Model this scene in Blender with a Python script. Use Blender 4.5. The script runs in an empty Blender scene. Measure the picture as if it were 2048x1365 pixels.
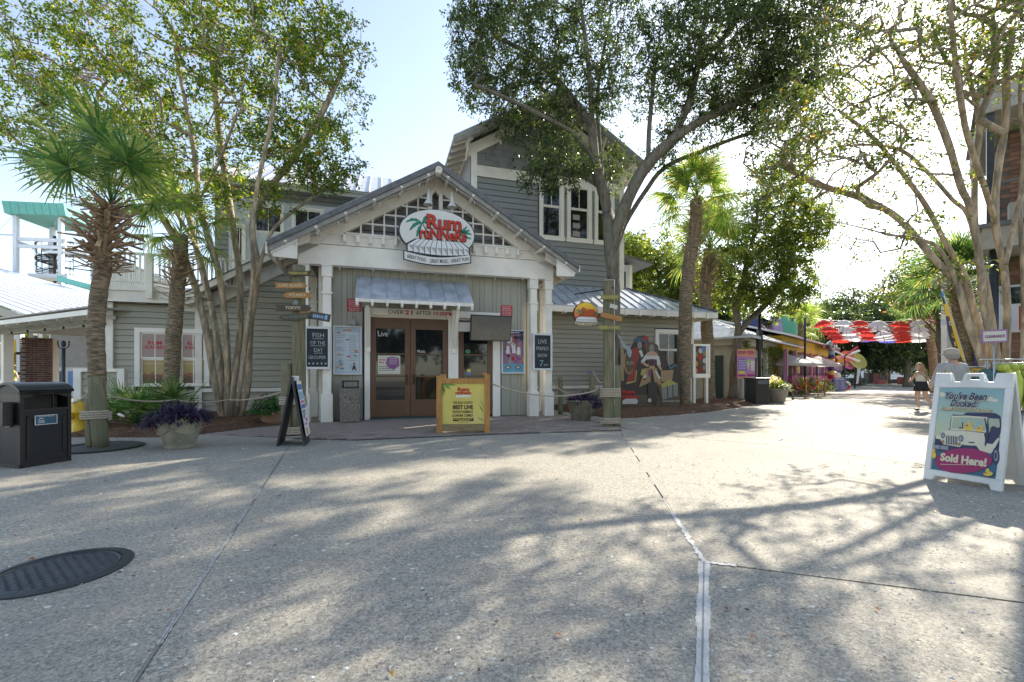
import bpy, bmesh, math, random
import numpy as np
from mathutils import Vector, Matrix, Euler
random.seed(7); rng = np.random.default_rng(11)
R = math.radians
scene = bpy.context.scene
COL = scene.collection

# ---------------------------------------------------------------- camera, sky, sun, exposure
CAMH, FPX = 1.2, 880.0
cd = bpy.data.cameras.new('camera'); cam = bpy.data.objects.new('camera', cd); COL.objects.link(cam)
cam.location = (0, 0, CAMH); cam.rotation_euler = (R(90), 0, 0)
cd.sensor_width = 36; cd.lens = 36 * FPX / 2048; cd.shift_y = 67.5 / 2048; cd.clip_end = 900; cd.clip_start = .05
scene.camera = cam
SUN_AZ, SUN_EL = 43.2, 32.0          # degrees right of the view direction, above the horizon
world = bpy.data.worlds.new('World'); scene.world = world; world.use_nodes = True
wn = world.node_tree; sky = wn.nodes.new('ShaderNodeTexSky'); sky.sky_type = 'NISHITA'; sky.sun_disc = False
sky.sun_elevation = R(SUN_EL); sky.sun_rotation = R(SUN_AZ)
sky.air_density = 1.0; sky.dust_density = .5; sky.ozone_density = 1.0; sky.altitude = 0
hsv = wn.nodes.new('ShaderNodeHueSaturation'); hsv.inputs['Saturation'].default_value = .76
wn.links.new(sky.outputs[0], hsv.inputs['Color']); wn.links.new(hsv.outputs[0], wn.nodes['Background'].inputs[0]); wn.nodes['Background'].inputs[1].default_value = .125
sl = bpy.data.lights.new('sun', 'SUN'); sl.energy = 3.7; sl.angle = R(.53); sl.color = (1, .91, .76)
sun = bpy.data.objects.new('sun', sl); COL.objects.link(sun)
sd = Vector((math.sin(R(SUN_AZ)) * math.cos(R(SUN_EL)), math.cos(R(SUN_AZ)) * math.cos(R(SUN_EL)), math.sin(R(SUN_EL))))
sun.rotation_euler = sd.to_track_quat('Z', 'Y').to_euler(); sun.location = sd * 60
scene.view_settings.view_transform = 'Standard'; scene.view_settings.look = 'None'
scene.view_settings.exposure = 1.5; scene.view_settings.gamma = 1
scene.render.engine = 'CYCLES'
try:
    scene.cycles.max_bounces = 8; scene.cycles.transparent_max_bounces = 16; scene.cycles.sample_clamp_indirect = 6
except Exception: pass

# ---------------------------------------------------------------- helpers
BA = R(16.5); BO = Vector((-4.68, 11.1, 0)); ca, sa = math.cos(BA), math.sin(BA)
BM = Matrix.Translation(BO) @ Matrix.Rotation(BA, 4, 'Z')
def W(s, t, z): return BM @ Vector((s, t, z))               # building frame: along facade, depth, height
def at(px, py, Y): return Vector(((px - 1024) / FPX * Y, Y, CAMH + (750 - py) / FPX * Y))
def gp(px, py): Y = FPX * CAMH / (py - 750); return Vector(((px - 1024) / FPX * Y, Y, 0))

def tag(o, label=None, cat=None, group=None, kind=None):
    if label: o['label'] = label
    if cat: o['category'] = cat
    if group: o['group'] = group
    if kind: o['kind'] = kind
    return o
def thing(name, loc=(0, 0, 0), rz=0, label=None, cat=None, group=None):
    o = bpy.data.objects.new(name, None); COL.objects.link(o); o.location = loc; o.rotation_euler = (0, 0, rz)
    o.empty_display_size = .1
    return tag(o, label, cat, group)
def link(name, me, parent=None, loc=None, rot=None, scale=None, mtx=None):
    o = bpy.data.objects.new(name, me); COL.objects.link(o)
    if parent is not None: o.parent = parent
    if mtx is not None: o.matrix_local = mtx
    if loc is not None: o.location = loc
    if rot is not None: o.rotation_euler = rot
    if scale is not None: o.scale = scale
    return o
KIDS = {}
def copy_tree(o, parent=None):
    c = o.copy(); COL.objects.link(c); c.parent = parent
    for ch in [x for x in o.children]: copy_tree(ch, c)
    return c

class MB:
    """collects polygons; build() links them as one mesh object"""
    def __init__(s): s.v = []; s.f = []; s.m = []; s.mats = []; s.cur = 0; s.sm = []
    def mat(s, m):
        if m not in s.mats: s.mats.append(m)
        s.cur = s.mats.index(m); return s
    def poly(s, pts, smooth=False):
        n = len(s.v); s.v += [tuple(p) for p in pts]; s.f.append(tuple(range(n, n + len(pts)))); s.m.append(s.cur); s.sm.append(smooth); return s
    def raw(s, vs, fs, smooth=False):
        n = len(s.v); s.v += [tuple(p) for p in vs]
        for f in fs: s.f.append(tuple(n + i for i in f)); s.m.append(s.cur); s.sm.append(smooth)
        return s
    def box(s, x0, x1, y0, y1, z0, z1, M=None):
        vs = [(x, y, z) for z in (z0, z1) for y in (y0, y1) for x in (x0, x1)]
        if M is not None: vs = [M @ Vector(p) for p in vs]
        return s.raw(vs, [(0, 2, 3, 1), (4, 5, 7, 6), (0, 1, 5, 4), (2, 6, 7, 3), (0, 4, 6, 2), (1, 3, 7, 5)])
    def cbox(s, c, sx, sy, sz, M=None):
        return s.box(c[0] - sx / 2, c[0] + sx / 2, c[1] - sy / 2, c[1] + sy / 2, c[2] - sz / 2, c[2] + sz / 2, M)
    def bar(s, p, q, w, h, up=(0, 0, 1)):
        p, q = Vector(p), Vector(q); d = (q - p).normalized(); u = Vector(up); a = d.cross(u)
        if a.length < 1e-4: a = d.cross(Vector((1, 0, 0)))
        a.normalize(); b = a.cross(d).normalized()
        vs = [e + a * x * w / 2 + b * z * h / 2 for e in (p, q) for z in (-1, 1) for x in (-1, 1)]
        return s.raw(vs, [(0, 1, 3, 2), (4, 6, 7, 5), (0, 4, 5, 1), (2, 3, 7, 6), (0, 2, 6, 4), (1, 5, 7, 3)])
    def prism(s, outline, y0, y1, M=None, plane='xz'):
        n = len(outline)
        if plane == 'xz': a = [(x, y0, z) for x, z in outline]; b = [(x, y1, z) for x, z in outline]
        elif plane == 'xy': a = [(x, z, y1) for x, z in outline]; b = [(x, z, y0) for x, z in outline]
        else: a = [(y0, x, z) for x, z in outline]; b = [(y1, x, z) for x, z in outline]
        vs = a + b
        if M is not None: vs = [M @ Vector(p) for p in vs]
        fs = [tuple(range(n)), tuple(range(2 * n - 1, n - 1, -1))] + [(i, (i + 1) % n, n + (i + 1) % n, n + i)[::-1] for i in range(n)]
        return s.raw(vs, fs)
    def tube(s, path, rad, n=8, caps=True, smooth=True, wob=0):
        path = [Vector(p) for p in path]; k = len(path)
        if not hasattr(rad, '__len__'): rad = [rad] * k
        vs = []; ref = None
        for i, p in enumerate(path):
            d = (path[min(i + 1, k - 1)] - path[max(i - 1, 0)])
            if d.length < 1e-9: d = Vector((0, 0, 1))
            d.normalize()
            if ref is None:
                ref = Vector((1, 0, 0)) if abs(d.x) < .8 else Vector((0, 1, 0))
            a = (ref - d * ref.dot(d)); a = a.normalized() if a.length > 1e-5 else d.orthogonal().normalized()
            ref = a; b = d.cross(a)
            for j in range(n):
                t = 2 * math.pi * j / n; vs.append(p + (a * math.cos(t) + b * math.sin(t)) * rad[i] * (1 + wob * math.sin(3 * t + i * .7 + rad[0] * 90) + (random.uniform(-wob, wob) if wob else 0)))
        fs = [(i * n + j, i * n + (j + 1) % n, (i + 1) * n + (j + 1) % n, (i + 1) * n + j) for i in range(k - 1) for j in range(n)]
        s.raw(vs, fs, smooth); m = len(s.v) - len(vs)
        if caps:
            s.f.append(tuple(m + j for j in range(n))[::-1]); s.m.append(s.cur); s.sm.append(False)
            s.f.append(tuple(m + (k - 1) * n + j for j in range(n))); s.m.append(s.cur); s.sm.append(False)
        return s
    def lathe(s, prof, c=(0, 0, 0), n=20, smooth=True, M=None, sy=1):
        vs = [(c[0] + r * math.cos(2 * math.pi * j / n), c[1] + sy * r * math.sin(2 * math.pi * j / n), c[2] + z) for r, z in prof for j in range(n)]
        if M is not None: vs = [M @ Vector(p) for p in vs]
        return s.raw(vs, [(i * n + j, i * n + (j + 1) % n, (i + 1) * n + (j + 1) % n, (i + 1) * n + j) for i in range(len(prof) - 1) for j in range(n)], smooth)
    def ell(s, c, rx, ry, rz, n=12, m=8):
        prof = [(math.sin(math.pi * i / m), -math.cos(math.pi * i / m)) for i in range(m + 1)]
        return s.lathe([(r, z) for r, z in prof], n=n, M=Matrix.Translation(c) @ Matrix.Diagonal((rx, ry, rz, 1)))
    def mesh(s, name):
        me = bpy.data.meshes.new(name); me.from_pydata([tuple(p) for p in s.v], [], s.f)
        for m in s.mats: me.materials.append(m)
        me.polygons.foreach_set('material_index', s.m); me.polygons.foreach_set('use_smooth', s.sm); me.update()
        return me
    def build(s, name, mat=None, parent=None, bevel=0, **k):
        if mat is not None and not s.mats: s.mats = [mat]
        o = link(name, s.mesh(name), parent, **k)
        if bevel:
            b = o.modifiers.new('bevel', 'BEVEL'); b.width = bevel; b.segments = 2; b.limit_method = 'ANGLE'
        return o
def quads(name, V, mats, parent=None, k=4, mi=None):
    """numpy fast mesh of separate k-gons; V is (n*k,3)"""
    n = len(V) // k; me = bpy.data.meshes.new(name)
    me.vertices.add(n * k); me.vertices.foreach_set('co', V.astype(np.float32).ravel())
    me.loops.add(n * k); me.loops.foreach_set('vertex_index', np.arange(n * k, dtype=np.int32))
    me.polygons.add(n); me.polygons.foreach_set('loop_start', np.arange(0, n * k, k, dtype=np.int32))
    me.polygons.foreach_set('loop_total', np.full(n, k, dtype=np.int32))
    for m in mats: me.materials.append(m)
    if mi is not None: me.polygons.foreach_set('material_index', mi.astype(np.int32))
    me.update(calc_edges=True); me.validate()
    return link(name, me, parent)

# ---------------------------------------------------------------- materials
MATS = {}
def mat(name, c1, c2=None, scale=4, stretch=(1, 1, 1), rough=.65, bump=0, bscale=None, var=0, metal=0, coords='Object',
        spec=None, c3=None, scale3=1.2, amt3=.5, emis=0, lo=.35, hi=.65, trans=0, island=0):
    if name in MATS: return MATS[name]
    m = bpy.data.materials.new(name); m.use_nodes = True; nt = m.node_tree; N, L = nt.nodes, nt.links
    b = N['Principled BSDF']; b.inputs['Roughness'].default_value = rough; b.inputs['Metallic'].default_value = metal
    if spec is not None: b.inputs['Specular IOR Level'].default_value = spec
    if trans: b.inputs['Transmission Weight'].default_value = trans
    tc = N.new('ShaderNodeTexCoord'); mp = N.new('ShaderNodeMapping'); mp.inputs['Scale'].default_value = stretch
    L.new(tc.outputs[coords], mp.inputs[0]); vec = mp.outputs[0]
    if var:
        oi = N.new('ShaderNodeObjectInfo'); ad = N.new('ShaderNodeVectorMath'); ad.operation = 'MULTIPLY_ADD'
        L.new(oi.outputs['Random'], ad.inputs[0]); ad.inputs[1].default_value = (37, 53, 29); L.new(vec, ad.inputs[2]); vec = ad.outputs[0]
    col = None
    def ramp(sc, a, bb, detail=6):
        n = N.new('ShaderNodeTexNoise'); n.inputs['Scale'].default_value = sc; n.inputs['Detail'].default_value = detail; n.inputs['Roughness'].default_value = .62
        L.new(vec, n.inputs[0]); mr = N.new('ShaderNodeMapRange'); mr.inputs[1].default_value = a; mr.inputs[2].default_value = bb
        L.new(n.outputs[0], mr.inputs[0]); return mr.outputs[0]
    def mix(fac, a, bb, mode='MIX'):
        x = N.new('ShaderNodeMix'); x.data_type = 'RGBA'; x.blend_type = mode
        if isinstance(fac, (int, float)): x.inputs[0].default_value = fac
        else: L.new(fac, x.inputs[0])
        for i, q in ((6, a), (7, bb)):
            if isinstance(q, tuple): x.inputs[i].default_value = (*q[:3], 1)
            else: L.new(q, x.inputs[i])
        return x.outputs[2]
    if c2 is None: c2 = tuple(c * .8 for c in c1)
    col = mix(ramp(scale, lo, hi), c1, c2)
    if c3 is not None:
        f = N.new('ShaderNodeMath'); f.operation = 'MULTIPLY'; f.inputs[1].default_value = amt3; L.new(ramp(scale3, .45, .7), f.inputs[0])
        col = mix(f.outputs[0], col, c3)
    if var or island:
        hs = N.new('ShaderNodeHueSaturation'); L.new(col, hs.inputs['Color'])
        if island: g = N.new('ShaderNodeNewGeometry'); src = g.outputs['Random Per Island']
        else: src = oi.outputs['Random']
        v = var or island
        mr = N.new('ShaderNodeMapRange'); mr.inputs[3].default_value = 1 - v; mr.inputs[4].default_value = 1 + v; L.new(src, mr.inputs[0]); L.new(mr.outputs[0], hs.inputs['Value'])
        col = hs.outputs[0]
    L.new(col, b.inputs['Base Color'])
    if emis:
        L.new(col, b.inputs['Emission Color']); b.inputs['Emission Strength'].default_value = emis
    if bump:
        n = N.new('ShaderNodeTexNoise'); n.inputs['Scale'].default_value = bscale or scale * 3; n.inputs['Detail'].default_value = 8; L.new(vec, n.inputs[0])
        bp = N.new('ShaderNodeBump'); bp.inputs['Strength'].default_value = bump; bp.inputs['Distance'].default_value = .02; L.new(n.outputs[0], bp.inputs['Height'])
        L.new(bp.outputs[0], b.inputs['Normal'])
    MATS[name] = m; return m
def flat(name, c, rough=.6): return mat('print_' + name, c, tuple(x * .93 for x in c), scale=30, rough=rough)
def leafmat(name, cols, trans=.5, rough=.5, lightness=1):
    """foliage: colour per leaf, diffuse + translucent + sheen"""
    m = bpy.data.materials.new(name); m.use_nodes = True; nt = m.node_tree; N, L = nt.nodes, nt.links
    for n in list(N): N.remove(n)
    out = N.new('ShaderNodeOutputMaterial'); g = N.new('ShaderNodeNewGeometry'); cr = N.new('ShaderNodeValToRGB')
    cr.color_ramp.interpolation = 'CONSTANT'; e = cr.color_ramp.elements
    tot = sum(w for _, w in cols); acc = 0
    for i, (c, w) in enumerate(cols):
        if i < 2: el = e[i]; el.position = acc
        else: el = e.new(acc)
        el.color = (*c, 1); acc += w / tot
    L.new(g.outputs['Random Per Island'], cr.inputs[0])
    pr = N.new('ShaderNodeBsdfPrincipled'); pr.inputs['Roughness'].default_value = rough; L.new(cr.outputs[0], pr.inputs['Base Color'])
    tr = N.new('ShaderNodeBsdfTranslucent'); hs = N.new('ShaderNodeHueSaturation'); hs.inputs['Hue'].default_value = .485; hs.inputs['Saturation'].default_value = 1.12
    hs.inputs['Value'].default_value = 2.6; L.new(cr.outputs[0], hs.inputs['Color']); L.new(hs.outputs[0], tr.inputs[0])
    mx = N.new('ShaderNodeMixShader'); mx.inputs[0].default_value = trans; L.new(pr.outputs[0], mx.inputs[1]); L.new(tr.outputs[0], mx.inputs[2])
    L.new(mx.outputs[0], out.inputs[0]); return m

white = mat('white_painted_wood', (.88, .83, .73), (.82, .76, .65), scale=2.5, rough=.55, bump=.08, bscale=40, c3=(.52, .50, .44), scale3=1.1, amt3=.45, var=.04)
white2 = mat('white_trim_paint', (.88, .84, .75), (.83, .78, .68), scale=5, rough=.5, bump=.05, bscale=50)
grey = mat('grey_siding_paint', (.40, .38, .30), (.36, .34, .265), scale=3, stretch=(.6, 3, 6), rough=.62, bump=.12, bscale=30, var=.07)
greyd = mat('dark_or_shaded_grey_siding', (.275, .28, .27), (.24, .245, .235), scale=3, stretch=(.6, 3, 6), rough=.62, bump=.12, bscale=30, var=.06)  # tower and upper storey colour; doubles as painted shade on the porch gable
greyv = mat('grey_plank_paint', (.38, .365, .29), (.34, .325, .255), scale=2, stretch=(5, 3, .5), rough=.6, bump=.12, bscale=30, var=.05)
backing = mat('wall_backing_shadow_gap', (.09, .09, .085), rough=.9)
shake = mat('grey_shingle', (.25, .25, .24), (.195, .195, .185), scale=6, stretch=(4, 2, .6), rough=.7, bump=.3, bscale=20, var=.13)
metalroof = mat('galvanised_roof', (.58, .62, .68), (.44, .48, .54), scale=2.2, rough=.45, metal=.25, bump=.05, bscale=6, c3=(.22, .22, .22), scale3=2.5, amt3=.6, var=.05)
whiteroof = mat('pale_metal_roof', (.72, .73, .74), (.62, .63, .64), scale=2, rough=.4, metal=.2, var=.04)
roofdark = mat('weathered_roof_edge', (.16, .155, .15), (.10, .10, .10), scale=8, rough=.6, bump=.2)
soffit = mat('soffit_boards', (.50, .47, .41), (.42, .39, .34), scale=3, stretch=(1, 8, 1), rough=.7, bump=.1)
glass = None
def mkglass():
    m = bpy.data.materials.new('window_glass'); m.use_nodes = True; b = m.node_tree.nodes['Principled BSDF']
    b.inputs['Base Color'].default_value = (.012, .014, .016, 1); b.inputs['Roughness'].default_value = .04; b.inputs['Specular IOR Level'].default_value = .62
    return m
glass = mkglass()
brown = mat('brown_door_paint', (.15, .075, .038), (.125, .062, .032), scale=6, stretch=(3, 3, .6), rough=.45, bump=.06)
wood = mat('varnished_orange_wood', (.50, .25, .06), (.36, .16, .035), scale=7, stretch=(5, 5, .7), rough=.45, bump=.2, bscale=30, c3=(.20, .09, .03), scale3=3, amt3=.7)
oldwood = mat('weathered_piling_wood', (.24, .20, .12), (.11, .105, .06), scale=5, stretch=(5, 5, .5), rough=.85, bump=.5, bscale=18, c3=(.12, .15, .08), scale3=1.5, amt3=.8)
darkplank = mat('dark_sign_wood', (.10, .075, .055), (.06, .05, .04), scale=6, stretch=(.7, 4, 6), rough=.8, bump=.3)
ochre = mat('ochre_sign_wood', (.45, .22, .06), (.30, .14, .04), scale=6, stretch=(.7, 4, 6), rough=.7, bump=.3)
rope = mat('sun_bleached_rope', (.50, .43, .33), (.36, .30, .22), scale=30, rough=.9, bump=.6, bscale=60)
black = mat('black_painted_metal', (.018, .018, .02), (.03, .03, .03), scale=5, rough=.38, bump=.05)
blackp = mat('blackboard', (.022, .026, .032), (.03, .034, .04), scale=8, rough=.7)
iron = mat('cast_iron', (.035, .04, .045), (.055, .06, .065), scale=12, rough=.5, metal=.4, bump=.2)
bark = mat('oak_bark', (.21, .175, .13), (.085, .07, .05), scale=7, stretch=(2.2, 2.2, .5), rough=.9, bump=1, bscale=12, c3=(.21, .21, .15), scale3=2, amt3=.7)
cbark = mat('smooth_crepe_bark', (.52, .40, .26), (.29, .22, .145), scale=6, stretch=(1.6, 1.6, .35), rough=.75, bump=.7, bscale=10, c3=(.10, .095, .065), scale3=4, amt3=.85, lo=.42, hi=.58)
pbark = mat('palm_trunk_bark', (.34, .245, .15), (.11, .085, .055), scale=5, stretch=(1.5, 1.5, 9), rough=.9, bump=1, bscale=9, c3=(.09, .085, .055), scale3=2.5, amt3=.75, lo=.42, hi=.58)
boot = mat('dry_palm_boot', (.52, .37, .23), (.27, .175, .105), scale=8, stretch=(4, 4, 1), rough=.85, bump=.4, var=.3)

# ---------------------------------------------------------------- lettering (built-in font turned into mesh)
def txt(s, parent, x, z, size, m, y=0, width=None, align='CENTER', bold=0, ext=.002, name='lettering', rot=0, mtx=None, shear=0, height=None):
    """text in the local xz plane facing -y, centred at (x,z)"""
    c = bpy.data.curves.new(name, 'FONT'); c.body = s; c.size = size; c.align_x = align; c.align_y = 'CENTER'
    c.extrude = ext; c.offset = bold * size; c.resolution_u = 2; c.shear = shear
    t = bpy.data.objects.new(name, c); COL.objects.link(t)
    me = bpy.data.meshes.new_from_object(t); COL.objects.unlink(t); bpy.data.objects.remove(t)
    me.materials.clear(); me.materials.append(m)
    xs = [v.co.x for v in me.vertices] or [0, 1]; sx = 1
    if width: sx = width / (max(xs) - min(xs))
    ys = [v.co.y for v in me.vertices] or [0, 1]; sz = 1
    if height: sz = height / (max(ys) - min(ys))
    M = Matrix.Translation((x, y, z)) @ Matrix.Rotation(rot, 4, 'Y') @ Matrix.Rotation(R(90), 4, 'X') @ Matrix.Diagonal((sx, sz, 1, 1))
    if mtx is not None: M = mtx @ M
    me.transform(M)
    return link(name, me, parent)
def oval(cx, cz, rx, rz, n=28): return [(cx + rx * math.cos(2 * math.pi * i / n), cz + rz * math.sin(2 * math.pi * i / n)) for i in range(n)]
def smooth_line(pts, k=6):
    """Catmull-Rom through points"""
    P = [Vector(p) for p in pts]; P = [P[0] * 2 - P[1]] + P + [P[-1] * 2 - P[-2]]; out = []
    for i in range(1, len(P) - 2):
        a, b, c, d = P[i - 1:i + 3]
        for j in range(k):
            t = j / k; out.append(.5 * ((2 * b) + (c - a) * t + (2 * a - 5 * b + 4 * c - d) * t * t + (3 * b - a - 3 * c + d) * t ** 3))
    out.append(P[-2]); return out
def sag(p, q, d, n=12):
    p, q = Vector(p), Vector(q); return [p.lerp(q, i / n) - Vector((0, 0, d * 4 * (i / n) * (1 - i / n))) for i in range(n + 1)]
# ================================================================ GROUND
ground_m = mat('far_ground', (.30, .28, .25), (.24, .23, .20), scale=.6, rough=.9)
def concrete(name, c1, c2):
    m = bpy.data.materials.new(name); m.use_nodes = True; nt = m.node_tree; N, L = nt.nodes, nt.links; b = N['Principled BSDF']
    b.inputs['Roughness'].default_value = .82
    g = N.new('ShaderNodeTexCoord'); P = g.outputs['Object']
    def noise(sc, d=5, r=.6):
        n = N.new('ShaderNodeTexNoise'); n.inputs['Scale'].default_value = sc; n.inputs['Detail'].default_value = d; n.inputs['Roughness'].default_value = r; L.new(P, n.inputs[0]); return n.outputs[0]
    def mr(x, a, bb, c=0, d=1):
        n = N.new('ShaderNodeMapRange'); n.inputs[1].default_value = a; n.inputs[2].default_value = bb; n.inputs[3].default_value = c; n.inputs[4].default_value = d; L.new(x, n.inputs[0]); return n.outputs[0]
    def mix(f, a, bb, mode='MIX'):
        x = N.new('ShaderNodeMix'); x.data_type = 'RGBA'; x.blend_type = mode
        if isinstance(f, float): x.inputs[0].default_value = f
        else: L.new(f, x.inputs[0])
        for i, q in ((6, a), (7, bb)):
            if isinstance(q, tuple): x.inputs[i].default_value = (*q, 1)
            else: L.new(q, x.inputs[i])
        return x.outputs[2]
    col = mix(mr(noise(.9, 8), .35, .68), c1, c2)
    for sc, w_ in ((72, 1.2), (160, .72)):          # pebbles: every cell its own tone
        vc = N.new('ShaderNodeTexVoronoi'); vc.inputs['Scale'].default_value = sc; L.new(P, vc.inputs[0]); sp = N.new('ShaderNodeSeparateColor'); L.new(vc.outputs['Color'], sp.inputs[0])
        cr = N.new('ShaderNodeValToRGB'); L.new(sp.outputs[0], cr.inputs[0]); e = cr.color_ramp.elements; e[0].color = (.10, .10, .095, 1); e[1].color = (.66, .60, .50, 1)
        for q_, c_ in ((.16, (.14, .135, .125)), (.28, (.30, .275, .225)), (.72, (.40, .365, .30)), (.88, (.52, .48, .40))): k_ = e.new(q_); k_.color = (*c_, 1)
        col = mix(w_ * .62, col, cr.outputs[0])
    v = N.new('ShaderNodeTexVoronoi'); v.inputs['Scale'].default_value = 24; L.new(P, v.inputs[0])
    pit = mr(v.outputs['Distance'], .04, .13, 1, 0); gate = mr(noise(7, 3), .56, .64)
    mm = N.new('ShaderNodeMath'); mm.operation = 'MULTIPLY'; L.new(pit, mm.inputs[0]); L.new(gate, mm.inputs[1])
    col = mix(mm.outputs[0], col, (.10, .10, .10))
    col = mix(mr(noise(2.6, 6, .7), .54, .74, 0, .45), col, (.15, .145, .135))   # old damp stains
    col = mix(mr(noise(.35, 5, .6), .50, .64, 0, .4), col, (.20, .19, .17)); col = mix(mr(noise(17, 2, .5), .72, .75), col, (.07, .065, .06))   # traffic tone, gum spots
    L.new(col, b.inputs['Base Color'])
    bp = N.new('ShaderNodeBump'); bp.inputs['Strength'].default_value = .55; bp.inputs['Distance'].default_value = .006; L.new(noise(60, 6, .75), bp.inputs['Height']); L.new(bp.outputs[0], b.inputs['Normal'])
    return m
slabm = concrete('shell_aggregate_concrete', (.37, .33, .255), (.29, .265, .205))
gb = MB(); gb.poly([(-260, -60, -.03), (320, -60, -.03), (320, 420, -.03), (-260, 420, -.03)]); tag(gb.build('ground', ground_m), kind='structure')

def inset(poly, d):
    """shrink a convex ccw polygon by d"""
    n = len(poly); out = []
    for i in range(n):
        a, b, c = Vector(poly[i - 1]), Vector(poly[i]), Vector(poly[(i + 1) % n])
        e1 = (b - a).normalized(); e2 = (c - b).normalized(); n1 = Vector((-e1.y, e1.x)); n2 = Vector((-e2.y, e2.x))
        k = 1 + n1.dot(n2); out.append(b + (n1 + n2) * (d / max(k, .2)))
    return [(p.x, p.y) for p in out]
def g2(px, py): p = gp(px, py); return (p.x, p.y)
A1, A2 = g2(270, 1365), g2(580, 890)
dA = Vector(A2) - Vector(A1); A0 = tuple(Vector(A1) - dA * .1); A3 = tuple(Vector(A2) + dA * .35)
B3 = g2(1404, 1365); B4 = g2(1408, 1125); B5 = g2(1242, 866); dB = Vector(B3) - Vector(B4); B2 = tuple(Vector(B3) + dB * .5)
C6 = g2(2048, 1206); dC = Vector(C6) - Vector(B4); C7 = tuple(Vector(C6) + dC * 2.2)
D0 = B5; D1 = g2(1540, 890); D2 = g2(1845, 930); dD = Vector(D2) - Vector(D1); D3 = tuple(Vector(D2) + dD * 5)
E1 = g2(1680, 832); dE = Vector(E1) - Vector(D1); E2 = tuple(Vector(D1) + dE * 3.2)
slabs = [[(-14, A0[1]), A0, A1, A2, A3, (-14, A3[1])],
         [A0, B2, B3, B4, B5, A2, A1],
         [B2, (C7[0], B2[1]), C7, B4, B3],
         [B4, C7, D3, D2, D1, D0],
         [D0, D1, E2, (E2[0] - 12, E2[1] + 1), (D0[0] + 1.5, D0[1] + 6)],
         [D1, D2, D3, (D3[0] + 14, E2[1]), E2]]
for i, p in enumerate(slabs):
    q = inset(p, .011); tb = MB(); tb.prism(q, -.03, 0, plane='xy'); o = tb.build('pavement_slab', slabm); tag(o, kind='structure')
    o['label'] = 'exposed aggregate concrete slab between the caulked joints'
# paved band in front of the brick terrace and everywhere beyond the slabs
tb = MB(); tb.poly([(-60, -8, -.012), (90, -8, -.012), (90, 90, -.012), (-60, 90, -.012)]); tag(tb.build('pavement', concrete('old_aggregate_concrete', (.37, .33, .255), (.30, .275, .215))), kind='structure')

# ragged white sealant in the joints
caulk = mat('white_joint_sealant', (.66, .65, .62), (.50, .49, .46), scale=14, rough=.7, bump=.3)
def strip(pts, w, name, jag=.35, h=.004, gaps=0):
    b = MB(); pts = [Vector((*p, 0)) for p in pts]; path = []
    for a, c in zip(pts, pts[1:]):
        n = max(2, int((c - a).length / .018)); path += [a.lerp(c, i / n) for i in range(n)]
    path.append(pts[-1])
    L_, R_ = [], []
    for i, p in enumerate(path):
        d = (path[min(i + 1, len(path) - 1)] - path[max(i - 1, 0)]).normalized(); nn = Vector((-d.y, d.x, 0))
        L_.append(p + nn * w / 2 * (1 + random.uniform(-jag, jag)) + Vector((0, 0, h))); R_.append(p - nn * w / 2 * (1 + random.uniform(-jag, jag)) + Vector((0, 0, h)))
    for i in range(len(path) - 1):
        if gaps and math.sin(i * .13) + math.sin(i * .057 + 2) < gaps * 3 - 1.3: continue
        b.poly([R_[i], R_[i + 1], L_[i + 1], L_[i]])
    return tag(b.build(name, caulk), kind='structure')
strip([B2, B3, B4], .052, 'joint_sealant', .10); strip([B2, B3, B4], .068, 'joint_sealant', .12, h=.003, gaps=.35)
strip([B4, tuple(Vector(B4).lerp(Vector(B5), .16))], .034, 'joint_sealant', .6)
strip([B4, tuple(Vector(B4).lerp(Vector(C6), .12))], .03, 'joint_sealant', .7, h=.005)
strip([A0, tuple(Vector(A1).lerp(Vector(A2), .5))], .017, 'joint_sealant', .4, gaps=.12)
strip([tuple(Vector(B4).lerp(Vector(B5), .16)), B5], .010, 'joint_sealant', .4, gaps=.35)
strip([D1, E1], .05, 'joint_sealant', .4, gaps=.05)
jd = mat('joint_dirt', (.33, .32, .29), rough=1)
for a, b_, w in ((B2, B4, .008), (A0, A3, .007)):
    s_ = strip([a, b_], w, 'joint_groove', .2, h=.0055); s_.data.materials.clear(); s_.data.materials.append(jd)

# oyster shells pressed into the concrete
shellm = mat('bleached_oyster_shell', (.72, .70, .64), (.52, .50, .45), scale=20, rough=.6, island=.2)
sb = MB()
def shell(x, y, r, kind):
    a0 = random.uniform(0, 6.28); ex = random.uniform(.6, 1); z = .003
    if kind == 0:      # crescent rim
        n = 7; sw = random.uniform(1.8, 5.2); vs = []
        for i in range(n + 1):
            t = a0 + sw * i / n; w = .2 * math.sin(math.pi * (i + .3) / (n + .6)) + .04
            for k in (1, 1 - w): vs.append((x + r * k * math.cos(t), y + r * k * ex * math.sin(t), z + (.004 if k == 1 else .001)))
        sb.raw(vs, [(2 * i, 2 * i + 2, 2 * i + 3, 2 * i + 1) for i in range(n)])
    else:
        n = 7; c = (x, y, z + .004); vs = [c] + [(x + r * random.uniform(.6, 1) * math.cos(a0 + 6.283 * i / n), y + r * ex * random.uniform(.5, .9) * math.sin(a0 + 6.283 * i / n), z - .002) for i in range(n)]
        sb.raw(vs, [(0, 1 + i, 1 + (i + 1) % n) for i in range(n)])
for i in range(4200):
    Y = 1.3 + 11 * random.random() ** 1.25; X = random.uniform(-1.25, 1.25) * Y
    if W(0, 0, 0) and (BM.inverted() @ Vector((X, Y, 0))).y > -3.2 and X < 2.4: continue
    if X < 1.2 and random.random() < .35 and Y < 8: continue
    shell(X, Y, random.uniform(.007, .022) * (.6 if random.random() < .45 else 1), 0 if random.random() < .55 else 1)
tag(sb.build('shell_fragments', shellm), 'bleached oyster shell fragments set into the plaza concrete', 'shells', kind='stuff')

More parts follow.
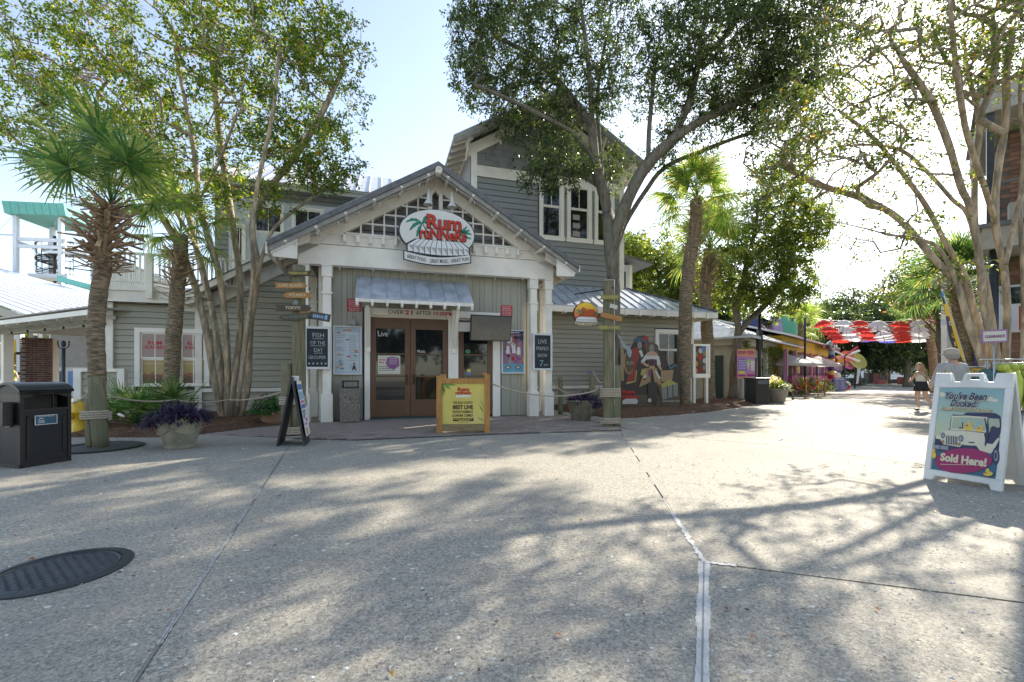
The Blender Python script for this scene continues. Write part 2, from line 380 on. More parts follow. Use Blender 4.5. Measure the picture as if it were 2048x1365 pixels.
# ---------------------------------------------------------------- manhole
mh = thing('manhole_cover', gp(118, 1143) + Vector((0, 0, 0)), R(20), 'round black cast iron manhole cover set in the plaza at lower left', 'manhole cover')
b = MB(); b.lathe([(.35, .001), (.35, .010), (.30, .018), (.296, .018), (.294, .004)], n=48, smooth=False); b.build('frame_ring', iron, mh)
b = MB(); b.lathe([(.0, .007), (.272, .007), (.276, .013), (.286, .013), (.288, .002)], n=48, smooth=False); b.build('lid', iron, mh)
b = MB()
for i in range(-11, 12):
    for j in range(-11, 12):
        x = (i + .5 * (j % 2)) * .052; y = j * .040
        if x * x + y * y < .262 ** 2:
            b.raw([(x - .022, y, .007), (x, y - .018, .007), (x + .022, y, .007), (x, y + .018, .007), (x, y, .017)], [(0, 1, 4), (1, 2, 4), (2, 3, 4), (3, 0, 4)])
b.build('stud_pattern', iron, mh)

# ---------------------------------------------------------------- brick terrace
brickp = mat('clay_paver', (.32, .26, .22), (.26, .215, .185), scale=5, rough=.85, bump=.3, bscale=40, var=.22)
tb = MB(); b2 = MB()
ter = thing('brick_terrace', W(0, 0, 0), BA); tag(ter, 'red brown paver terrace in front of the restaurant doors', 'terrace', kind='structure')
poly = [(-2.2, -1.62), (-.4, -2.9), (.9, -3.45), (3.6, -3.42), (6.55, -3.62), (7.1, -.3), (5.9, -.05)]
mbm = MB().box(-.118, .118, -.058, .058, -.03, .008).mesh('brick'); mbm.materials.append(brickp)
def yfront(s):
    pts = [(-2.3, -1.5), (-.4, -2.75), (.9, -3.35), (3.6, -3.3), (6.6, -3.5)]
    for (a, ya), (c, yc) in zip(pts, pts[1:]):
        if a <= s <= c: return ya + (yc - ya) * (s - a) / (c - a)
    return 9
cells = []
row = 0; t = -3.6
while t < .3:
    s = -2.2 + (.12 if row % 2 else 0)
    while s < 6.5:
        if t > yfront(s) and not (s < -.7 and t > -.4): cells.append((s, t))
        s += .243
    t += .123; row += 1
cells.sort(key=lambda c: c[1])
for k, (s, t) in enumerate(cells):
    jz = random.uniform(-.003, .003); jr = random.uniform(-.015, .015)
    if k < 280: link('brick', mbm, ter, loc=(s, t, jz + .002), rot=(0, 0, jr))
    else: b2.box(s - .118, s + .118, t - .058, t + .058, -.03, .01 + jz)
tag(b2.build('brick_field', brickp, ter), kind='stuff')
MATS['brick_field'] = 1
bm_ = mat('brick_joint_sand', (.12, .11, .10), rough=1)
tb = MB(); tb.poly([(x, y, .001) for x, y in [(-2.25, -1.55), (-.4, -2.8), (.9, -3.4), (3.6, -3.36), (6.6, -3.55), (6.6, .34), (-.6, .34), (-.8, -.4), (-2.25, -.4)]]); tb.build('joint_sand', bm_, ter)

# ---------------------------------------------------------------- pine straw beds
strawm = mat('pine_straw', (.34, .17, .08), (.20, .10, .055), scale=20, rough=.9, island=.35)
soil = mat('mulch_soil', (.17, .09, .05), (.09, .055, .035), scale=14, rough=1, bump=1, bscale=30)
def bed(name, outline, label, n, h=.09, needle=.16):
    """mounded bed: outline in world xy, ccw"""
    P = [Vector(p) for p in outline]; c = sum(P, Vector((0, 0))) / len(P); xs = [p.x for p in P]; ys = [p.y for p in P]
    def inside(x, y):
        r = False
        for i in range(len(P)):
            a, b_ = P[i - 1], P[i]
            if (a.y > y) != (b_.y > y) and x < (b_.x - a.x) * (y - a.y) / (b_.y - a.y) + a.x: r = not r
        return r
    def dist(x, y):
        m = 9
        for i in range(len(P)):
            a, b_ = P[i - 1], P[i]; ab = b_ - a; t = max(0, min(1, (Vector((x, y)) - a).dot(ab) / ab.length_squared)); m = min(m, (Vector((x, y)) - a - ab * t).length)
        return m
    b = MB(); st = .16; nx = int((max(xs) - min(xs)) / st) + 2; ny = int((max(ys) - min(ys)) / st) + 2; H = {}
    for i in range(nx):
        for j in range(ny):
            x, y = min(xs) + i * st, min(ys) + j * st; ins = inside(x, y); d = dist(x, y)
            H[i, j] = (x, y, (h * min(1, d / .4) + random.uniform(0, .02)) if ins else -.05 if d > .12 else -.01)
    for i in range(nx - 1):
        for j in range(ny - 1):
            q = [H[i, j], H[i + 1, j], H[i + 1, j + 1], H[i, j + 1]]
            if sum(p[2] > 0 for p in q) >= 1: b.poly(q, True)
    root = thing(name, (0, 0, 0)); tag(root, label, 'mulch bed', kind='structure')
    b.build('soil', soil, root)
    V = []
    while len(V) < n * 4:
        x, y = random.uniform(min(xs), max(xs)), random.uniform(min(ys), max(ys))
        if not inside(x, y): continue
        z = h * min(1, dist(x, y) / .4) + random.uniform(.005, .03); a = random.uniform(0, 6.28); l = needle * random.uniform(.4, 1); w = .006
        d = Vector((math.cos(a), math.sin(a), random.uniform(-.15, .35))) * l / 2; s_ = Vector((-math.sin(a), math.cos(a), 0)) * w; p = Vector((x, y, z))
        V += [p - d - s_, p + d - s_ * .5, p + d + s_ * .5, p - d + s_]
    o = quads('pine_needles', np.array([tuple(v) for v in V]), [strawm], root); tag(o, kind='stuff')
def wl(*st): return [tuple(W(s, t, 0).xy) for s, t in st]
bed('mulch_bed', [g2(120, 874), g2(240, 876), g2(335, 874), g2(420, 868), g2(500, 858)] + wl((-.75, -.3), (-.7, 3.55), (-6.3, 3.55)), 'brown pine straw bed under the trees left of the entrance', 15000)
bed('mulch_bed', [g2(1238, 838), g2(1345, 831), g2(1420, 824), g2(1490, 813), g2(1530, 806)] + wl((17.5, 5.5), (13.9, 5.2), (13.9, 3.55), (7.0, 3.55), (7.2, .2)), 'reddish pine straw bed along the wall right of the entrance', 16000)

lf = leafmat('fallen_leaf', [((.30, .13, .04), 3), ((.20, .10, .05), 3), ((.38, .26, .06), 1)], .2); V = []
for i in range(170):
    Y = 1.4 + 11 * random.random() ** 1.3; X = random.uniform(-1.2, 1.2) * Y; l = random.uniform(.009, .022); a = random.uniform(0, 6.28)
    if (BM.inverted() @ Vector((X, Y, 0))).y > -.5 and X < 2: continue
    d = Vector((math.cos(a), math.sin(a), 0)) * l; s_ = Vector((-math.sin(a), math.cos(a), 0)) * l * .5; p = Vector((X, Y, .009)); V += [p - d, p - s_ + Vector((0, 0, random.uniform(0, .012))), p + d, p + s_ + Vector((0, 0, random.uniform(0, .012)))]
tag(quads('fallen_leaves', np.array([tuple(v) for v in V]), [lf]), 'brown and orange fallen leaves scattered on the plaza', 'leaves', kind='stuff')
# ================================================================ THE RESTAURANT
rest = thing('restaurant_building', BO, BA, 'grey clapboard restaurant with white gabled entrance porch and metal roofs', 'restaurant')
UNIT = {}
def unit_board(m):
    """clapboard of length 1 (x), exposure 1 (z): thin at the top, proud at the foot"""
    if m not in UNIT:
        b = MB().mat(m); b.raw([(0, -.034, .06), (1, -.034, .06), (1, -.004, 1.0), (0, -.004, 1.0), (0, .010, .06), (1, .010, .06), (1, .010, 1.0), (0, .010, 1.0)],
              [(0, 1, 2, 3), (0, 4, 5, 1), (3, 2, 6, 7), (0, 3, 7, 4), (1, 5, 6, 2)])
        UNIT[m] = b.mesh('clapboard')
    return UNIT[m]
def clap(wall, s0, s1, z0, z1, t, h=.178, holes=(), clip=None, m=None):
    me = unit_board(m or grey); z = z0
    while z < z1 - .02:
        hh = min(h, z1 - z); segs = [(s0, s1)]
        if clip:
            lo, hi = clip(z + hh / 2); segs = [(max(s0, lo), min(s1, hi))] if min(s1, hi) - max(s0, lo) > .05 else []
        for a, b_, c, d in holes:
            if c < z + hh * .6 and d > z + hh * .4:
                ns = []
                for p, q in segs:
                    if b_ <= p or a >= q: ns.append((p, q)); continue
                    if a > p: ns.append((p, a))
                    if b_ < q: ns.append((b_, q))
                segs = ns
        for p, q in segs:
            # long courses are made of two boards butted at a random joint
            cuts = [p, q]
            if q - p > 3.7: cuts = [p, p + (q - p) * random.uniform(.3, .7), q]
            for u, v in zip(cuts, cuts[1:]):
                link('clapboard', me, wall, loc=(u + .0015, t, z + random.uniform(-.002, .002)), scale=(v - u - .003, 1, hh))
        z += h
def window(par, s0, s1, z0, z1, t, name='window', trim=.11, mull=True, rail=.5, stuff=None, tm=None, face=-1, sill=True):
    """s0..z1 = outer trim"""
    tm = tm or white2; b = MB().mat(tm); y0 = t - .055; y1 = t + .02
    b.box(s0, s1, y0, y1, z1 - trim, z1); b.box(s0, s0 + trim, y0, y1, z0, z1 - trim); b.box(s1 - trim, s1, y0, y1, z0, z1 - trim)
    if sill: b.box(s0 - .03, s1 + .03, y0 - .04, y1, z0 - .05, z0)
    w = b.build(name, tm, par)
    a0, a1, c0, c1 = s0 + trim, s1 - trim, z0, z1 - trim; zr = c0 + (c1 - c0) * rail; k = .045
    b = MB().mat(tm); y0, y1 = t - .012, t + .035      # lower and upper sash
    for (p, q, yy) in ((c0, zr, .03), (zr, c1, 0)):
        b.box(a0, a1, y0 + yy, y1 + yy, p, p + k); b.box(a0, a1, y0 + yy, y1 + yy, q - k, q); b.box(a0, a0 + k, y0 + yy, y1 + yy, p + k, q - k); b.box(a1 - k, a1, y0 + yy, y1 + yy, p + k, q - k)
    b.build('sash', tm, w)
    if mull:
        b = MB().mat(tm); mx = (a0 + a1) / 2; b.box(mx - .012, mx + .012, y0 + .004, y1 - .004, zr + k, c1 - k)
        if mull == 2: b.box(mx - .012, mx + .012, y0 + .034, y1 + .03, c0 + k, zr - k)
        b.build('mullion', tm, w)
    for (p, q, yy) in ((c0, zr, .03), (zr, c1, 0)):
        MB().box(a0 + k, a1 - k, t + .008 + yy, t + .014 + yy, p + k, q - k).build('pane', glass, w)
    return w, (a0 + k, a1 - k, c0 + k, zr - k, zr + k, c1 - k)
curtain = mat('pale_interior', (.30, .28, .24), rough=.9)

# ---- front entrance wall (vertical planks), t = .35
T0 = .35
fw = MB().box(-.02, 5.45, T0 + .02, T0 + .12, 0, 4.5).build('front_wall', backing, rest)
# the doorway is open behind: cut backing by building it from pieces
fw.data = MB().mat(backing).box(-.02, 1.0, T0 + .02, T0 + .1, 0, 4.5).box(4.6, 5.45, T0 + .02, T0 + .1, 0, 4.5).box(1.0, 4.6, T0 + .02, T0 + .1, 2.98, 4.5).mesh('front_wall')
s = .0
ws = [.1, .19, .12, .1, .22, .14]
i = 0
while s < 5.42:
    w_ = min(ws[i % 6] * random.uniform(.9, 1.5), 5.43 - s); z0 = 0
    segs = [(0.02, 4.5)]
    if s + w_ > .93 and s < 4.66: segs = [(3.0, 4.5)]
    for a, c in segs: MB().box(s + .004, s + w_ - .004, T0 + random.uniform(-.002, .003), T0 + .022, a, c).build('wall_plank', greyv, fw, bevel=0)
    s += w_; i += 1
# porch ceiling between beam and wall
MB().box(-.5, 6.0, .16, 3.4, 4.5, 4.53).build('porch_ceiling', soffit, rest)
# side return wall of the entrance box
sw_ = MB().box(5.45, 5.5, T0, 3.6, 0, 4.5).build('side_wall', greyv, rest)
MB().box(-.07, -.02, T0, 3.6, 0, 4.5).build('side_wall', greyv, rest)
# ---- doors
dw = MB().mat(white2)
dw.box(.9, 1.04, T0 - .05, T0 + .05, 0, 2.80).box(3.12, 3.40, T0 - .05, T0 + .05, 0, 2.80).box(4.40, 4.62, T0 - .05, T0 + .05, 0, 2.42)
dw.box(.9, 3.80, T0 - .055, T0 + .05, 2.80, 2.985).box(1.04, 3.12, T0 + .05, T0 + .12, 2.7, 3.0).box(3.4, 4.62, T0 + .06, T0 + .12, 2.3, 3.0)
dw.box(3.40, 4.62, T0 - .04, T0 + .05, 2.42, 2.68).box(3.8, 4.62, T0 - .045, T0 + .05, 2.74, 2.985)
door_trim = dw.build('door_trim', white2, rest)
redl = flat('red', (.50, .025, .03)); greyl = flat('charcoal', (.06, .06, .065)); whitel = flat('white', (.78, .77, .74)); blackl = flat('black', (.02, .02, .022))
txt('OVER', door_trim, 1.70, 2.885, .15, greyl, y=T0 - .058, width=.40, height=.11)
txt('21', door_trim, 2.06, 2.885, .15, redl, y=T0 - .058, width=.20, height=.12, bold=.025)
txt('AFTER', door_trim, 2.44, 2.885, .15, greyl, y=T0 - .058, width=.42, height=.11)
txt('10:00PM', door_trim, 2.97, 2.885, .15, redl, y=T0 - .058, width=.54, height=.115, bold=.02)
def door_leaf(s0, s1, name='door'):
    b = MB().mat(brown); st = .14; zt = 2.74; y0, y1 = T0 - .005, T0 + .045
    b.box(s0, s0 + st, y0, y1, .06, zt).box(s1 - st, s1, y0, y1, .06, zt).box(s0 + st, s1 - st, y0, y1, zt - .30, zt).box(s0 + st, s1 - st, y0, y1, .06, .52)
    b.box(s0 + st, s1 - st, y0 + .01, y1 - .01, 1.14, 1.18).box(s0 + st, s1 - st, y0 + .01, y1 - .01, 1.74, 1.78)
    d = b.build(name, brown, rest, bevel=.006)
    for a, c in ((.52, 1.14), (1.18, 1.74), (1.78, zt - .30)): MB().box(s0 + st, s1 - st, T0 + .018, T0 + .024, a, c).build('pane', glass, d)
    return d
dl = door_leaf(1.05, 2.08); dr = door_leaf(2.09, 3.11); ds = door_leaf(3.42, 4.39, 'side_door')
hm = mat('bronze_handle', (.10, .06, .04), rough=.3, metal=.8)
for d, x in ((dl, 1.99), (dr, 2.18)):
    b = MB(); b.box(x - .035, x + .035, T0 - .012, T0 - .006, .92, 1.22); b.tube([(x, T0 - .012, .96), (x, T0 - .06, .98), (x, T0 - .06, 1.16), (x, T0 - .012, 1.18)], .011); b.build('handle', hm, d)
MB().box(1.04, 3.12, T0 - .12, T0 + .05, 0, .055).build('threshold', mat('green_threshold', (.05, .09, .08), rough=.5, metal=.3), rest)
# dark room behind the glass
MB().mat(mat('dark_interior', (.035, .03, .028), rough=.9)).box(.6, 5.4, 3.1, 3.15, 0, 3).box(.6, 5.4, .6, 3.1, -.01, .0).box(.6, 5.4, .5, 3.1, 2.98, 3.02).box(.55, .6, .5, 3.1, 0, 3).box(4.75, 4.8, .5, 3.1, 0, 3).build('interior', None, rest)
# stickers and notices on the doors
pap = flat('cream_paper', (.62, .60, .50)); purp = flat('purple_print', (.28, .10, .26)); yel = flat('yellow_print', (.72, .58, .10)); blu = flat('blue_print', (.10, .20, .45)); pink = flat('pink_print', (.62, .22, .38)); grn = flat('green_print', (.06, .22, .09)); tealp = flat('teal_print', (.10, .30, .33)); org = flat('orange_print', (.62, .25, .05))
def rect(b, x0, x1, z0, z1, y): b.poly([(x0, y, z0), (x1, y, z0), (x1, y, z1), (x0, y, z1)])
def scribble(b, x0, x1, z, h, y, words=4):
    """unreadable small print: rows of tiny bars"""
    x = x0
    while x < x1 - h:
        w = random.uniform(h * 1.2, h * 4); rect(b, x, min(x + w, x1), z - h / 2, z + h / 2, y); x += w + h * .8
n = MB().mat(pap); rect(n, 1.24, 1.82, 1.22, 1.72, T0 + .008)
n.mat(purp); n.poly([(1.44, T0 + .006, 1.50), (1.52, T0 + .006, 1.38), (1.66, T0 + .006, 1.34), (1.80, T0 + .006, 1.44), (1.78, T0 + .006, 1.66), (1.60, T0 + .006, 1.69), (1.47, T0 + .006, 1.66)])
n.mat(redl); scribble(n, 1.27, 1.43, 1.60, .03, T0 + .006); scribble(n, 1.27, 1.40, 1.53, .03, T0 + .006)
n.mat(greyl)
for k in range(3): scribble(n, 1.27, 1.68, 1.42 - k * .05, .018, T0 + .006)
n.mat(pap)
for k in range(4): scribble(n, 1.54, 1.74, 1.64 - k * .045, .014, T0 + .004)
n.build('door_poster', None, dl)
txt('Live', dl, 1.36, 2.30, .2, whitel, y=T0 + .014, height=.15, width=.25, bold=-.004)
txt('Music', dr, 2.38, 1.84, .12, whitel, y=T0 + .014, height=.08, width=.22)
n = MB().mat(whitel); n.mat(yel); rect(n, 3.66, 3.76, 1.28, 1.36, T0 + .01); n.mat(blu); rect(n, 3.66, 3.76, 1.18, 1.28, T0 + .01); n.mat(grn); n.poly([(x, T0 + .012, z) for x, z in oval(3.68, 1.86, .08, .06)]); n.mat(org); rect(n, 4.12, 4.24, 1.18, 1.26, T0 + .01); n.build('door_stickers', None, ds)

# ---- porch posts with caps and plinths
def post(x, y, zt, w=.2, zb=0, plinth=True, name='porch_post'):
    b = MB().mat(white); h = w / 2
    b.box(x - h, x + h, y - h, y + h, zb + (.72 if plinth else 0), zt - .70)
    b.box(x - h * .96, x + h * .96, y - h * .96, y + h * .96, zt - .68, zt - .30)
    b.box(x - h * 1.25, x + h * 1.25, y - h * 1.25, y + h * 1.25, zt - .30, zt)
    b.box(x - h * 1.3, x + h * 1.3, y - h * 1.3, y + h * 1.3, zt - .74, zt - .685)
    if plinth: b.box(x - h * 1.42, x + h * 1.42, y - h * 1.42, y + h * 1.42, zb, zb + .70).box(x - h * 1.2, x + h * 1.2, y - h * 1.2, y + h * 1.2, zb + .70, zb + .73)
    return b.build(name, white, rest, bevel=.006)
for x in (-.53, .01, 5.54, 6.0): post(x, .10, 3.98)
for x in (-.53, 6.42): post(x, 1.75, 3.98, .17, plinth=True)
MB().box(-.22, -.04, .28, .34, 0, 4.0).build('porch_post', white, rest)
# beams
MB().box(-.66, 6.14, 0.0, .2, 3.98, 4.49).build('tie_beam', white, rest, bevel=.008)
for x in (-.56, 6.04): MB().box(x, x + .12, .2, 3.6, 4.0, 4.42).build('side_beam', white, rest)
AX, AZ, PT = 2.73, 6.66, .6
def zr(s, dz=0): return AZ + dz - PT * abs(s - AX)
def raking(x0, x1, y0, y1, d0, d1, name, m, par=None, az=AZ):
    """sloping board whose top/bottom lie d0/d1 under the roof line"""
    z = lambda s: az - PT * abs(s - AX)
    return MB().prism([(x0, z(x0) - d1), (x1, z(x1) - d1), (x1, z(x1) - d0), (x0, z(x0) - d0)], y0, y1).build(name, m, par or rest)
raking(-.66, AX, 0.0, .2, .13, .45, 'raking_beam', white); raking(AX, 6.14, 0.0, .2, .13, .45, 'raking_beam', white)
for o in (): pass
# gable wall behind the lattice, its shade put in as a darker siding colour
gw = MB().prism([(-.2, 4.5), (5.7, 4.5), (AX, zr(AX) - .2)], T0 + .02, T0 + .06).build('gable_wall', backing, rest)
clap(gw, -.2, 5.7, 4.5, 6.4, T0, clip=lambda z: (AX - (AZ - .35 - z) / PT, AX + (AZ - .35 - z) / PT), m=greyd)
# lattice
for k, z in enumerate((4.84, 5.12, 5.40, 5.68, 5.96)):
    half = (AZ - .45 - z) / PT
    for a, c in ((AX - half, AX - .17), (AX + .17, AX + half)):
        if c - a > .1: MB().box(a, c, .04, .085, z - .02, z + .02).build('lattice_bar', white2, rest)
for k in range(1, 11):
    for sg in (-1, 1):
        x = AX + sg * (.17 + k * .29); zt = AZ - .44 - PT * abs(x - AX)
        if zt > 4.9: MB().box(x - .02, x + .02, .045, .09, 4.76, zt).build('lattice_bar', white2, rest)
b = MB().mat(white2); b.box(AX - .19, AX - .09, -.01, .14, 5.40, 6.12).box(AX + .09, AX + .19, -.01, .14, 5.40, 6.12).prism([(AX - .19, 6.05), (AX - .09, 6.05), (AX, 6.16), (AX + .09, 6.05), (AX + .19, 6.05), (AX, 6.30)], -.012, .13); b.box(AX - .19, AX + .19, -.012, .14, 5.26, 5.42); b.build('king_post', white2, rest)
b = MB(); b.prism([(.15, 4.76), (5.31, 4.76), (5.6, 4.50), (-.14, 4.50)], -.02, .02).box(.1, 5.36, -.05, .1, 4.745, 4.785); b.build('shelf_panel', white, rest)
for sg in (-1, 1):
    for k in range(5):
        x = AX + sg * (1.05 + k * .31); MB().prism([(-.13, 4.76), (-.02, 4.76), (-.02, 4.52), (-.13, 4.58)], x - .035, x + .035, plane='yz').build('shelf_bracket', white, rest)

# ---- front roof
def roof_side(sg, y0, y1, s_out, az, name, n=9, th=.035, m=metalroof):
    """one slope, standing seam panels running from ridge to eave; each panel its own piece"""
    base = MB().mat(soffit).prism([(AX, az - .12), (s_out, az - PT * abs(s_out - AX) - .12), (s_out, az - PT * abs(s_out - AX) - .05), (AX, az - .05)], y0, y1).build(name, soffit, rest)
    w = (y1 - y0) / n
    for i in range(n):
        a, c = y0 + i * w, y0 + (i + 1) * w; b = MB().mat(m)
        b.prism([(AX, az - .045), (s_out, az - PT * abs(s_out - AX) - .045), (s_out, az - PT * abs(s_out - AX) - .015), (AX, az - .015)], a + .004, c - .004)
        b.prism([(AX, az - .015), (s_out, az - PT * abs(s_out - AX) - .015), (s_out, az - PT * abs(s_out - AX) + .025), (AX, az + .025)], a + .004, a + .028)
        b.build('roof_panel', None, base)
    return base
roof_side(-1, -.62, 3.0, -1.2, AZ, 'roof', 8); roof_side(1, -.62, 3.4, 6.66, AZ, 'roof', 9)
b = MB().mat(roofdark)
for sg, e in ((-1, -1.2), (1, 6.66)): b.prism([(AX, zr(AX) + .0), (e, zr(e) + .0), (e, zr(e) - .13), (AX, zr(AX) - .15)], -.66, -.62)
b.build('rake_flashing', roofdark, rest)
b = MB()
for e in (-1.18, 6.64): b.prism([(AX, zr(AX) - .13), (e, zr(e) - .12), (e, zr(e) - .25), (AX, zr(AX) - .27)], -.615, -.58)
b.build('rake_board', mat('aged_white_fascia', (.33, .31, .28), (.22, .21, .19), scale=5, rough=.6, bump=.1), rest)
for sg in (-1, 1):
    for k in range(6):
        x = AX + sg * (.25 + k * .66); z = zr(x) - .19
        b = MB(); b.box(x - .032, x + .032, -.60, .0, z - .065, z + .0, None); b.prism([(-.60, z - .065), (-.64, z - .03), (-.64, z + .0), (-.60, z + .0)], x - .032, x + .032, plane='yz'); b.build('lookout', white, rest)
b = MB().mat(white).lathe([(.0, -.12), (.085, -.12), (.085, .10), (.06, .12), (.055, .06), (0, .06)], n=16, M=Matrix.Translation((AX, -.66, AZ - .26)) @ Matrix.Rotation(R(90), 4, 'X')); b.build('ridge_beam_end', white, rest)
# eave rafters, both sides
for sg, e, y1 in ((-1, -1.2, 2.9), (1, 6.66, 3.4)):
    for k in range(6):
        y = -.3 + k * .6; x0 = e - sg * .05; x1 = e - sg * .85
        MB().prism([(x0, zr(x0) - .13), (x1, zr(x1) - .13), (x1, zr(x1) - .36), (x0, zr(x0) - .26)][::sg], y, y + .07).build('rafter_tail', white, rest)
MB().prism([(-1.24, zr(-1.2) - .30), (-1.2, zr(-1.2) - .30), (-1.2, zr(-1.2) - .02), (-1.24, zr(-1.2) - .02)], -.62, 3.0).build('eave_board', white, rest)
MB().prism([(6.66, zr(6.66) - .2), (6.70, zr(6.66) - .2), (6.70, zr(6.66) - .02), (6.66, zr(6.66) - .02)], -.62, 3.4).build('eave_board', white, rest)
# little triangular end panels under the rake at both eave ends
for sg, e in ((-1, -1.2), (1, 6.64)):
    x1 = e - sg * .62
    MB().prism([(e, zr(e) - .14), (x1, zr(x1) - .14), (x1, zr(e) - .36), (e - sg * .1, zr(e) - .34)], -.56, -.52).build('end_panel', white, rest)

# ---- awning over the doors
aw = MB().mat(white).build('awning', None, rest) if False else None
za, zb, ya, yb = 3.80, 3.10, T0 - .02, -.62
sl_ = math.hypot(za - zb, ya - yb)
aw = MB().mat(soffit).raw([(.74, ya, za - .03), (3.62, ya, za - .03), (3.62, yb, zb - .03), (.74, yb, zb - .03), (.74, ya, za - .06), (3.62, ya, za - .06), (3.62, yb, zb - .06), (.74, yb, zb - .06)], [(0, 3, 2, 1), (4, 5, 6, 7), (0, 1, 5, 4), (3, 7, 6, 2), (0, 4, 7, 3), (1, 2, 6, 5)]).build('awning', soffit, rest)
for k in range(8):
    a = .72 + k * .365; c = a + .36
    b = MB().mat(metalroof)
    b.raw([(a, ya, za - .025), (c, ya, za - .025), (c, yb - .02, zb - .025), (a, yb - .02, zb - .025), (a, ya, za), (c, ya, za), (c, yb - .02, zb), (a, yb - .02, zb)], [(4, 7, 6, 5), (0, 1, 2, 3), (3, 2, 6, 7), (0, 3, 7, 4), (1, 5, 6, 2)])
    b.raw([(a, ya, za), (a + .022, ya, za), (a + .022, yb - .02, zb), (a, yb - .02, zb), (a, ya, za + .035), (a + .022, ya, za + .035), (a + .022, yb - .02, zb + .035), (a, yb - .02, zb + .035)], [(4, 7, 6, 5), (3, 2, 6, 7), (0, 3, 7, 4), (1, 5, 6, 2)])
    b.build('roof_panel', metalroof, aw)
MB().box(.72, 3.64, yb - .03, yb + .03, zb - .12, zb - .035).build('awning_fascia', white, aw)
for k in range(9):
    x = .76 + k * .355; b = MB(); b.prism([(yb + .02, zb - .05), (yb - .05, zb - .05), (yb - .09, zb - .12), (yb - .07, zb - .20), (yb - .02, zb - .23), (yb + .06, zb - .20), (ya, za - .2), (ya, za - .08)], x - .03, x + .03, plane='yz'); b.build('awning_rafter', white, aw)
for x in (1.0, 3.26):
    b = MB().mat(white); b.bar((x, T0 - .08, 1.80), (x, T0 - .08, 3.0), .10, .09, (0, 1, 0)); b.bar((x, T0 - .10, 1.95), (x, yb + .12, zb - .16), .085, .09); b.build('awning_bracket', white, aw)

# ---- left clapboard wall and rear catslide gable, t = 3.6
AZ2 = 7.69
zr2 = lambda s: AZ2 - PT * (AX - s)
lw = MB().prism([(-4.0, .0), (-.02, 0), (-.02, 5.6), (-4.0, zr2(-4.0) - .1)], 3.62, 3.7).build('left_wall', backing, rest)
clap(lw, -3.9, -.05, .80, 5.6, 3.6, clip=lambda z: (AX - (AZ2 - .35 - z) / PT, 9)); clap(lw, -3.9, -.05, .06, .66, 3.6)
MB().box(-3.9, -.05, 3.52, 3.62, .67, .79).build('band_board', white, rest)
MB().box(-4.08, -3.9, 3.50, 3.68, 0, zr2(-4.0) - .12).build('corner_board', white, rest)
b = MB(); b.prism([(-4.35, zr2(-4.35) - .18), (0, zr2(0) - .18), (0, zr2(0) - .62), (-3.9, zr2(-3.9) - .62), (-4.35, zr2(-4.35) - .32)], 3.48, 3.58); b.build('raking_beam', white, rest)
# rear roof, left slope
def rroof():
    base = MB().prism([(-4.42, zr2(-4.42) - .12), (AX, zr2(AX) - .12), (AX, zr2(AX) - .05), (-4.42, zr2(-4.42) - .05)], 2.92, 7.0).build('rear_roof', soffit, rest)
    for i in range(10):
        a, c = 2.92 + i * .408, 2.92 + (i + 1) * .408; b = MB()
        b.prism([(-4.46, zr2(-4.46) - .045), (AX, zr2(AX) - .045), (AX, zr2(AX) - .015), (-4.46, zr2(-4.46) - .015)], a, c - .004)
        b.build('roof_panel', metalroof, base)
rroof()
MB().prism([(-4.46, zr2(-4.46) - .0), (0, zr2(0) - .0), (0, zr2(0) - .22), (-4.46, zr2(-4.46) - .22)], 2.86, 2.92).build('rake_board', white, rest)
MB().prism([(-4.5, zr2(-4.5) + .01), (0, zr2(0) + .01), (0, zr2(0) - .03), (-4.5, zr2(-4.5) - .03)], 2.84, 2.93).build('rake_flashing', roofdark, rest)
for k in range(5):
    x = -3.9 + k * .75; z = zr2(x) - .24; MB().box(x - .04, x + .04, 2.84, 3.5, z - .06, z + .05).build('lookout', white, rest)
for k in range(7):
    y = 2.95 + k * .5; MB().prism([(-4.44, zr2(-4.44) - .13), (-4.44, zr2(-4.44) - .24), (-3.9, zr2(-3.9) - .40), (-3.9, zr2(-3.9) - .13)], y, y + .07).build('rafter_tail', white, rest)

# ---- far left wing with deck above
fl = MB().box(-6.3, -4.05, 3.62, 3.7, 0, 3.3).build('wing_wall', backing, rest)
clap(fl, -6.12, -4.08, .03, 3.28, 3.6, holes=[(-5.6, -3.9, .84, 2.58)])
MB().box(-6.32, -6.12, 3.5, 3.7, 0, 3.3).build('corner_board', white, rest)
MB().box(-6.32, -6.28, 3.7, 8, 0, 3.3).build('wing_side_wall', grey, rest)
for a, c in ((-5.6, -4.62), (-4.58, -3.7)):
    w, (p0, p1, l0, l1, u0, u1) = window(rest, a, c, .9, 2.58, 3.55, mull=2, trim=.13)
    n = MB().mat(flat('faded_pink_poster', (.42, .30, .26))); rect(n, p0, p1, u0, u1, 3.50 + .045); n.mat(flat('faded_yellow_poster', (.45, .32, .12))); rect(n, p0, p1, l0 + .25, l1, 3.5 + .075); n.mat(flat('poster_brown', (.18, .10, .06))); rect(n, p0, p1, l0, l0 + .26, 3.5 + .075)
    n.build('window_poster', None, w)
    txt('RUM', w, (p0 + p1) / 2, u0 + .42, .16, redl, y=3.544, width=(p1 - p0) * .55, bold=.02)
    txt('RUNNERS', w, (p0 + p1) / 2, u0 + .29, .13, redl, y=3.544, width=(p1 - p0) * .8, bold=.02)
    txt('GREAT FOOD', w, (p0 + p1) / 2, l1 - .1, .1, flat('cream', (.6, .55, .4)), y=3.574, width=(p1 - p0) * .9)
    n = MB().mat(flat('poster_people', (.35, .14, .08)))
    for k in range(7): n.poly([(x, 3.573, z) for x, z in oval(p0 + .06 + k * (p1 - p0 - .1) / 6, l0 + random.uniform(.14, .3), .04, .07, 9)])
    n.build('poster_print', None, w)
dk = MB().mat(white)
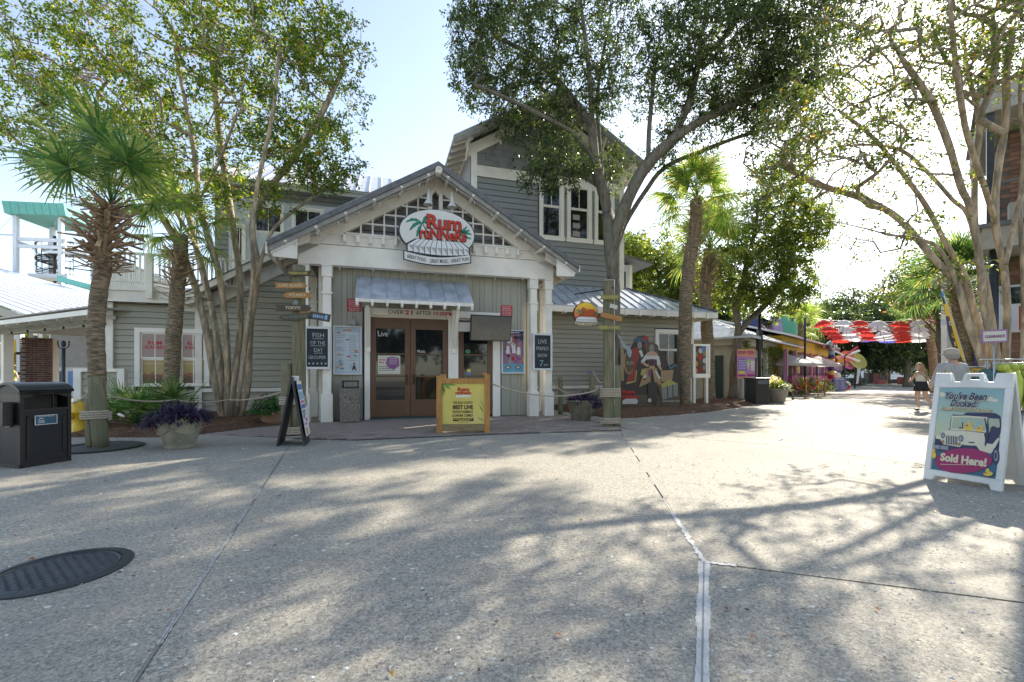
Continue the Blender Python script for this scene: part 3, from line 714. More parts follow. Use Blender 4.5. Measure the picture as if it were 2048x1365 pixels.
dk.box(-6.34, -3.6, 3.28, 3.34, 3.30, 3.62).box(-6.36, -3.6, 3.22, 3.30, 3.62, 3.76)
dk.build('deck_fascia', None, rest)
MB().box(-6.34, -3.6, 3.34, 8, 3.60, 3.70).build('deck_floor', soffit, rest)
MB().box(-6.34, -6.30, 3.34, 8, 3.30, 3.76).build('deck_side', white, rest)
MB().box(-6.36, -2.6, 3.22, 3.32, 4.66, 4.72).build('railing', white, rest)
MB().box(-6.36, -2.6, 3.24, 3.30, 3.86, 3.92).build('railing', white, rest)
for x in (-6.28, -5.08, -3.72): MB().box(x - .08, x + .08, 3.10, 3.22, 3.40, 4.68).build('railing_post', white, rest)
for k in range(30):
    x = -6.2 + k * .12
    if min(abs(x - c) for c in (-6.28, -5.08, -3.72)) > .09: MB().box(x - .02, x + .02, 3.25, 3.285, 3.92, 4.66).build('baluster', white2, rest)
# side railing of the deck
MB().box(-6.36, -6.28, 3.32, 8, 4.66, 4.72).build('railing', white, rest)
b = MB()
for k in range(36): y = 3.4 + k * .125; b.box(-6.34, -6.30, y - .02, y + .02, 3.76, 4.66)
b.build('balusters', white2, rest)

# ---- upper storey at the back left, t = 6
uw = MB().box(-4.3, 3.4, 6.02, 6.1, 3.7, 8.1).build('upper_wall', backing, rest)
bluew = mat('bluish_white_panel', (.62, .64, .66), (.54, .56, .58), scale=3, rough=.6)  # plain bluish white wall colour, shared with the dormer and far building
clap(uw, -4.3, 3.2, 7.55, 8.02, 6.0, m=greyd); clap(uw, -4.3, -3.9, 3.7, 7.55, 6.0, m=greyd)
MB().box(-4.35, -4.3, 6.0, 9, 3.7, 8.0).build('upper_side_wall', greyd, rest)
MB().box(-3.9, 3.2, 5.95, 6.03, 3.7, 7.55).build('wall_panel', bluew, rest)
for a, c, z0, z1 in ((-3.15, -2.1, 5.45, 7.42), (-1.85, -.75, 5.45, 7.42), (-3.75, -3.35, 3.9, 6.6), (-3.15, -2.3, 3.75, 5.3)): window(rest, a, c, z0, z1, 5.93, mull=1, trim=.09, sill=False)
MB().box(-5.2, 3.2, 5.3, 5.36, 7.78, 8.02).build('eave_board', soffit, rest)
up = MB().raw([(-5.3, 5.25, 7.98), (3.6, 5.25, 8.0), (3.6, 9, 10.2), (-3.2, 9, 10.15), (-5.3, 5.25, 7.9), (3.6, 5.25, 7.92), (3.6, 9, 10.1), (-3.2, 9, 10.05)], [(0, 1, 2, 3), (4, 7, 6, 5), (0, 4, 5, 1), (0, 3, 7, 4)]).build('upper_roof', soffit, rest)
for k in range(24):
    a = -5.3 + k * .44; c = a + .43; f = lambda x: max(0, min(1, (-3.2 - x) / 2.1)); ytop = lambda x: 9 - 3.75 * f(x)
    if a > 3.5: break
    def pt(x, y, h): return (x, y, 8.0 + (y - 5.25) * .5867 + h)
    b = MB().raw([pt(a, 5.2, .01), pt(c, 5.2, .01), pt(c, ytop(c), .01), pt(a, ytop(a), .01), pt(a, 5.2, .06), pt(a + .025, 5.2, .06), pt(a + .025, ytop(a), .06), pt(a, ytop(a), .06), pt(a + .025, 5.2, .01), pt(a + .025, ytop(a), .01)], [(0, 1, 2, 3), (4, 5, 6, 7), (0, 4, 7, 3), (5, 8, 9, 6)])
    b.build('roof_panel', whiteroof, up)
# ---- the tower, t = 5.1
TT = 5.1; TX0, TX1 = 4.72, 11.48; TC = 8.1; TZ = 12.62
tz = lambda s: TZ - PT * abs(s - TC)
tw = MB().prism([(TX0, 3.9), (TX1, 3.9), (TX1, tz(TX1) - .1), (TC, TZ - .1), (TX0, tz(TX0) - .1)], TT + .02, TT + .1).build('tower_wall', backing, rest)
holes = [(7.50, 10.95, 6.82, 9.3)]
clap(tw, TX0 + .22, TX1 - .22, 4.30, 9.05, TT, h=.225, holes=holes, m=greyd)
MB().box(TX0 + .22, TX1 - .22, TT - .05, TT + .02, 9.05, 9.48).build('band_board', white, rest)
for x in (TX0, TX1 - .22): MB().box(x, x + .22, TT - .055, TT + .05, 4.2, tz(TX0) - .3).build('corner_board', white, rest)
MB().box(TX0, TX0 + .05, TT + .05, TT + 6, 3.9, 10.0).build('tower_side_wall', greyd, rest)
MB().box(TX1 - .05, TX1, TT + .05, TT + 6, 3.9, 10.0).build('tower_side_wall', greyd, rest)
b = MB()
for k in range(26):
    z = 5.0 + k * .2; b.box(TX0 - .02, TX0, TT + .1, TT + 6, z, z + .185)
b.build('side_siding', greyd, rest)
for a, c in ((7.55, 8.64), (8.78, 9.92), (10.06, 11.0)):
    w, (p0, p1, l0, l1, u0, u1) = window(rest, a, c, 6.95, 9.25, TT - .02, mull=1, trim=.15, rail=.58)
    MB().box(a - .04, c + .04, TT - .09, TT, 6.78, 6.92).build('sill_board', white2, w)
    if a > 8.7 and a < 9:
        n = MB().mat(flat('frame_paper', (.35, .33, .30)))
        for zz in (7.85, 7.5, 7.15): rect(n, p0 + .1, p0 + .42, zz - .1, zz + .12, TT + .008)
        n.build('picture', None, w)
for x in (8.64, 9.92): MB().box(x + .02, x + .12, TT - .03, TT + .02, 6.82, 9.05).build('wall_strip', greyd, rest)
# shingles, individually
shm = MB().mat(shake).box(.006, .994, -.03, 0, 0, 1.05).mesh('shingle'); cnt = 0
z = 9.48
while z < TZ - .55:
    half = (TZ - .5 - (z + .13)) / PT; s = max(TX0 + .22, TC - half) - random.uniform(0, .1); end = min(TX1 - .22, TC + half)
    while s < end:
        w_ = random.uniform(.16, .34); e = min(s + w_, end); a = max(s, TX0 + .22)
        if e - a > .04: link('shingle', shm, tw, loc=(a, TT + random.uniform(-.012, .004), z + random.uniform(-.035, .03)), rot=(R(-4), 0, 0), scale=(e - a, 1, .27)); cnt += 1
        s += w_
    z += .25
# tower roof
def trf(sg):
    e = TC + sg * 4.2
    base = MB().mat(soffit).prism([(TC, TZ - .12), (e, tz(e) - .12), (e, tz(e) - .04), (TC, TZ - .04)], 4.35, 11).build('tower_roof', soffit, rest)
    b = MB().mat(metalroof).prism([(TC, TZ - .038), (e, tz(e) - .038), (e, tz(e)), (TC, TZ)], 4.33, 11); b.build('roof_sheet', None, base)
    for i in range(14): y = 4.33 + i * .48; MB().prism([(TC, TZ), (e, tz(e)), (e, tz(e) + .035), (TC, TZ + .035)], y, y + .025).build('roof_seam', metalroof, base)
    MB().prism([(TC, TZ - .12), (e, tz(e) - .12), (e, tz(e) - .3), (TC, TZ - .3)], 4.31, 4.36).build('rake_board', mat('aged_white_fascia', (0, 0, 0)), base)
    MB().prism([(TC, TZ - .30), (e - sg * .7, tz(e - sg * .7) - .30), (e - sg * .7, tz(e - sg * .7) - .75), (TC, TZ - .75)], TT - .07, TT - .01).build('raking_beam', white, base)
    for k in range(12):
        y = 4.6 + k * .55; x0 = e - sg * .04; x1 = e - sg * .8
        MB().prism([(x0, tz(x0) - .13), (x1, tz(x1) - .13), (x1, tz(x1) - .34), (x0, tz(x0) - .24)], y, y + .08).build('rafter_tail', white, base)
    for q in (.8, 2.2, 3.6):
        x = TC + sg * q; z_ = tz(x) - .2
        b = MB(); b.box(x - .05, x + .05, 4.35, TT, z_ - .08, z_ + .06); b.bar((x, 4.5, z_ - .05), (x, TT - .03, z_ - .65), .07, .07); b.build('roof_bracket', white, base)
trf(-1); trf(1)

# ---- right lower wing, t = 3.6, with hip skirt roof
rw = MB().box(5.5, 13.7, 3.62, 3.7, 0, 3.75).build('right_wall', backing, rest)
clap(rw, 5.55, 13.62, .80, 3.70, 3.6, holes=[(12.0, 13.3, 1.05, 3.08)]); clap(rw, 5.55, 13.62, .06, .66, 3.6)
MB().box(5.55, 13.62, 3.52, 3.62, .67, .79).build('band_board', white, rest)
MB().box(13.6, 13.82, 3.48, 3.72, 0, 3.75).build('corner_board', white, rest)
MB().box(13.72, 13.8, 3.7, 8, 0, 3.75).build('wing_side_wall', grey, rest)
MB().box(7.25, 7.42, 3.46, 3.6, .8, 2.9).build('corner_board', white, rest)
w, _q = window(rest, 12.0, 13.3, 1.1, 3.06, 3.55, mull=2, trim=.15, rail=.62)
b = MB().mat(org); b.tube(smooth_line([(12.3, 3.545, 2.40), (12.45, 3.545, 2.36), (12.6, 3.545, 2.48), (12.7, 3.545, 2.50)], 4), .014, 5); b.build('neon_tube', None, w)
E0, E1_, HZ = 2.88, 14.5, 3.80      # eave line and right corner
hip = MB().mat(soffit).raw([(5.6, E0, HZ - .06), (E1_, E0, HZ - .06), (E1_ - 3.1, 5.3, 5.02), (5.6, 5.3, 5.02), (E1_, 9, HZ - .06), (E1_ - 3.1, 9, 5.02)], [(0, 1, 2, 3), (1, 4, 5, 2)]).build('skirt_roof', soffit, rest)
k = 0; x = 5.7
while x < E1_ - .1:
    c = min(x + .42, E1_); f = lambda u: E0 + (5.3 - E0) * min(1, (E1_ - u) / 3.1)
    def pz(u, y, h): return (u, y, HZ + (y - E0) * (5.1 - HZ) / (5.3 - E0) + h - .04)
    b = MB().raw([pz(x, E0 - .03, .0), pz(c - .004, E0 - .03, .0), pz(c - .004, f(c), .0), pz(x, f(x), .0), pz(x, E0 - .03, -.03), pz(c, E0 - .03, -.03)], [(0, 1, 2, 3), (4, 5, 1, 0)])
    b.raw([pz(x, E0 - .03, .04), pz(x + .022, E0 - .03, .04), pz(x + .022, f(x), .04), pz(x, f(x), .04), pz(x, E0 - .03, 0), pz(x, f(x), 0), pz(x + .022, E0 - .03, 0), pz(x + .022, f(x), 0)], [(0, 1, 2, 3), (4, 0, 3, 5), (1, 6, 7, 2), (4, 6, 1, 0)])
    b.build('roof_panel', metalroof, hip); x += .42
MB().bar((E1_, E0 - .02, HZ - .01), (E1_ - 3.1, 5.3, 5.09), .16, .05).build('hip_cap', roofdark, hip)
MB().raw([(E1_ + .01, E0, HZ - .03), (E1_ + .01, 9, HZ - .03), (E1_ - 3.09, 9, 5.07), (E1_ - 3.09, 5.3, 5.07)], [(0, 1, 2, 3)]).build('roof_sheet', metalroof, hip)
MB().box(5.6, E1_, E0 - .02, E0 + .02, HZ - .30, HZ - .07).build('fascia', white, hip)
MB().box(E1_ - .04, E1_, E0 + .02, 9, HZ - .30, HZ - .07).build('fascia', white, hip)
MB().box(5.6, E1_ - .04, E0 + .02, 3.6, HZ - .14, HZ - .10).build('eave_soffit', soffit, hip)
MB().box(13.8, E1_ - .04, 3.6, 9, HZ - .14, HZ - .10).build('eave_soffit', soffit, hip)
x = 5.9
while x < E1_ - .2: MB().box(x - .035, x + .035, E0 - .07, E0 + .3, HZ - .34, HZ - .12).build('rafter_tail', white2, hip); x += .62
# small dormer block behind the tower
dm = MB().box(11.5, 13.0, 7.0, 9.5, 4.8, 6.55).build('dormer', bluew, rest); MB().prism([(11.4, 6.9), (13.9, 6.5), (13.9, 6.62), (11.4, 7.02)], 6.4, 10).build('dormer_roof', roofdark, rest)
MB().box(12.9, 13.06, 6.95, 7.1, 4.8, 6.55).build('corner_board', white, rest)
for x in (11.75, 12.3): MB().box(x, x + .4, 6.95, 6.99, 5.2, 6.2).build('pane', glass, dm)
# icicle light string along the porch eave
cord = mat('white_cord', (.6, .6, .58), rough=.5)
b = MB()
for (x0, x1, y, zf) in ((-1.1, AX, -.60, lambda s: zr(s) - .32), (AX, 6.5, -.60, lambda s: zr(s) - .32), (-.5, 6.0, -.03, lambda s: 3.95)):
    pts = []
    n_ = 40
    for i in range(n_ + 1): s_ = x0 + (x1 - x0) * i / n_; pts.append((s_, y, zf(s_) - .02 * abs(math.sin(i * .8))))
    b.tube(pts, .006, 4, smooth=False)
    for i in range(0, n_, 5): p = pts[i]; b.tube([p, (p[0], p[1], p[2] - .085)], [.012, .009], 5)
b.build('light_string', cord, rest)
# ================================================================ THINGS AT THE ENTRANCE
def bthing(name, s, t, z, label, cat, group=None, rz=0): return thing(name, W(s, t, z), BA + rz, label, cat, group)
def leafpoly(b, p, d, l, w, up=Vector((0, 0, 1))):
    d = Vector(d).normalized(); a = d.cross(up); a = a.normalized() if a.length > 1e-3 else Vector((1, 0, 0)); p = Vector(p)
    b.poly([p, p + d * l * .5 + a * w / 2, p + d * l, p + d * l * .5 - a * w / 2])
def logo(par, cx, cz, w, y, scheme='white', raised=.02):
    """oval sign face with palm, two lines of lettering, piano keys and a curved ribbon"""
    h = w * .50; o = y
    def P(col, pts, dy, name='print'):
        b = MB().mat(col); b.poly([(cx + px * w, dy, cz + pz * w) for px, pz in pts]); return b.build(name, None, par)
    base = flat('sign_cream', (.72, .70, .64)) if scheme == 'white' else None
    # palm leaves
    g = flat('palm_green', (.02, .21, .12)); b = MB().mat(g)
    def frond(x0, z0, pts, wd):
        L = []; Rr = []
        for i, (x, z) in enumerate(pts):
            q = pts[min(i + 1, len(pts) - 1)]; p = pts[max(i - 1, 0)]; dx, dz = q[0] - p[0], q[1] - p[1]; n = math.hypot(dx, dz) or 1
            k = wd * math.sin(math.pi * (i + .4) / len(pts)) * (1 if i % 2 else .72); L.append((x - dz / n * k * .5, z + dx / n * k * .5)); Rr.append((x + dz / n * k, z - dx / n * k))
        for i in range(len(pts) - 1): b.poly([(cx + u * w, o - .004, cz + v * w) for u, v in (Rr[i], Rr[i + 1], L[i + 1], L[i])])
    def arc(x0, z0, x1, z1, s): return [(x0 + (x1 - x0) * i / 8, z0 + (z1 - z0) * i / 8 + s * math.sin(math.pi * i / 8)) for i in range(9)]
    frond(0, 0, arc(-.21, .09, -.42, .08, .04), .03); frond(0, 0, arc(-.21, .09, -.37, -.02, .03), .034); frond(0, 0, arc(-.21, .09, -.28, -.1, .0), .034)
    frond(0, 0, arc(-.21, .09, -.13, .19, .03), .034); frond(0, 0, arc(-.21, .09, -.10, .08, .03), .03)
    for e in ((.47, .0, .02), (.46, -.06, .0), (.40, .11, -.01), (.44, .06, .0)): frond(0, 0, arc(.28, .0, e[0], e[1], e[2]), .028)
    b.build('palm_print', None, par)
    b = MB().mat(flat('trunk_brown', (.10, .05, .03))); b.poly([(cx + px * w, o - .003, cz + pz * w) for px, pz in ((-.21, .09), (-.2, .09), (-.10, -.06), (-.13, -.06))]); b.build('trunk_print', None, par)
    k = flat('letter_outline', (.05, .015, .01)); rd = flat('letter_red', (.56, .035, .012)); og = flat('letter_orange', (.75, .22, .03))
    if scheme != 'white': rd = flat('letter_orange_red', (.60, .12, .02))
    for (s, x, z, ww, hh) in (('Rum', .085, .115, .46, .185), ('runners', .07, -.045, .62, .15)):
        S = s.replace('nn', 'nN') if s == 'runners' else s
        S = 'ruNNeRs' if s == 'runners' else 'Rum'
        txt(S, par, cx + x * w, cz + z * w, .3, k, y=o - .006 - raised * .2, width=ww * w * 1.035, height=hh * w * 1.08, bold=.045, ext=raised * .3)
        txt(S, par, cx + x * w, cz + z * w + .002, .3, rd, y=o - .008 - raised * .6, width=ww * w, height=hh * w, bold=.02, ext=raised * .4)
    # keys
    n = 11; kb = flat('key_white', (.74, .74, .72)); kg = flat('key_shade_print', (.42, .40, .36)); kk = flat('key_black', (.025, .025, .03))
    def edge(i):
        f = i / n; xb = -.40 + .83 * f; xt = -.28 + .60 * f; return xb, xt
    zc = lambda x: -.275 + .0 * x - .045 * math.cos((x) * 3.2)
    b = MB().mat(kk); b.poly([(cx + px * w, o - .005, cz + pz * w) for px, pz in [(-.415, -.19), (-.415, -.30)] + [(-.415 + .86 * i / 8, zc(-.415 + .86 * i / 8) - .02) for i in range(9)] + [(.445, -.2), (.33, -.12), (-.30, -.12)]]); b.build('key_backing', None, par)
    for i in range(n):
        b0, t0 = edge(i); b1, t1 = edge(i + 1); g_ = .004
        zt = -.125; zm = -.20 - .02 * math.cos((b0 + b1) * 1.6); zb = zc((b0 + b1) / 2)
        mb0 = t0 + (b0 - t0) * .62; mb1 = t1 + (b1 - t1) * .62
        b = MB().mat(kb); b.prism([(cx + (t0 + g_) * w, cz + zt * w), (cx + (t1 - g_) * w, cz + zt * w), (cx + (b1 - g_) * w, cz + zm * w), (cx + (b0 + g_) * w, cz + zm * w)][::-1], o - .012, o - .004)
        b.mat(kb).prism([(cx + (b0 + g_) * w, cz + zm * w), (cx + (b1 - g_) * w, cz + zm * w), (cx + (b1 - g_) * w, cz + (zb) * w), (cx + (b0 + g_) * w, cz + zb * w)][::-1], o - .013, o - .004)
        b.mat(kg).poly([(cx + (b0 + g_ * 2) * w, o - .015, cz + (zm - .004) * w), (cx + (b1 - g_) * w, o - .015, cz + (zm - .004) * w), (cx + (b1 - g_) * w, o - .015, cz + (zb + .01) * w)])
        b.build('piano_key', None, par)
    rib = base or flat('ribbon_cream', (.62, .54, .36))
    up = [(-.44 + .88 * i / 12, -.305 - .05 * math.sin(math.pi * (i / 12 * 1.1)) - .0 * i) for i in range(13)]; lo = [(x, z - .10) for x, z in up]
    b = MB().mat(kk).prism([(cx + x * w, cz + z * w) for x, z in [(-.455, up[0][1] + .012)] + up + [(.455, up[-1][1] + .012), (.455, lo[-1][1] - .012)] + [(x, z - .012) for x, z in lo[::-1]] + [(-.455, lo[0][1] - .012)]], o - .02, o)
    b.build('ribbon_edge', None, par)
    b = MB().mat(rib).prism([(cx + x * w, cz + z * w) for x, z in up + lo[::-1]], o - .026, o - .018); b.build('ribbon', None, par)
    S = 'GREAT FOOD. GREAT MUSIC. GREAT FUN!'; n = len(S)
    def zz(x): i = (x + .44) / .88; return -.305 - .05 * math.sin(math.pi * i * 1.1) - .052
    for a, c, u in (('GREAT FOOD.', -.28, 0), ('GREAT MUSIC.', .02, 0), ('GREAT FUN!', .30, 0)):
        sl = (zz(c + .05) - zz(c - .05)) / .1
        txt(a, par, cx + c * w, cz + zz(c) * w, .1, kk, y=o - .028, width=.255 * w, height=.05 * w, rot=-math.atan(sl), bold=.01)
# ---- main oval sign
sg = bthing('oval_restaurant_sign', 2.74, -.36, 4.88, 'big white oval restaurant sign with red lettering, palm and piano keys on the entrance gable', 'sign')
W_ = 1.93; ov = oval(0, .02, W_ / 2, .60, 48)
MB().prism([(x * 1.02, z * 1.0) for x, z in oval(0, .02, W_ / 2 + .012, .615, 48)], -.03, .06).build('sign_edge', flat('sign_dark_edge', (.03, .035, .035)), sg)
MB().prism(ov, -.045, -.02).build('sign_board', flat('sign_cream', (.72, .70, .64)), sg)
logo(sg, 0, .06, W_, -.047, raised=.03)
MB().box(-.5, .5, .06, .35, .2, .26).build('mounting_bracket', black, sg)
# gooseneck lamps
lm = mat('white_enamel', (.72, .72, .70), rough=.35)
for x, lb in ((2.50, 'left white gooseneck lamp above the oval restaurant sign'), (3.12, 'right white gooseneck lamp above the oval restaurant sign')):
    g = bthing('gooseneck_lamp', x, -.05, 5.35, lb, 'lamp', 'white gooseneck lamps over the sign')
    MB().tube(smooth_line([(0, .06, .12), (0, -.08, .10), (0, -.16, .3), (0, -.14, .62), (0, -.22, .74), (0, -.30, .66), (0, -.31, .56)], 5), .016, 8).build('arm', lm, g)
    MB().lathe([(.018, .58), (.045, .52), (.05, .42), (.08, .36), (.125, .29), (.13, .275), (.12, .275), (.05, .38)], (0, -.31, 0), 18).build('lamp_shade', lm, g)
    MB().ell((0, -.31, .36), .035, .035, .05).build('bulb', mat('bulb_glass', (.8, .8, .75), rough=.1), g)
# small barn lamp over the menu case
g = bthing('barn_lamp', .64, .2, 2.5, 'small grey dome lamp over the menu case', 'lamp')
MB().lathe([(.02, .17), (.03, .14), (.05, .12), (.11, .06), (.13, .02), (.12, .02), (.04, .1)], n=18).build('lamp_shade', mat('grey_enamel', (.35, .36, .36), rough=.4), g)
MB().tube([(0, 0, .15), (0, 0, .24), (0, .12, .24)], .012).build('arm', mat('grey_enamel', (0, 0, 0)), g)
MB().ell((0, 0, .02), .045, .045, .035).build('bulb', mat('bulb_glass', (0, 0, 0)), g)
# red notices
for s, z, lb in ((.64, 3.035, 'red notice about beverages beside the awning, above the barn lamp'), (4.82, 3.05, 'red notice about beverages above the wall television')):
    n = bthing('red_notice', s, .335, z, lb, 'notice', 'red beverage notices'); MB().box(-.17, .17, -.006, 0, -.165, .165).build('notice_board', redl, n)
    for k, tx in enumerate(('Beverages NOT', 'Purchased Here', 'NOT Permitted', 'Due To Village Policy', 'From Front Patio', 'Thank You')): txt(tx, n, 0, .125 - k * .052, .04, whitel, y=-.008, width=.28 - .02 * (k % 2), height=.03, bold=.02)
# ---- framed cases
frm = mat('white_case_frame', (.72, .72, .70), rough=.4)
def case(s, z, w, h, label, cat, name, fill):
    o = bthing(name, s, .31, z, label, cat); b = MB(); f = .035
    for x0, x1, z0, z1 in ((-w / 2, w / 2, h / 2 - f, h / 2), (-w / 2, w / 2, -h / 2, -h / 2 + f), (-w / 2, -w / 2 + f, -h / 2 + f, h / 2 - f), (w / 2 - f, w / 2, -h / 2 + f, h / 2 - f)): b.box(x0, x1, -.05, .03, z0, z1)
    b.build('frame', frm, o); fill(o, w / 2 - f, h / 2 - f)
    m = MATS.get('case_glass')
    return o
def menu(o, w, h):
    b = MB().mat(flat('menu_paper', (.42, .52, .60))); rect(b, -w, w, -h, h, -.01); b.mat(flat('menu_pale', (.56, .62, .66))); rect(b, -w * .92, w * .92, -h * .93, h * .8, -.012)
    b.mat(flat('cream', (.6, .55, .4))); b.poly([(x, -.016, z) for x, z in oval(0, h * .88, .12, .045, 14)])
    for i in range(22):
        b.mat(greyl)
        for sx in (-1, 1):
            if random.random() < .85: scribble(b, sx * w * .5 - w * .38, sx * w * .5 + w * random.uniform(.1, .36), h * .70 - i * h * .072, .008, -.016)
    for c, x, z in ((redl, -.22, .46), (redl, .22, -.04), (org, -.22, -.10), (org, .2, .0), (blu, -.18, -.28), (grn, .2, -.14), (grn, -.16, -.36), (purp, 0, .28), (blu, -.14, -.48), (org, -.24, -.44), (redl, .02, -.16)): b.mat(c); b.poly([(px, -.018, pz) for px, pz in oval(x, z, .05, .016, 8)])
    b.mat(flat('dark_brown', (.06, .03, .02))); b.poly([(.1, -.018, -.56), (.13, -.018, -.42), (.16, -.018, -.36), (.19, -.018, -.43), (.22, -.018, -.56), (.16, -.018, -.48)]); b.poly([(x, -.018, z) for x, z in oval(.16, -.345, .025, .025, 8)]); b.build('menu_print', None, o)
    txt('RUM RUNNERS', o, 0, h * .88, .04, redl, y=-.019, width=.2, height=.03, bold=.03)
case(.48, 1.84, .70, 1.27, 'white framed food menu case on the wall left of the doors', 'menu case', 'menu_case', menu)
def poster(o, w, h):
    b = MB().mat(flat('poster_mauve', (.30, .18, .24))); rect(b, -w, w, -h, h, -.01); b.mat(flat('poster_blue', (.14, .36, .50))); rect(b, -w, w, -h, -h * .6, -.012)
    b.mat(flat('poster_navy', (.05, .06, .10))); rect(b, -w, w, h * .86, h, -.012)
    cols = [pink, whitel, flat('skin_print', (.45, .26, .18)), flat('dark_brown', (0, 0, 0)), flat('poster_grey', (.3, .3, .34)), purp, flat('poster_navy', (0, 0, 0)), org]
    for i in range(34):
        b.mat(random.choice(cols)); x, z = random.uniform(-w * .8, w * .8), random.uniform(-h * .5, h * .75); b.poly([(px, -.014 - i * .0002, pz) for px, pz in oval(x, z, random.uniform(.03, .1), random.uniform(.04, .12), 9)])
    for x, z in ((-.16, .08), (.02, .1), (.17, .06)):      # performers
        b.mat(whitel); b.poly([(x - .06, -.022, z - .14), (x + .06, -.022, z - .14), (x + .045, -.022, z + .08), (x - .045, -.022, z + .08)]); b.mat(flat('skin_print', (0, 0, 0))); b.poly([(px, -.023, pz) for px, pz in oval(x, z + .125, .03, .04, 10)])
    b.mat(redl); b.poly([(px, -.023, pz) for px, pz in oval(0, -.2, .05, .07, 10)])
    for sx in (-1, 1): b.mat(flat('dark_brown', (0, 0, 0))); b.poly([(px, -.015, pz) for px, pz in oval(sx * w * .48, -h * .76, .085, .055, 14)]); b.mat(flat('cream', (0, 0, 0))); b.poly([(px, -.017, pz) for px, pz in oval(sx * w * .48, -h * .76, .06, .035, 14)])
    b.mat(whitel); scribble(b, -w * .7, w * .7, h * .93, .03, -.024); b.build('poster_print', None, o)
case(5.0, 1.87, .70, 1.27, 'white framed show poster of performers on the wall right of the doors', 'poster case', 'poster_case', poster)
# ---- hand lettered blackboards
def board(s, z, label, lines, stars=False):
    o = bthing('chalkboard', s, -.03, z, label, 'chalkboard', 'hand lettered chalkboards on the porch posts')
    w, h, f = .30, .53, .055; b = MB()
    for x0, x1, z0, z1 in ((-w, w, h - f, h), (-w, w, -h, -h + f), (-w, -w + f, -h + f, h - f), (w - f, w, -h + f, h - f)): b.box(x0, x1, -.08, -.02, z0, z1)
    b.build('frame', frm, o); MB().box(-w + f, w - f, -.05, -.03, -h + f, h - f).build('slate', blackp, o)
    for tx, x, zz, ww, hh, c, und in lines:
        txt(tx, o, x, zz, .1, c, y=-.054, width=ww, height=hh, bold=-.012)
        if und: MB().box(x - ww / 2, x + ww / 2, -.056, -.052, zz - hh / 2 - .03, zz - hh / 2 - .022).build('chalk_line', c, o)
    if stars:
        b = MB()
        for k in range(5):
            cx_, cz_ = -.19 + k * .095, -.39; pts = [(cx_ + (.032 if i % 2 == 0 else .013) * math.sin(math.pi * i / 5), -.054, cz_ + (.032 if i % 2 == 0 else .013) * math.cos(math.pi * i / 5)) for i in range(10)]; c_ = (cx_, -.054, cz_)
            for i in range(10): b.poly([c_, pts[i], pts[(i + 1) % 10]])
        b.build('chalk_stars', chalk, o)
chalk = flat('chalk', (.55, .57, .56)); chalkb = flat('blue_chalk', (.25, .48, .62))
board(-.20, 1.87, 'chalkboard reading fish of the day grouper on the left porch posts', [('FISH', .02, .31, .26, .11, chalk, 1), ('OF THE', .01, .12, .34, .09, chalk, 1), ('DAY', .02, -.06, .2, .09, chalk, 1), ('GROUPER', -.01, -.24, .40, .08, chalk, 0)], True)
board(5.77, 1.86, 'chalkboard reading live piano show 7pm on the right porch posts', [('LIVE', 0, .29, .26, .12, chalk, 0), ('PIANO', 0, .09, .36, .11, chalk, 0), ('SHOW', 0, -.11, .30, .10, chalk, 0), ('7', -.03, -.34, .11, .17, chalkb, 0), ('pm', .11, -.37, .12, .06, chalk, 0)])
# ---- television
tv = bthing('wall_television', 4.2, -.28, 2.46, 'black outdoor television tilted down on the wall over the side door', 'television'); tv.rotation_euler = (R(12), 0, BA)
MB().box(-.57, .57, -.02, .09, -.34, .36).build('housing', black, tv, bevel=.01)
scr = mat('dusty_screen', (.10, .095, .08), (.13, .12, .10), scale=3, rough=.14, spec=.8)
MB().box(-.545, .545, -.024, -.018, -.315, .335).build('screen', scr, tv)
MB().box(-.12, .12, .09, .5, -.1, .1).build('wall_mount', black, tv)
# ---- aggregate trash bin with black hood
agg = mat('exposed_aggregate', (.34, .30, .24), (.10, .09, .075), scale=55, rough=.9, bump=1, bscale=60, lo=.46, hi=.54)
o = bthing('aggregate_trash_bin', .58, -.10, 0, 'pebble concrete trash bin with black hood beside the doors', 'trash bin')
b = MB(); b.raw([(x * w_, y * w_, z) for z, w_ in ((.02, .23), (.86, .255)) for x, y in ((-1, -1), (1, -1), (1, 1), (-1, 1))], [(0, 1, 5, 4), (1, 2, 6, 5), (2, 3, 7, 6), (3, 0, 4, 7), (4, 5, 6, 7), (3, 2, 1, 0)]); b.build('body', agg, o, bevel=.015)
b = MB(); b.box(-.2, .2, -.2, .2, .86, .89); b.box(-.19, -.165, -.17, .17, .89, 1.03).box(.165, .19, -.17, .17, .89, 1.03).box(-.2, .2, -.18, .18, 1.02, 1.055); b.build('hood', black, o, bevel=.008)
# ---- wooden box sign
o = thing('wooden_box_sign', W(3.03, -2.66, 0), R(3), 'orange wooden box sign with yellow panel advertising live entertainment in front of the doors', 'sign')
PW, PD, PH = .49, .36, 1.18; b = MB()
for i, (x, y) in enumerate(((-PW, -PD), (PW, -PD), (-PW, PD), (PW, PD))): MB().box(x - .055, x + .055, y - .05, y + .05, 0, PH + (.03 if y > 0 else 0)).build('corner_post', wood, o, bevel=.006)
oldw = mat('weathered_rail', (.30, .22, .10), (.17, .13, .07), scale=7, stretch=(.7, 5, 5), rough=.7, bump=.2)
for y in (-PD, PD):
    MB().box(-PW + .055, PW - .055, y - .035, y + .035, 1.02, 1.12).build('top_rail', wood, o); MB().box(-PW + .055, PW - .055, y - .035, y + .035, .05, .19).build('bottom_rail', oldw, o)
for x in (-PW, PW):
    MB().box(x - .03, x + .03, -PD + .05, PD - .05, 1.0, 1.12).build('top_rail', wood, o); MB().box(x - .03, x + .03, -PD + .05, PD - .05, .05, .19).build('bottom_rail', oldw, o)
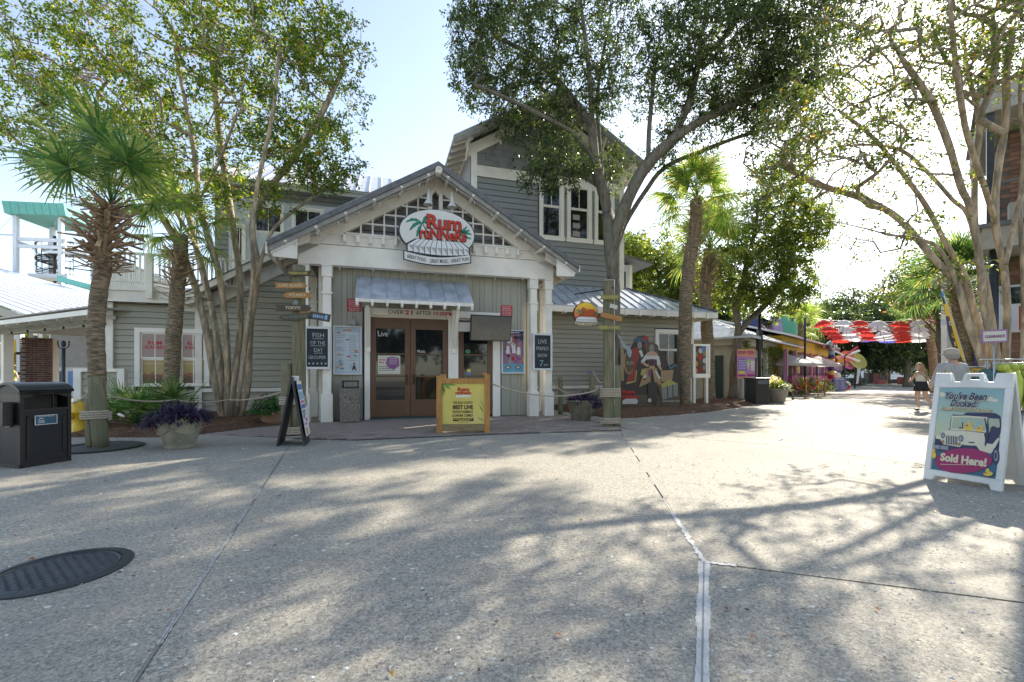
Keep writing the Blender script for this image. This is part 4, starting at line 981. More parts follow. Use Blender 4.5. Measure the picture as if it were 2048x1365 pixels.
yb_ = mat('yellow_printed_panel', (.66, .55, .14), (.58, .46, .09), scale=3, rough=.45, c3=(.70, .62, .30), scale3=1.5)
pn = MB().box(-PW + .055, PW - .055, -PD - .012, -PD + .005, .19, 1.02).build('panel', yb_, o); MB().box(-PW - .012, -PW + .005, -PD + .05, PD - .05, .19, 1.0).build('panel', yb_, o)
y = -PD - .014; dk_ = flat('dark_brown', (0, 0, 0))
for tx, z, ww, hh, bo in (("THE GULF COAST'S", .595, .40, .052, .02), ('BEST LIVE', .50, .41, .088, .05), ('ENTERTAINMENT', .405, .42, .055, .01), ('& DINNER COMBO!', .33, .42, .055, .02)): txt(tx, pn, -.01, z + .03, .1, dk_, y=y, width=ww, height=hh, bold=bo)
b = MB().mat(dk_); rect(b, -.21, .21, .245, .31, y); b.mat(yel); scribble(b, -.19, .19, .29, .014, y - .001); scribble(b, -.10, .12, .262, .014, y - .001); b.mat(dk_); scribble(b, -.12, .10, .215, .008, y)
b.mat(flat('palm_green_soft', (.20, .30, .06)))
for (x0, z0, x1, z1, wd) in ((-.43, 1.02, -.24, .90, .07), (-.43, 1.02, -.42, .74, .08), (-.43, 1.02, -.12, .98, .06), (-.43, 1.02, -.36, .80, .05), (.43, .40, .30, .62, .03), (.43, .25, .28, .33, .03), (.43, .48, .34, .72, .02)):
    dx, dz = x1 - x0, z1 - z0; n_ = math.hypot(dx, dz); b.poly([(x0, y, z0), (x0 + dx * .5 - dz / n_ * wd * .5, y, z0 + dz * .5 + dx / n_ * wd * .5), (x1, y, z1), (x0 + dx * .5 + dz / n_ * wd * .5, y, z0 + dz * .5 - dx / n_ * wd * .5)][::-1])
b.build('panel_print', None, pn)
txt('Rum', pn, .0, .90, .1, redl, y=y - .003, width=.24, height=.075, bold=.05); txt('ruNNeRs', pn, .0, .825, .1, redl, y=y - .003, width=.32, height=.07, bold=.05)
b = MB().mat(whitel)
for k in range(9): b.poly([(-.14 + k * .032, y - .002, .785), (-.155 + k * .035, y - .002, .735), (-.128 + k * .035, y - .002, .735), (-.113 + k * .032, y - .002, .785)])
b.build('key_print', None, pn)

# ---- timber posts bound with rope
def rope_wrap(par, c, rx, ry, z0, turns, r=.016, name='rope_binding'):
    pts = []
    for i in range(turns * 16 + 1):
        a = 2 * math.pi * i / 16; pts.append((c[0] + (rx + r) * math.cos(a), c[1] + (ry + r) * math.sin(a), z0 + i / 16 * r * 2.05))
    return MB().tube(pts, r, 6).build(name, rope, par)
def log(b, x, y, r, h, z0=0, lean=0): 
    pr = [(x + lean * z / max(h, .1) + random.uniform(-.004, .004), y, z0 + z) for z in np.linspace(0, h, 8)]; b.tube(pr, [r * random.uniform(.97, 1.03) for _ in pr], 14); return b
def arrow_sign(par, x0, x1, z, h, m, text, tc, y=-.16, tilt=0, point='r', yaw=0, tw=.75):
    """notched board; text lettered on it"""
    w = x1 - x0; c = (x0 + x1) / 2; hw = w / 2; hh = h / 2
    o_ = [(-hw, -hh), (hw - h * .6, -hh), (hw, 0), (hw - h * .6, hh), (-hw, hh), (-hw + h * .45, 0)]
    if point == 'l': o_ = [(-x, z_) for x, z_ in o_][::-1]
    if point == 'n': o_ = [(-hw, -hh), (hw, -hh), (hw, hh), (-hw, hh)]
    M = Matrix.Translation((c, y, z)) @ Matrix.Rotation(yaw, 4, 'Z') @ Matrix.Rotation(-tilt, 4, 'Y')
    s = MB().prism(o_, -.012, .012, M).build('direction_board', m, par)
    if text[:1] == '~':                 # lettering worn past reading
        b = MB().mat(tc); x = -hw * .7
        while x < hw * (.35 if text == '~8' else .7): q = random.uniform(.012, .03); b.raw([M @ Vector(v) for v in ((x, -.015, -h * .2), (x + q, -.015, -h * .2), (x + q, -.015, h * .2), (x, -.015, h * .16))], [(0, 1, 2, 3)]); x += q + .014
        b.build('worn_lettering', None, s)
        if text == '~8': txt('8', s, hw * .62, 0, .1, tc, y=-.015, width=h * .4, height=h * .62, bold=.03, mtx=M)
    elif text: txt(text, s, 0, 0, .1, tc, y=-.015, width=w * tw, height=h * .5, bold=.02, mtx=M)
    return s
LP = gp(598, 871); yl = flat('yellow_paint', (.55, .42, .10)); pt_ = flat('pale_paint', (.62, .50, .32))
o = thing('signpost', LP, 0, 'tall round timber signpost with faded direction boards left of the porch', 'signpost')
b = MB(); log(b, 0, 0, .122, 2.16 + 1.2); b.build('pole', oldwood, o); b = MB(); log(b, -.225, -.03, .105, 1.42); b.build('short_post', oldwood, o)
rope_wrap(o, (-.11, -.015, 0), .235, .14, .60, 4, .02); rope_wrap(o, (-.11, -.015, 0), .235, .14, .02, 4, .018)
PX = lambda px: (px - 598) / FPX * LP.y
PZ = lambda py: CAMH + (750 - py) / FPX * LP.y
arrow_sign(o, PX(577), PX(631), PZ(551), .10, darkplank, 'TREEHOUSE', yl, point='l', tw=.7)
arrow_sign(o, PX(558), PX(622), PZ(575), .11, ochre, 'CAPE ISLAND', pt_, point='r')
arrow_sign(o, PX(575), PX(631), PZ(594), .11, ochre, 'ATLANTA', pt_, point='l', tw=.6)
arrow_sign(o, PX(559), PX(630), PZ(619), .12, darkplank, 'TOKYO', pt_, point='r', tw=.42)
arrow_sign(o, PX(566), PX(632), PZ(636), .12, mat('mossy_sign_wood', (.10, .105, .07), (.05, .055, .04), scale=6, rough=.8), '~', flat('faint_paint', (.16, .15, .10)), point='l', tilt=R(4))
s_ = arrow_sign(o, PX(628), PX(667), PZ(636), .15, darkplank, '~8', flat('blue_letter', (.25, .45, .70)), point='n', tilt=R(-10), tw=.55)
arrow_sign(o, PX(606), PX(634), PZ(628), .07, ochre, '', pt_, point='n', tilt=R(-8), y=-.14)
MB().ell((0, -.125, PZ(608)), .05, .02, .06).build('shell_knob', mat('grey_shell', (.22, .25, .24)), o)
# right pole with hanging sign
RP = gp(1218, 853)
o = thing('sign_pole', RP, 0, 'square weathered timber pole with direction boards and string lights right of the porch', 'signpost')
PX = lambda px: (px - 1218) / FPX * RP.y
PZ = lambda py: CAMH + (750 - py) / FPX * RP.y
b = MB(); b.box(-.125, .085, -.09, .09, 0, PZ(563)); b.build('pole', oldwood, o, bevel=.02)
b = MB(); log(b, .165, -.02, .10, PZ(731)); b.build('short_post', oldwood, o)
rope_wrap(o, (.03, -.01, 0), .215, .12, PZ(795), 6, .017); rope_wrap(o, (.03, -.01, 0), .215, .12, .06, 4, .017)
MB().tube([(.1, -.1, PZ(562)), (.1, -.1, PZ(600)), (.1, -.1, PZ(700)), (.1, -.1, PZ(810))], .008, 5).build('light_cord', cord, o)
MB().tube([(-.12, -.1, PZ(562)), (0.1, -.1, PZ(562))], .008, 5).build('light_cord', cord, o)
MB().tube([(0, 0, PZ(578)), (-.8, -.0, PZ(589))], .016, 8).build('iron_arm', black, o)
MB().ell((.07, -.09, PZ(577)), .03, .03, .03).build('knob', black, o)
mossy = mat('mossy_yellow_board', (.30, .27, .08), (.17, .17, .06), scale=8, rough=.8, bump=.2)
arrow_sign(o, PX(1196), PX(1240), PZ(597), .11, mossy, '~', flat('faint_ochre', (.38, .32, .12)), y=-.14, point='r')
arrow_sign(o, PX(1199), PX(1241), PZ(636), .11, ochre, '', pt_, y=-.14, point='n', tilt=R(-13))
arrow_sign(o, PX(1192), PX(1240), PZ(657), .10, mossy, '~', flat('faint_ochre', (0, 0, 0)), y=-.14, point='l')
arrow_sign(o, PX(1216), PX(1231), PZ(616), .09, flat('bleached_board', (.55, .53, .45)), '', pt_, y=-.18, point='n', tilt=R(-18))
h = thing('hanging_sign', RP + Vector((PX(1172), 0, PZ(633))), R(10), 'orange and yellow oval restaurant sign hanging from the iron arm of the pole', 'sign')
sunm = mat('sunset_paint', (.72, .42, .03), (.60, .10, .03), scale=2.2, rough=.5, coords='Object')
MB().prism(oval(0, .06, .30, .27, 32), -.0, .08).build('sign_edge', black, h)
def sunset():
    m = bpy.data.materials.new('sunset_print'); m.use_nodes = True; nt = m.node_tree; b = nt.nodes['Principled BSDF']; b.inputs['Roughness'].default_value = .5
    tc = nt.nodes.new('ShaderNodeTexCoord'); sx = nt.nodes.new('ShaderNodeSeparateXYZ'); cr = nt.nodes.new('ShaderNodeValToRGB'); mr = nt.nodes.new('ShaderNodeMapRange')
    mr.inputs[1].default_value = -.15; mr.inputs[2].default_value = .33; nt.links.new(tc.outputs['Object'], sx.inputs[0]); nt.links.new(sx.outputs[2], mr.inputs[0]); nt.links.new(mr.outputs[0], cr.inputs[0])
    cr.color_ramp.elements[0].color = (.50, .02, .03, 1); cr.color_ramp.elements[1].color = (.80, .62, .02, 1); e = cr.color_ramp.elements.new(.45); e.color = (.75, .20, .04, 1); nt.links.new(cr.outputs[0], b.inputs['Base Color']); return m
MB().prism(oval(0, .06, .285, .255, 32), -.012, .0).build('sign_board', sunset(), h)
logo(h, 0, .06, .62, -.014, 'sun', .012)
for x in (-.13, .13): MB().tube([(x, .02, .30), (x, .02, .52 - (.13 - x) * .25)], .012, 5).build('chain', mat('galvanised_chain', (.5, .5, .5), rough=.4, metal=.8), h)

# ---- leaning A frame blackboard seen edge on
o = thing('sandwich_board', gp(585, 893), 0, 'black sandwich board seen edge on in front of the signpost', 'sandwich board')
ex, ey = Vector((-.37, .88, 0)).normalized(), Vector((0, 0, 0))
def aframe_leg(par, base, top, wdir, width, th, m, name='leaf', outward=1, face=None):
    base, top = Vector(base), Vector(top); w = Vector(wdir).normalized() * width; up = (top - base); n = w.cross(up).normalized() * th * outward
    vs = [base, base + w, top + w, top]; b = MB().mat(m); b.raw(vs + [v + n for v in vs], [(0, 1, 2, 3), (7, 6, 5, 4), (0, 4, 5, 1), (1, 5, 6, 2), (2, 6, 7, 3), (3, 7, 4, 0)]); return b.build(name, None, par), vs, n
bl = mat('black_wood', (.03, .03, .032), (.045, .045, .045), scale=8, rough=.6, bump=.1)
H_ = 1.17; Ll = Vector((-.27, -.02, 0)); Lr = Vector((.20, .02, 0)); wv = Vector((-.30, .95, 0))
aframe_leg(o, Ll, (-.03, 0, H_), wv, .62, .03, bl, 'left_leaf'); lf, vs, n = aframe_leg(o, Lr, (.0, 0, H_), wv, .62, -.03, bl, 'right_leaf')
def onface(vs, u, v, off): 
    p = vs[0].lerp(vs[1], u).lerp(vs[3].lerp(vs[2], u), v); nn = (vs[1] - vs[0]).cross(vs[3] - vs[0]).normalized(); return p + nn * off
off = .034 if n.dot((vs[1] - vs[0]).cross(vs[3] - vs[0])) > 0 else .004
sgn = 1 if (vs[1] - vs[0]).cross(vs[3] - vs[0]).x > 0 else -1
def fq(b, vs, u0, u1, v0, v1, d): b.poly([onface(vs, u0, v0, d * sgn), onface(vs, u1, v0, d * sgn), onface(vs, u1, v1, d * sgn), onface(vs, u0, v1, d * sgn)])
b = MB().mat(whitel); fq(b, vs, .1, .9, .12, .93, .036)
for c, u0, u1, v0, v1 in ((blu, .15, .85, .80, .88), (flat('sky_print', (.30, .50, .62)), .15, .85, .66, .77), (pink, .2, .8, .60, .64), (blu, .15, .85, .52, .58), (tealp, .2, .7, .45, .5), (purp, .2, .45, .38, .42), (purp, .5, .8, .33, .37), (pink, .2, .6, .28, .31), (org, .3, .55, .14, .24), (purp, .25, .7, .42, .44)): b.mat(c); fq(b, vs, u0, u1, v0, v1, .038)
b.build('poster', None, lf)
MB().mat(whitel).bar((.0, .1, 1.1), (.0, .1, 1.18), .04, .1).build('hinge', None, o)

# ---- black litter bin at far left
o = thing('litter_bin', gp(40, 938), 0, 'large black litter bin with arched top at the left edge of the plaza', 'litter bin')
u1 = Vector((.10, .52, 0)); u2 = Vector((-.42, .12, 0)); BH = 1.0
Mx = Matrix(((u1.normalized().x, u2.normalized().x, 0, 0), (u1.normalized().y, u2.normalized().y, 0, 0), (0, 0, 1, 0), (0, 0, 0, 1))); L1, L2 = .56, .50
bm2 = mat('dark_brown_bin_plastic', (.020, .015, .013), (.015, .012, .010), scale=6, rough=.45, bump=.05)
b = MB().mat(bm2)
for x in (0, L1 - .04):
    for y in (0, L2 - .04): b.box(x, x + .04, y, y + .04, .0, BH, Mx)
b.box(0, L1, 0, L2, .0, .05, Mx).box(0, L1, 0, .03, BH - .06, BH, Mx).box(0, L1, L2 - .03, L2, BH - .06, BH, Mx); b.build('frame', None, o)
b = MB().mat(mat('black_bin_panel', (.012, .013, .018), (.016, .018, .022), scale=3, rough=.35)); b.box(.04, L1 - .04, .012, .03, .05, .72, Mx); b.box(.012, .03, .04, L2 - .04, .05, BH - .04, Mx).box(L1 - .03, L1 - .012, .04, L2 - .04, .05, BH - .04, Mx).box(.04, L1 - .04, L2 - .03, L2 - .012, .05, BH - .04, Mx); b.build('panel', None, o)
b = MB().mat(bm2)
for (a, c) in ((.07, .10), (L1 - .10, L1 - .07)): b.box(a, c, .0, .014, .12, .66, Mx)
b.box(.07, L1 - .07, .0, .014, .10, .13, Mx).box(.07, L1 - .07, .0, .014, .64, .67, Mx); b.build('panel_moulding', None, o)
b = MB().mat(bm2); b.box(.04, L1 - .04, .0, .04, .72, .755, Mx)
arch = [(.04, BH), (.04, .90)] + [(.07 + (L1 - .14) * i / 8, .90 + .055 * math.sin(math.pi * i / 8)) for i in range(9)] + [(L1 - .04, .90), (L1 - .04, BH)]
for p, q in zip(arch[1:-1], arch[2:-1]): b.raw([Mx @ Vector(v) for v in ((p[0], 0, p[1]), (q[0], 0, q[1]), (q[0], 0, BH), (p[0], 0, BH), (p[0], .03, p[1]), (q[0], .03, q[1]))], [(0, 1, 2, 3), (0, 4, 5, 1)])
b.box(L1 * .62, L1 * .64, .0, .03, .75, .93, Mx); b.build('opening_surround', None, o)
MB().mat(mat('bin_inside', (.05, .045, .04), rough=.8)).box(.05, L1 - .05, .2, .22, .5, .95, Mx).box(.05, L1 - .05, .04, .2, .5, .52, Mx).build('liner', None, o)
tp = MB().mat(mat('bin_lid_metal', (.05, .055, .06), rough=.35, metal=.3)); n = 10
arc_ = [(L2 * i / n - .02 + .04 * i / n, BH + .10 * math.sin(math.pi * i / n) ** .8) for i in range(n + 1)]
vs = [Mx @ Vector((x, y, z)) for x in (-.02, L1 + .02) for y, z in arc_]; tp.raw(vs, [(i, i + 1, n + 2 + i, n + 1 + i) for i in range(n)], True)
vs2 = [Mx @ Vector((x, y, z - .03)) for x in (-.02, L1 + .02) for y, z in arc_]; tp.raw(vs2, [(i, n + 1 + i, n + 2 + i, i + 1) for i in range(n)]); 
for x in (-.02, L1 + .02): tp.raw([Mx @ Vector((x, y, z)) for y, z in arc_] + [Mx @ Vector((x, y, z - .03)) for y, z in arc_], [(i, n + 1 + i, n + 2 + i, i + 1) for i in range(n)])
tp.build('lid', None, o)
tp = MB().mat(bm2)
for x in (.0, L1): tp.poly([Mx @ Vector((x, y, z - .02)) for y, z in arc_] + [Mx @ Vector((x, L2, BH - .05)), Mx @ Vector((x, 0, BH - .05))])
tp.build('lid_end', None, o)
MS = Mx @ Matrix.Translation((.27, -.002, .60)); lb_ = MB().mat(flat('label_navy', (.03, .09, .14))); lb_.prism([(-.12, -.06), (.12, -.06), (.12, .06), (-.12, .06)], -.004, 0, MS)
lb_.mat(whitel)
for x0, x1, z0, z1 in ((-.12, .12, .056, .062), (-.12, .12, -.062, -.056), (-.122, -.116, -.06, .06), (.116, .122, -.06, .06)): lb_.prism([(x0, z0), (x1, z0), (x1, z1), (x0, z1)], -.006, 0, MS)
lb_.prism([(-.085, .012), (-.055, .03), (-.025, .012), (-.028, .008), (-.055, .024), (-.082, .008)], -.007, -.004, MS)
for k in range(3): lb_.prism([(-.09, -.005 - k * .014), (-.02, -.005 - k * .014), (-.02, -.009 - k * .014), (-.09, -.009 - k * .014)], -.007, -.004, MS)
lb_.build('sticker', None, o)
txt('Help Us Keep The Village Clean', o, 0, .045, .02, whitel, y=-.007, width=.17, height=.013, mtx=MS)
MC = Mx @ Matrix.Translation((-.004, .24, .62)) @ Matrix.Rotation(R(-90), 4, 'Z')
gold = flat('gold_medallion', (.45, .38, .20)); b = MB().mat(gold)
for i in range(24):
    a0, a1 = 2 * math.pi * i / 24, 2 * math.pi * (i + 1) / 24; b.prism([(.10 * math.cos(a0), .10 * math.sin(a0)), (.10 * math.cos(a1), .10 * math.sin(a1)), (.085 * math.cos(a1), .085 * math.sin(a1)), (.085 * math.cos(a0), .085 * math.sin(a0))], -.008, 0, MC)
for i in range(8):
    a = i * math.pi / 4; r = .078 if i % 2 == 0 else .05; b.prism([(0, 0), (.018 * math.cos(a + .7), .018 * math.sin(a + .7)), (r * math.cos(a), r * math.sin(a)), (.018 * math.cos(a - .7), .018 * math.sin(a - .7))], -.009, 0, MC)
b.build('compass_medallion', None, o)
# second bin body glimpsed at the frame edge
MB().mat(black).box(-.12, -.02, .1, .4, .55, .85, Mx).build('side_ashtray', None, o)

# ---- mooring style piling pair by the left palm
PP = gp(196, 897)
o = thing('rope_bound_pilings', PP, 0, 'two mossy timber pilings bound with rope at the foot of the left palm', 'pilings')
PX = lambda px: (px - 196) / FPX * PP.y
b = MB(); log(b, PX(180), .05, .095, .82, lean=-.01); b.build('piling', oldwood, o); b = MB(); log(b, PX(205), -.02, .105, 1.16, lean=-.09); b.build('piling', oldwood, o)
rope_wrap(o, (-.04, .01, 0), .19, .135, .47, 4, .017)
MB().lathe([(.0, .0), (.58, .0), (.6, .03), (.52, .045), (.5, .02), (0, .03)], n=40, smooth=False).build('ground_ring', mat('wet_dark_stone', (.05, .055, .045), (.08, .085, .07), scale=8, rough=.7), o)
# hydrant
o = thing('fire_hydrant', gp(152, 872) + Vector((.1, .5, 0)), R(-20), 'yellow fire hydrant partly hidden behind the pilings', 'fire hydrant'); ym = mat('hydrant_yellow', (.68, .44, .02), (.60, .37, .02), scale=5, rough=.45, bump=.1)
o.location = at(157, 800, 8.9); o.location.z = 0
b = MB(); b.lathe([(0, 0), (.15, 0), (.15, .04), (.10, .05), (.10, .42), (.13, .43), (.13, .47), (.11, .48), (.115, .56), (.09, .63), (.04, .67), (.03, .71), (0, .71)], n=20); b.build('barrel', ym, o)
for a in (0, math.pi, -math.pi / 2): M = Matrix.Rotation(a, 4, 'Z') @ Matrix.Translation((.1, 0, .36)) @ Matrix.Rotation(R(90), 4, 'Y'); b = MB().lathe([(0, .1), (.05, .1), (.06, .06), (.05, .0), (0, 0)], n=14, M=M); b.build('outlet_cap', ym, o)

# ---- planters
stone = mat('cast_stone', (.36, .33, .25), (.25, .24, .18), scale=5, rough=.85, bump=.4, bscale=25, c3=(.16, .17, .11), scale3=2.5, amt3=.8)
terra = mat('terracotta_pot', (.34, .20, .12), (.26, .16, .10), scale=5, rough=.85, bump=.2)
def purple_mat(): return leafmat('purple_heart_leaf', [((.030, .020, .055), 4), ((.05, .032, .08), 3), ((.09, .06, .11), 1.2), ((.02, .022, .035), 2.5)], .25)
pm = purple_mat()
def tuft(par, c, rx, rz, n, m, l=.16, w=.03, droop=.3, name='foliage', k=0):
    b = MB().mat(m)
    for i in range(n):
        a = random.uniform(0, 6.283); e = random.random() ** .6; p = Vector((c[0] + rx * e * math.cos(a), c[1] + rx * e * math.sin(a), c[2] + rz * random.uniform(-.3, 1) * (1 - .5 * e)))
        d = Vector((math.cos(a) * e + random.uniform(-.5, .5), math.sin(a) * e + random.uniform(-.5, .5), random.uniform(-.5, 1.1) - droop * e * 1.5)); leafpoly(b, p, d, l * random.uniform(.6, 1.2), w)
    return b.build(name, None, par)
def pot(px, py, r, h, label, style=0, m=None, foliage=None):
    o = thing('flower_pot' if style == 1 else 'stone_planter', gp(px, py), random.uniform(0, 1), label, 'planter')
    if style == 0: prof = [(0, 0), (.62 * r, 0), (.64 * r, .06 * h), (.60 * r, .10 * h), (.66 * r, .16 * h), (.90 * r, .72 * h), (.95 * r, .84 * h), (1.02 * r, .87 * h), (1.03 * r, h), (.93 * r, h), (.9 * r, .9 * h), (0, .88 * h)]
    elif style == 2: prof = [(0, 0), (.66 * r, 0), (.98 * r, .9 * h), (1.03 * r, .9 * h), (1.03 * r, h), (.94 * r, h), (.92 * r, .9 * h), (0, .88 * h)]
    else: prof = [(0, 0), (.72 * r, 0), (.86 * r, .35 * h), (.95 * r, .8 * h), (1.03 * r, .82 * h), (1.03 * r, h), (.93 * r, h), (.9 * r, .9 * h), (0, .88 * h)]
    MB().lathe(prof, n=36).build('pot', m or stone, o)
    if style == 0:
        b = MB()
        for q in range(4):
            pts = []
            for i in range(9):
                a = q * math.pi / 2 + i / 8 * math.pi / 2; z = (.68 - .20 * math.sin(math.pi * i / 8)) * h; rr = r * (.66 + (.24) * (z / h - .16) / .56) + .01; pts.append((rr * math.cos(a), rr * math.sin(a), z))
            b.tube(pts, .018, 6)
        b.build('garland_relief', stone, o)
    return o
o = pot(360, 896, .335, .52, 'large cast stone planter with purple trailing plants beside the mulch bed'); tuft(o, (0, 0, .52), .42, .16, 950, pm, .17, .034, .55)
tuft(o, (-.35, 0, .42), .22, .12, 160, pm, .15, .03, 1)
o = pot(1162, 841, .36, .54, 'tapering stone planter with purple plants between the porch and the rope pole', 2); tuft(o, (.08, 0, .54), .42, .16, 900, pm, .16, .03, .55); tuft(o, (.3, -.1, .42), .25, .15, 200, pm, .15, .03, 1)
tuft(o, (-.25, 0, .60), .16, .1, 90, leafmat('pink_spike', [((.35, .16, .28), 1), ((.25, .10, .22), 1)], .4), .1, .02, .2, 'flowers')
o = pot(546, 850, .30, .36, 'terracotta pot with pink flowers beside the signpost', 1, terra)
gm = leafmat('glossy_green_leaf', [((.025, .09, .02), 3), ((.05, .14, .03), 3), ((.09, .20, .04), 1)], .35)
tuft(o, (-.04, 0, .40), .40, .34, 1000, gm, .10, .045, .3); tuft(o, (-.12, -.12, .34), .36, .14, 500, gm, .10, .045, .9)
fm = leafmat('pink_petal', [((.50, .10, .38), 4), ((.60, .40, .45), 1), ((.65, .50, .05), .5)], .4); b = MB().mat(fm)
for i in range(34):
    a = random.uniform(0, 6.28); e = random.random() ** .5 * .42; c = Vector((e * math.cos(a), -abs(e * math.sin(a)) - .03, .42 + random.uniform(-.18, .33) * 1.0))
    for k in range(5): leafpoly(b, c, (math.cos(k * 1.256), random.uniform(-.6, 0), math.sin(k * 1.256)), .035, .028)
b.build('flowers', None, o)

# ---- palmetto shrubs (fan leaves)
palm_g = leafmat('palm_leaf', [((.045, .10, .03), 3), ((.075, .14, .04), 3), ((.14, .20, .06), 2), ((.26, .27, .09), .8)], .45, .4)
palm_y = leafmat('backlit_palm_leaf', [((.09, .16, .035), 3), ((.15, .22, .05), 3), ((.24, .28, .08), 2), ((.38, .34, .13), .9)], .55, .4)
def fan_mesh(name, mats, pet=.9, blade=.75, nseg=34, arcdeg=250, droop=.35, w=.036, cost=.25, petr=.013):
    """fan palm leaf along +x: petiole, folded segments, drooping tips"""
    b = MB().mat(mats); r = random.random
    pp = smooth_line([(0, 0, 0), (pet * .5, 0, .05 * pet), (pet, 0, -.02)], 4); b.tube(pp, [petr * 1.5, petr * 1.4, petr * 1.3, petr * 1.2, petr * 1.1, petr, petr * .9, petr * .8, petr * .8][:len(pp)], 4)
    for i in range(nseg):
        a = R((i / (nseg - 1) - .5) * arcdeg); l = blade * (.72 + .28 * math.cos(a * .55)) * (.92 + .16 * r()); d0 = Vector((math.cos(a), math.sin(a), 0)); side = Vector((-math.sin(a), math.cos(a), 0))
        p0 = Vector((pet + cost * .4 * max(0, math.cos(a)), 0, 0)); L_, R_ = [], []; dz = droop * (.6 + .9 * r())
        for k, f in enumerate((0, .3, .6, .82, 1)):
            p = p0 + d0 * l * f * (1 - .18 * dz * f * f) + Vector((0, 0, -.12 * abs(math.sin(a)) * f - dz * l * f ** 2.6 * .75)); ww = w * (.35, 1, .8, .45, .05)[k]
            L_.append(p + side * ww / 2 + Vector((0, 0, ww * .25))); R_.append(p - side * ww / 2 - Vector((0, 0, ww * .1)))
        for k in range(4): b.poly([R_[k], R_[k + 1], L_[k + 1], L_[k]])
    return b.mesh(name)
def orient(loc, az, el, roll=0, sc=1): return Matrix.Translation(loc) @ Matrix.Rotation(az, 4, 'Z') @ Matrix.Rotation(-el, 4, 'Y') @ Matrix.Rotation(roll, 4, 'X') @ Matrix.Scale(sc, 4)
FM = [fan_mesh('frond', palm_g, .55, .62, 26, 230, .12, .036) for _ in range(2)]
for (px, py, Y, n, lb) in ((272, 835, 9.9, 15, 'green palmetto shrub with stiff fan leaves under the wing window'), (345, 838, 10.3, 7, 'smaller palmetto shrub at the foot of the slim palm')):
    o = thing('palmetto_shrub', at(px, py, Y).xy.to_3d(), 0, lb, 'palmetto')
    for k in range(n): link('frond', FM[k % 2], o, mtx=orient((0, 0, .1), random.uniform(0, 6.28), R(random.uniform(10, 72)), random.uniform(-.5, .5), random.uniform(.75, 1.1)))

# ---- rope barriers between posts
def ropeline(name, pts, d, label, r=.016):
    o = thing(name, (0, 0, 0)); tag(o, label, 'rope'); b = MB()
    for p, q in zip(pts, pts[1:]): b.tube(sag(p, q, d, 16), r, 7)
    b.build('strand', rope, o)
    # second strand twisting around the first
    b = MB()
    for p, q in zip(pts, pts[1:]):
        base = sag(p, q, d, 60); b.tube([v + Vector((0, math.cos(i * 1.1), math.sin(i * 1.1))) * r * .55 for i, v in enumerate(base)], r * .6, 5)
    b.build('strand', rope, o); return o
ropeline('rope_barrier', [at(220, 793, 7.4), at(350, 800, 9.2), at(455, 800, 10.4), at(563, 785, 8.7)], .06, 'long pale rope slung from the palm pilings past the crepe myrtle to the signpost')
ropeline('rope_barrier', [at(135, 808, 9.5), at(176, 790, 7.3)], .03, 'short rope running left from the palm pilings')
ropeline('rope_barrier', [at(983, 768, 9.3), at(1198, 780, 10.3)], .20, 'sagging rope tied from the wooden box sign to the sign pole')
ropeline('rope_barrier', [at(1105, 768, 13.2), at(1200, 775, 10.4)], .24, 'rope drooping from the small left post to the sign pole')
ropeline('rope_barrier', [at(1186, 742, 13), at(1200, 765, 10.4), at(1216, 752, 10.3)], .05, 'short rope hooked over from the blue capped post')
for px, py, Y, h, lb, nm in ((1121, 0, 13.4, 1.13, 'leaning grey timber post beside the stone planter', 0), (1184, 0, 12.9, 1.28, 'slim timber post with blue cap behind the stone planter', 1)):
    o = thing('rope_post', at(px, 750, Y).xy.to_3d(), 0, lb, 'post'); b = MB(); log(b, 0, 0, .075 if nm == 0 else .08, h); b.build('post', oldwood, o)
    if nm: MB().lathe([(.085, h - .03), (.085, h + .01), (.03, h + .05), (0, h + .055)], n=14).build('cap', flat('cap_blue', (.10, .14, .22)), o)
    else: MB().ell((.0, -.08, h - .1), .04, .03, .04).build('knot', oldwood, o)

# ---- cut-out photo board with two painted pirates, face holes left open
PB = at(1300, 818, 15.3); PB.z = 0
o = thing('photo_cutout_board', PB, R(6), 'painted cut-out photo board with two pirate figures and open face holes against the wall', 'photo board')
k = 15.3 / FPX
X = lambda px: (px - 1300) * k
Z = lambda py: CAMH + (750 - py) * k
brn = flat('painted_brown', (.10, .07, .04)); dbr = flat('painted_dark_brown', (.045, .033, .025)); coat = flat('painted_red_coat', (.24, .035, .025)); hatb = flat('painted_blue_hat', (.05, .09, .13)); skin = flat('painted_skin', (.42, .26, .17)); shirt = flat('painted_white_shirt', (.48, .47, .43)); tan = flat('painted_tan', (.30, .20, .10)); stl = flat('painted_steel', (.30, .34, .36)); gol = flat('painted_gold', (.35, .30, .08)); mar = flat('painted_plum', (.20, .06, .12)); gr = flat('painted_stone', (.20, .20, .17))
bd = MB().mat(dbr)
outline = [(1235, 818), (1363, 815), (1363, 740), (1360, 728), (1350, 728), (1338, 732), (1332, 705), (1318, 700), (1316, 690), (1306, 686), (1298, 690), (1296, 676), (1288, 671), (1276, 673), (1268, 679), (1264, 690), (1258, 702), (1245, 700), (1243, 760), (1236, 770)]
bd.prism([(X(a), Z(c)) for a, c in outline][::-1], 0, .03); bd.build('board', None, o)
lay = [0]
def shp(c, pts, name='painted_shape'):
    lay[0] += 1; y = -.004 - lay[0] * .0012; b = MB().mat(c); b.poly([(X(a), y, Z(d)) for a, d in pts][::-1]); return b.build(name, None, o)
def ell(c, a, d, ra, rd): return shp(c, [(a + ra * math.cos(i * .449), d + rd * math.sin(i * .449)) for i in range(14)][::-1])
def fix(pts): return pts
shp(brn, [(1237, 817), (1362, 814), (1362, 790), (1237, 790)]); ell(tan, 1257, 724, 12, 26); ell(brn, 1257, 724, 9, 22); shp(tan, [(1240, 697), (1246, 700), (1246, 762), (1240, 762)])
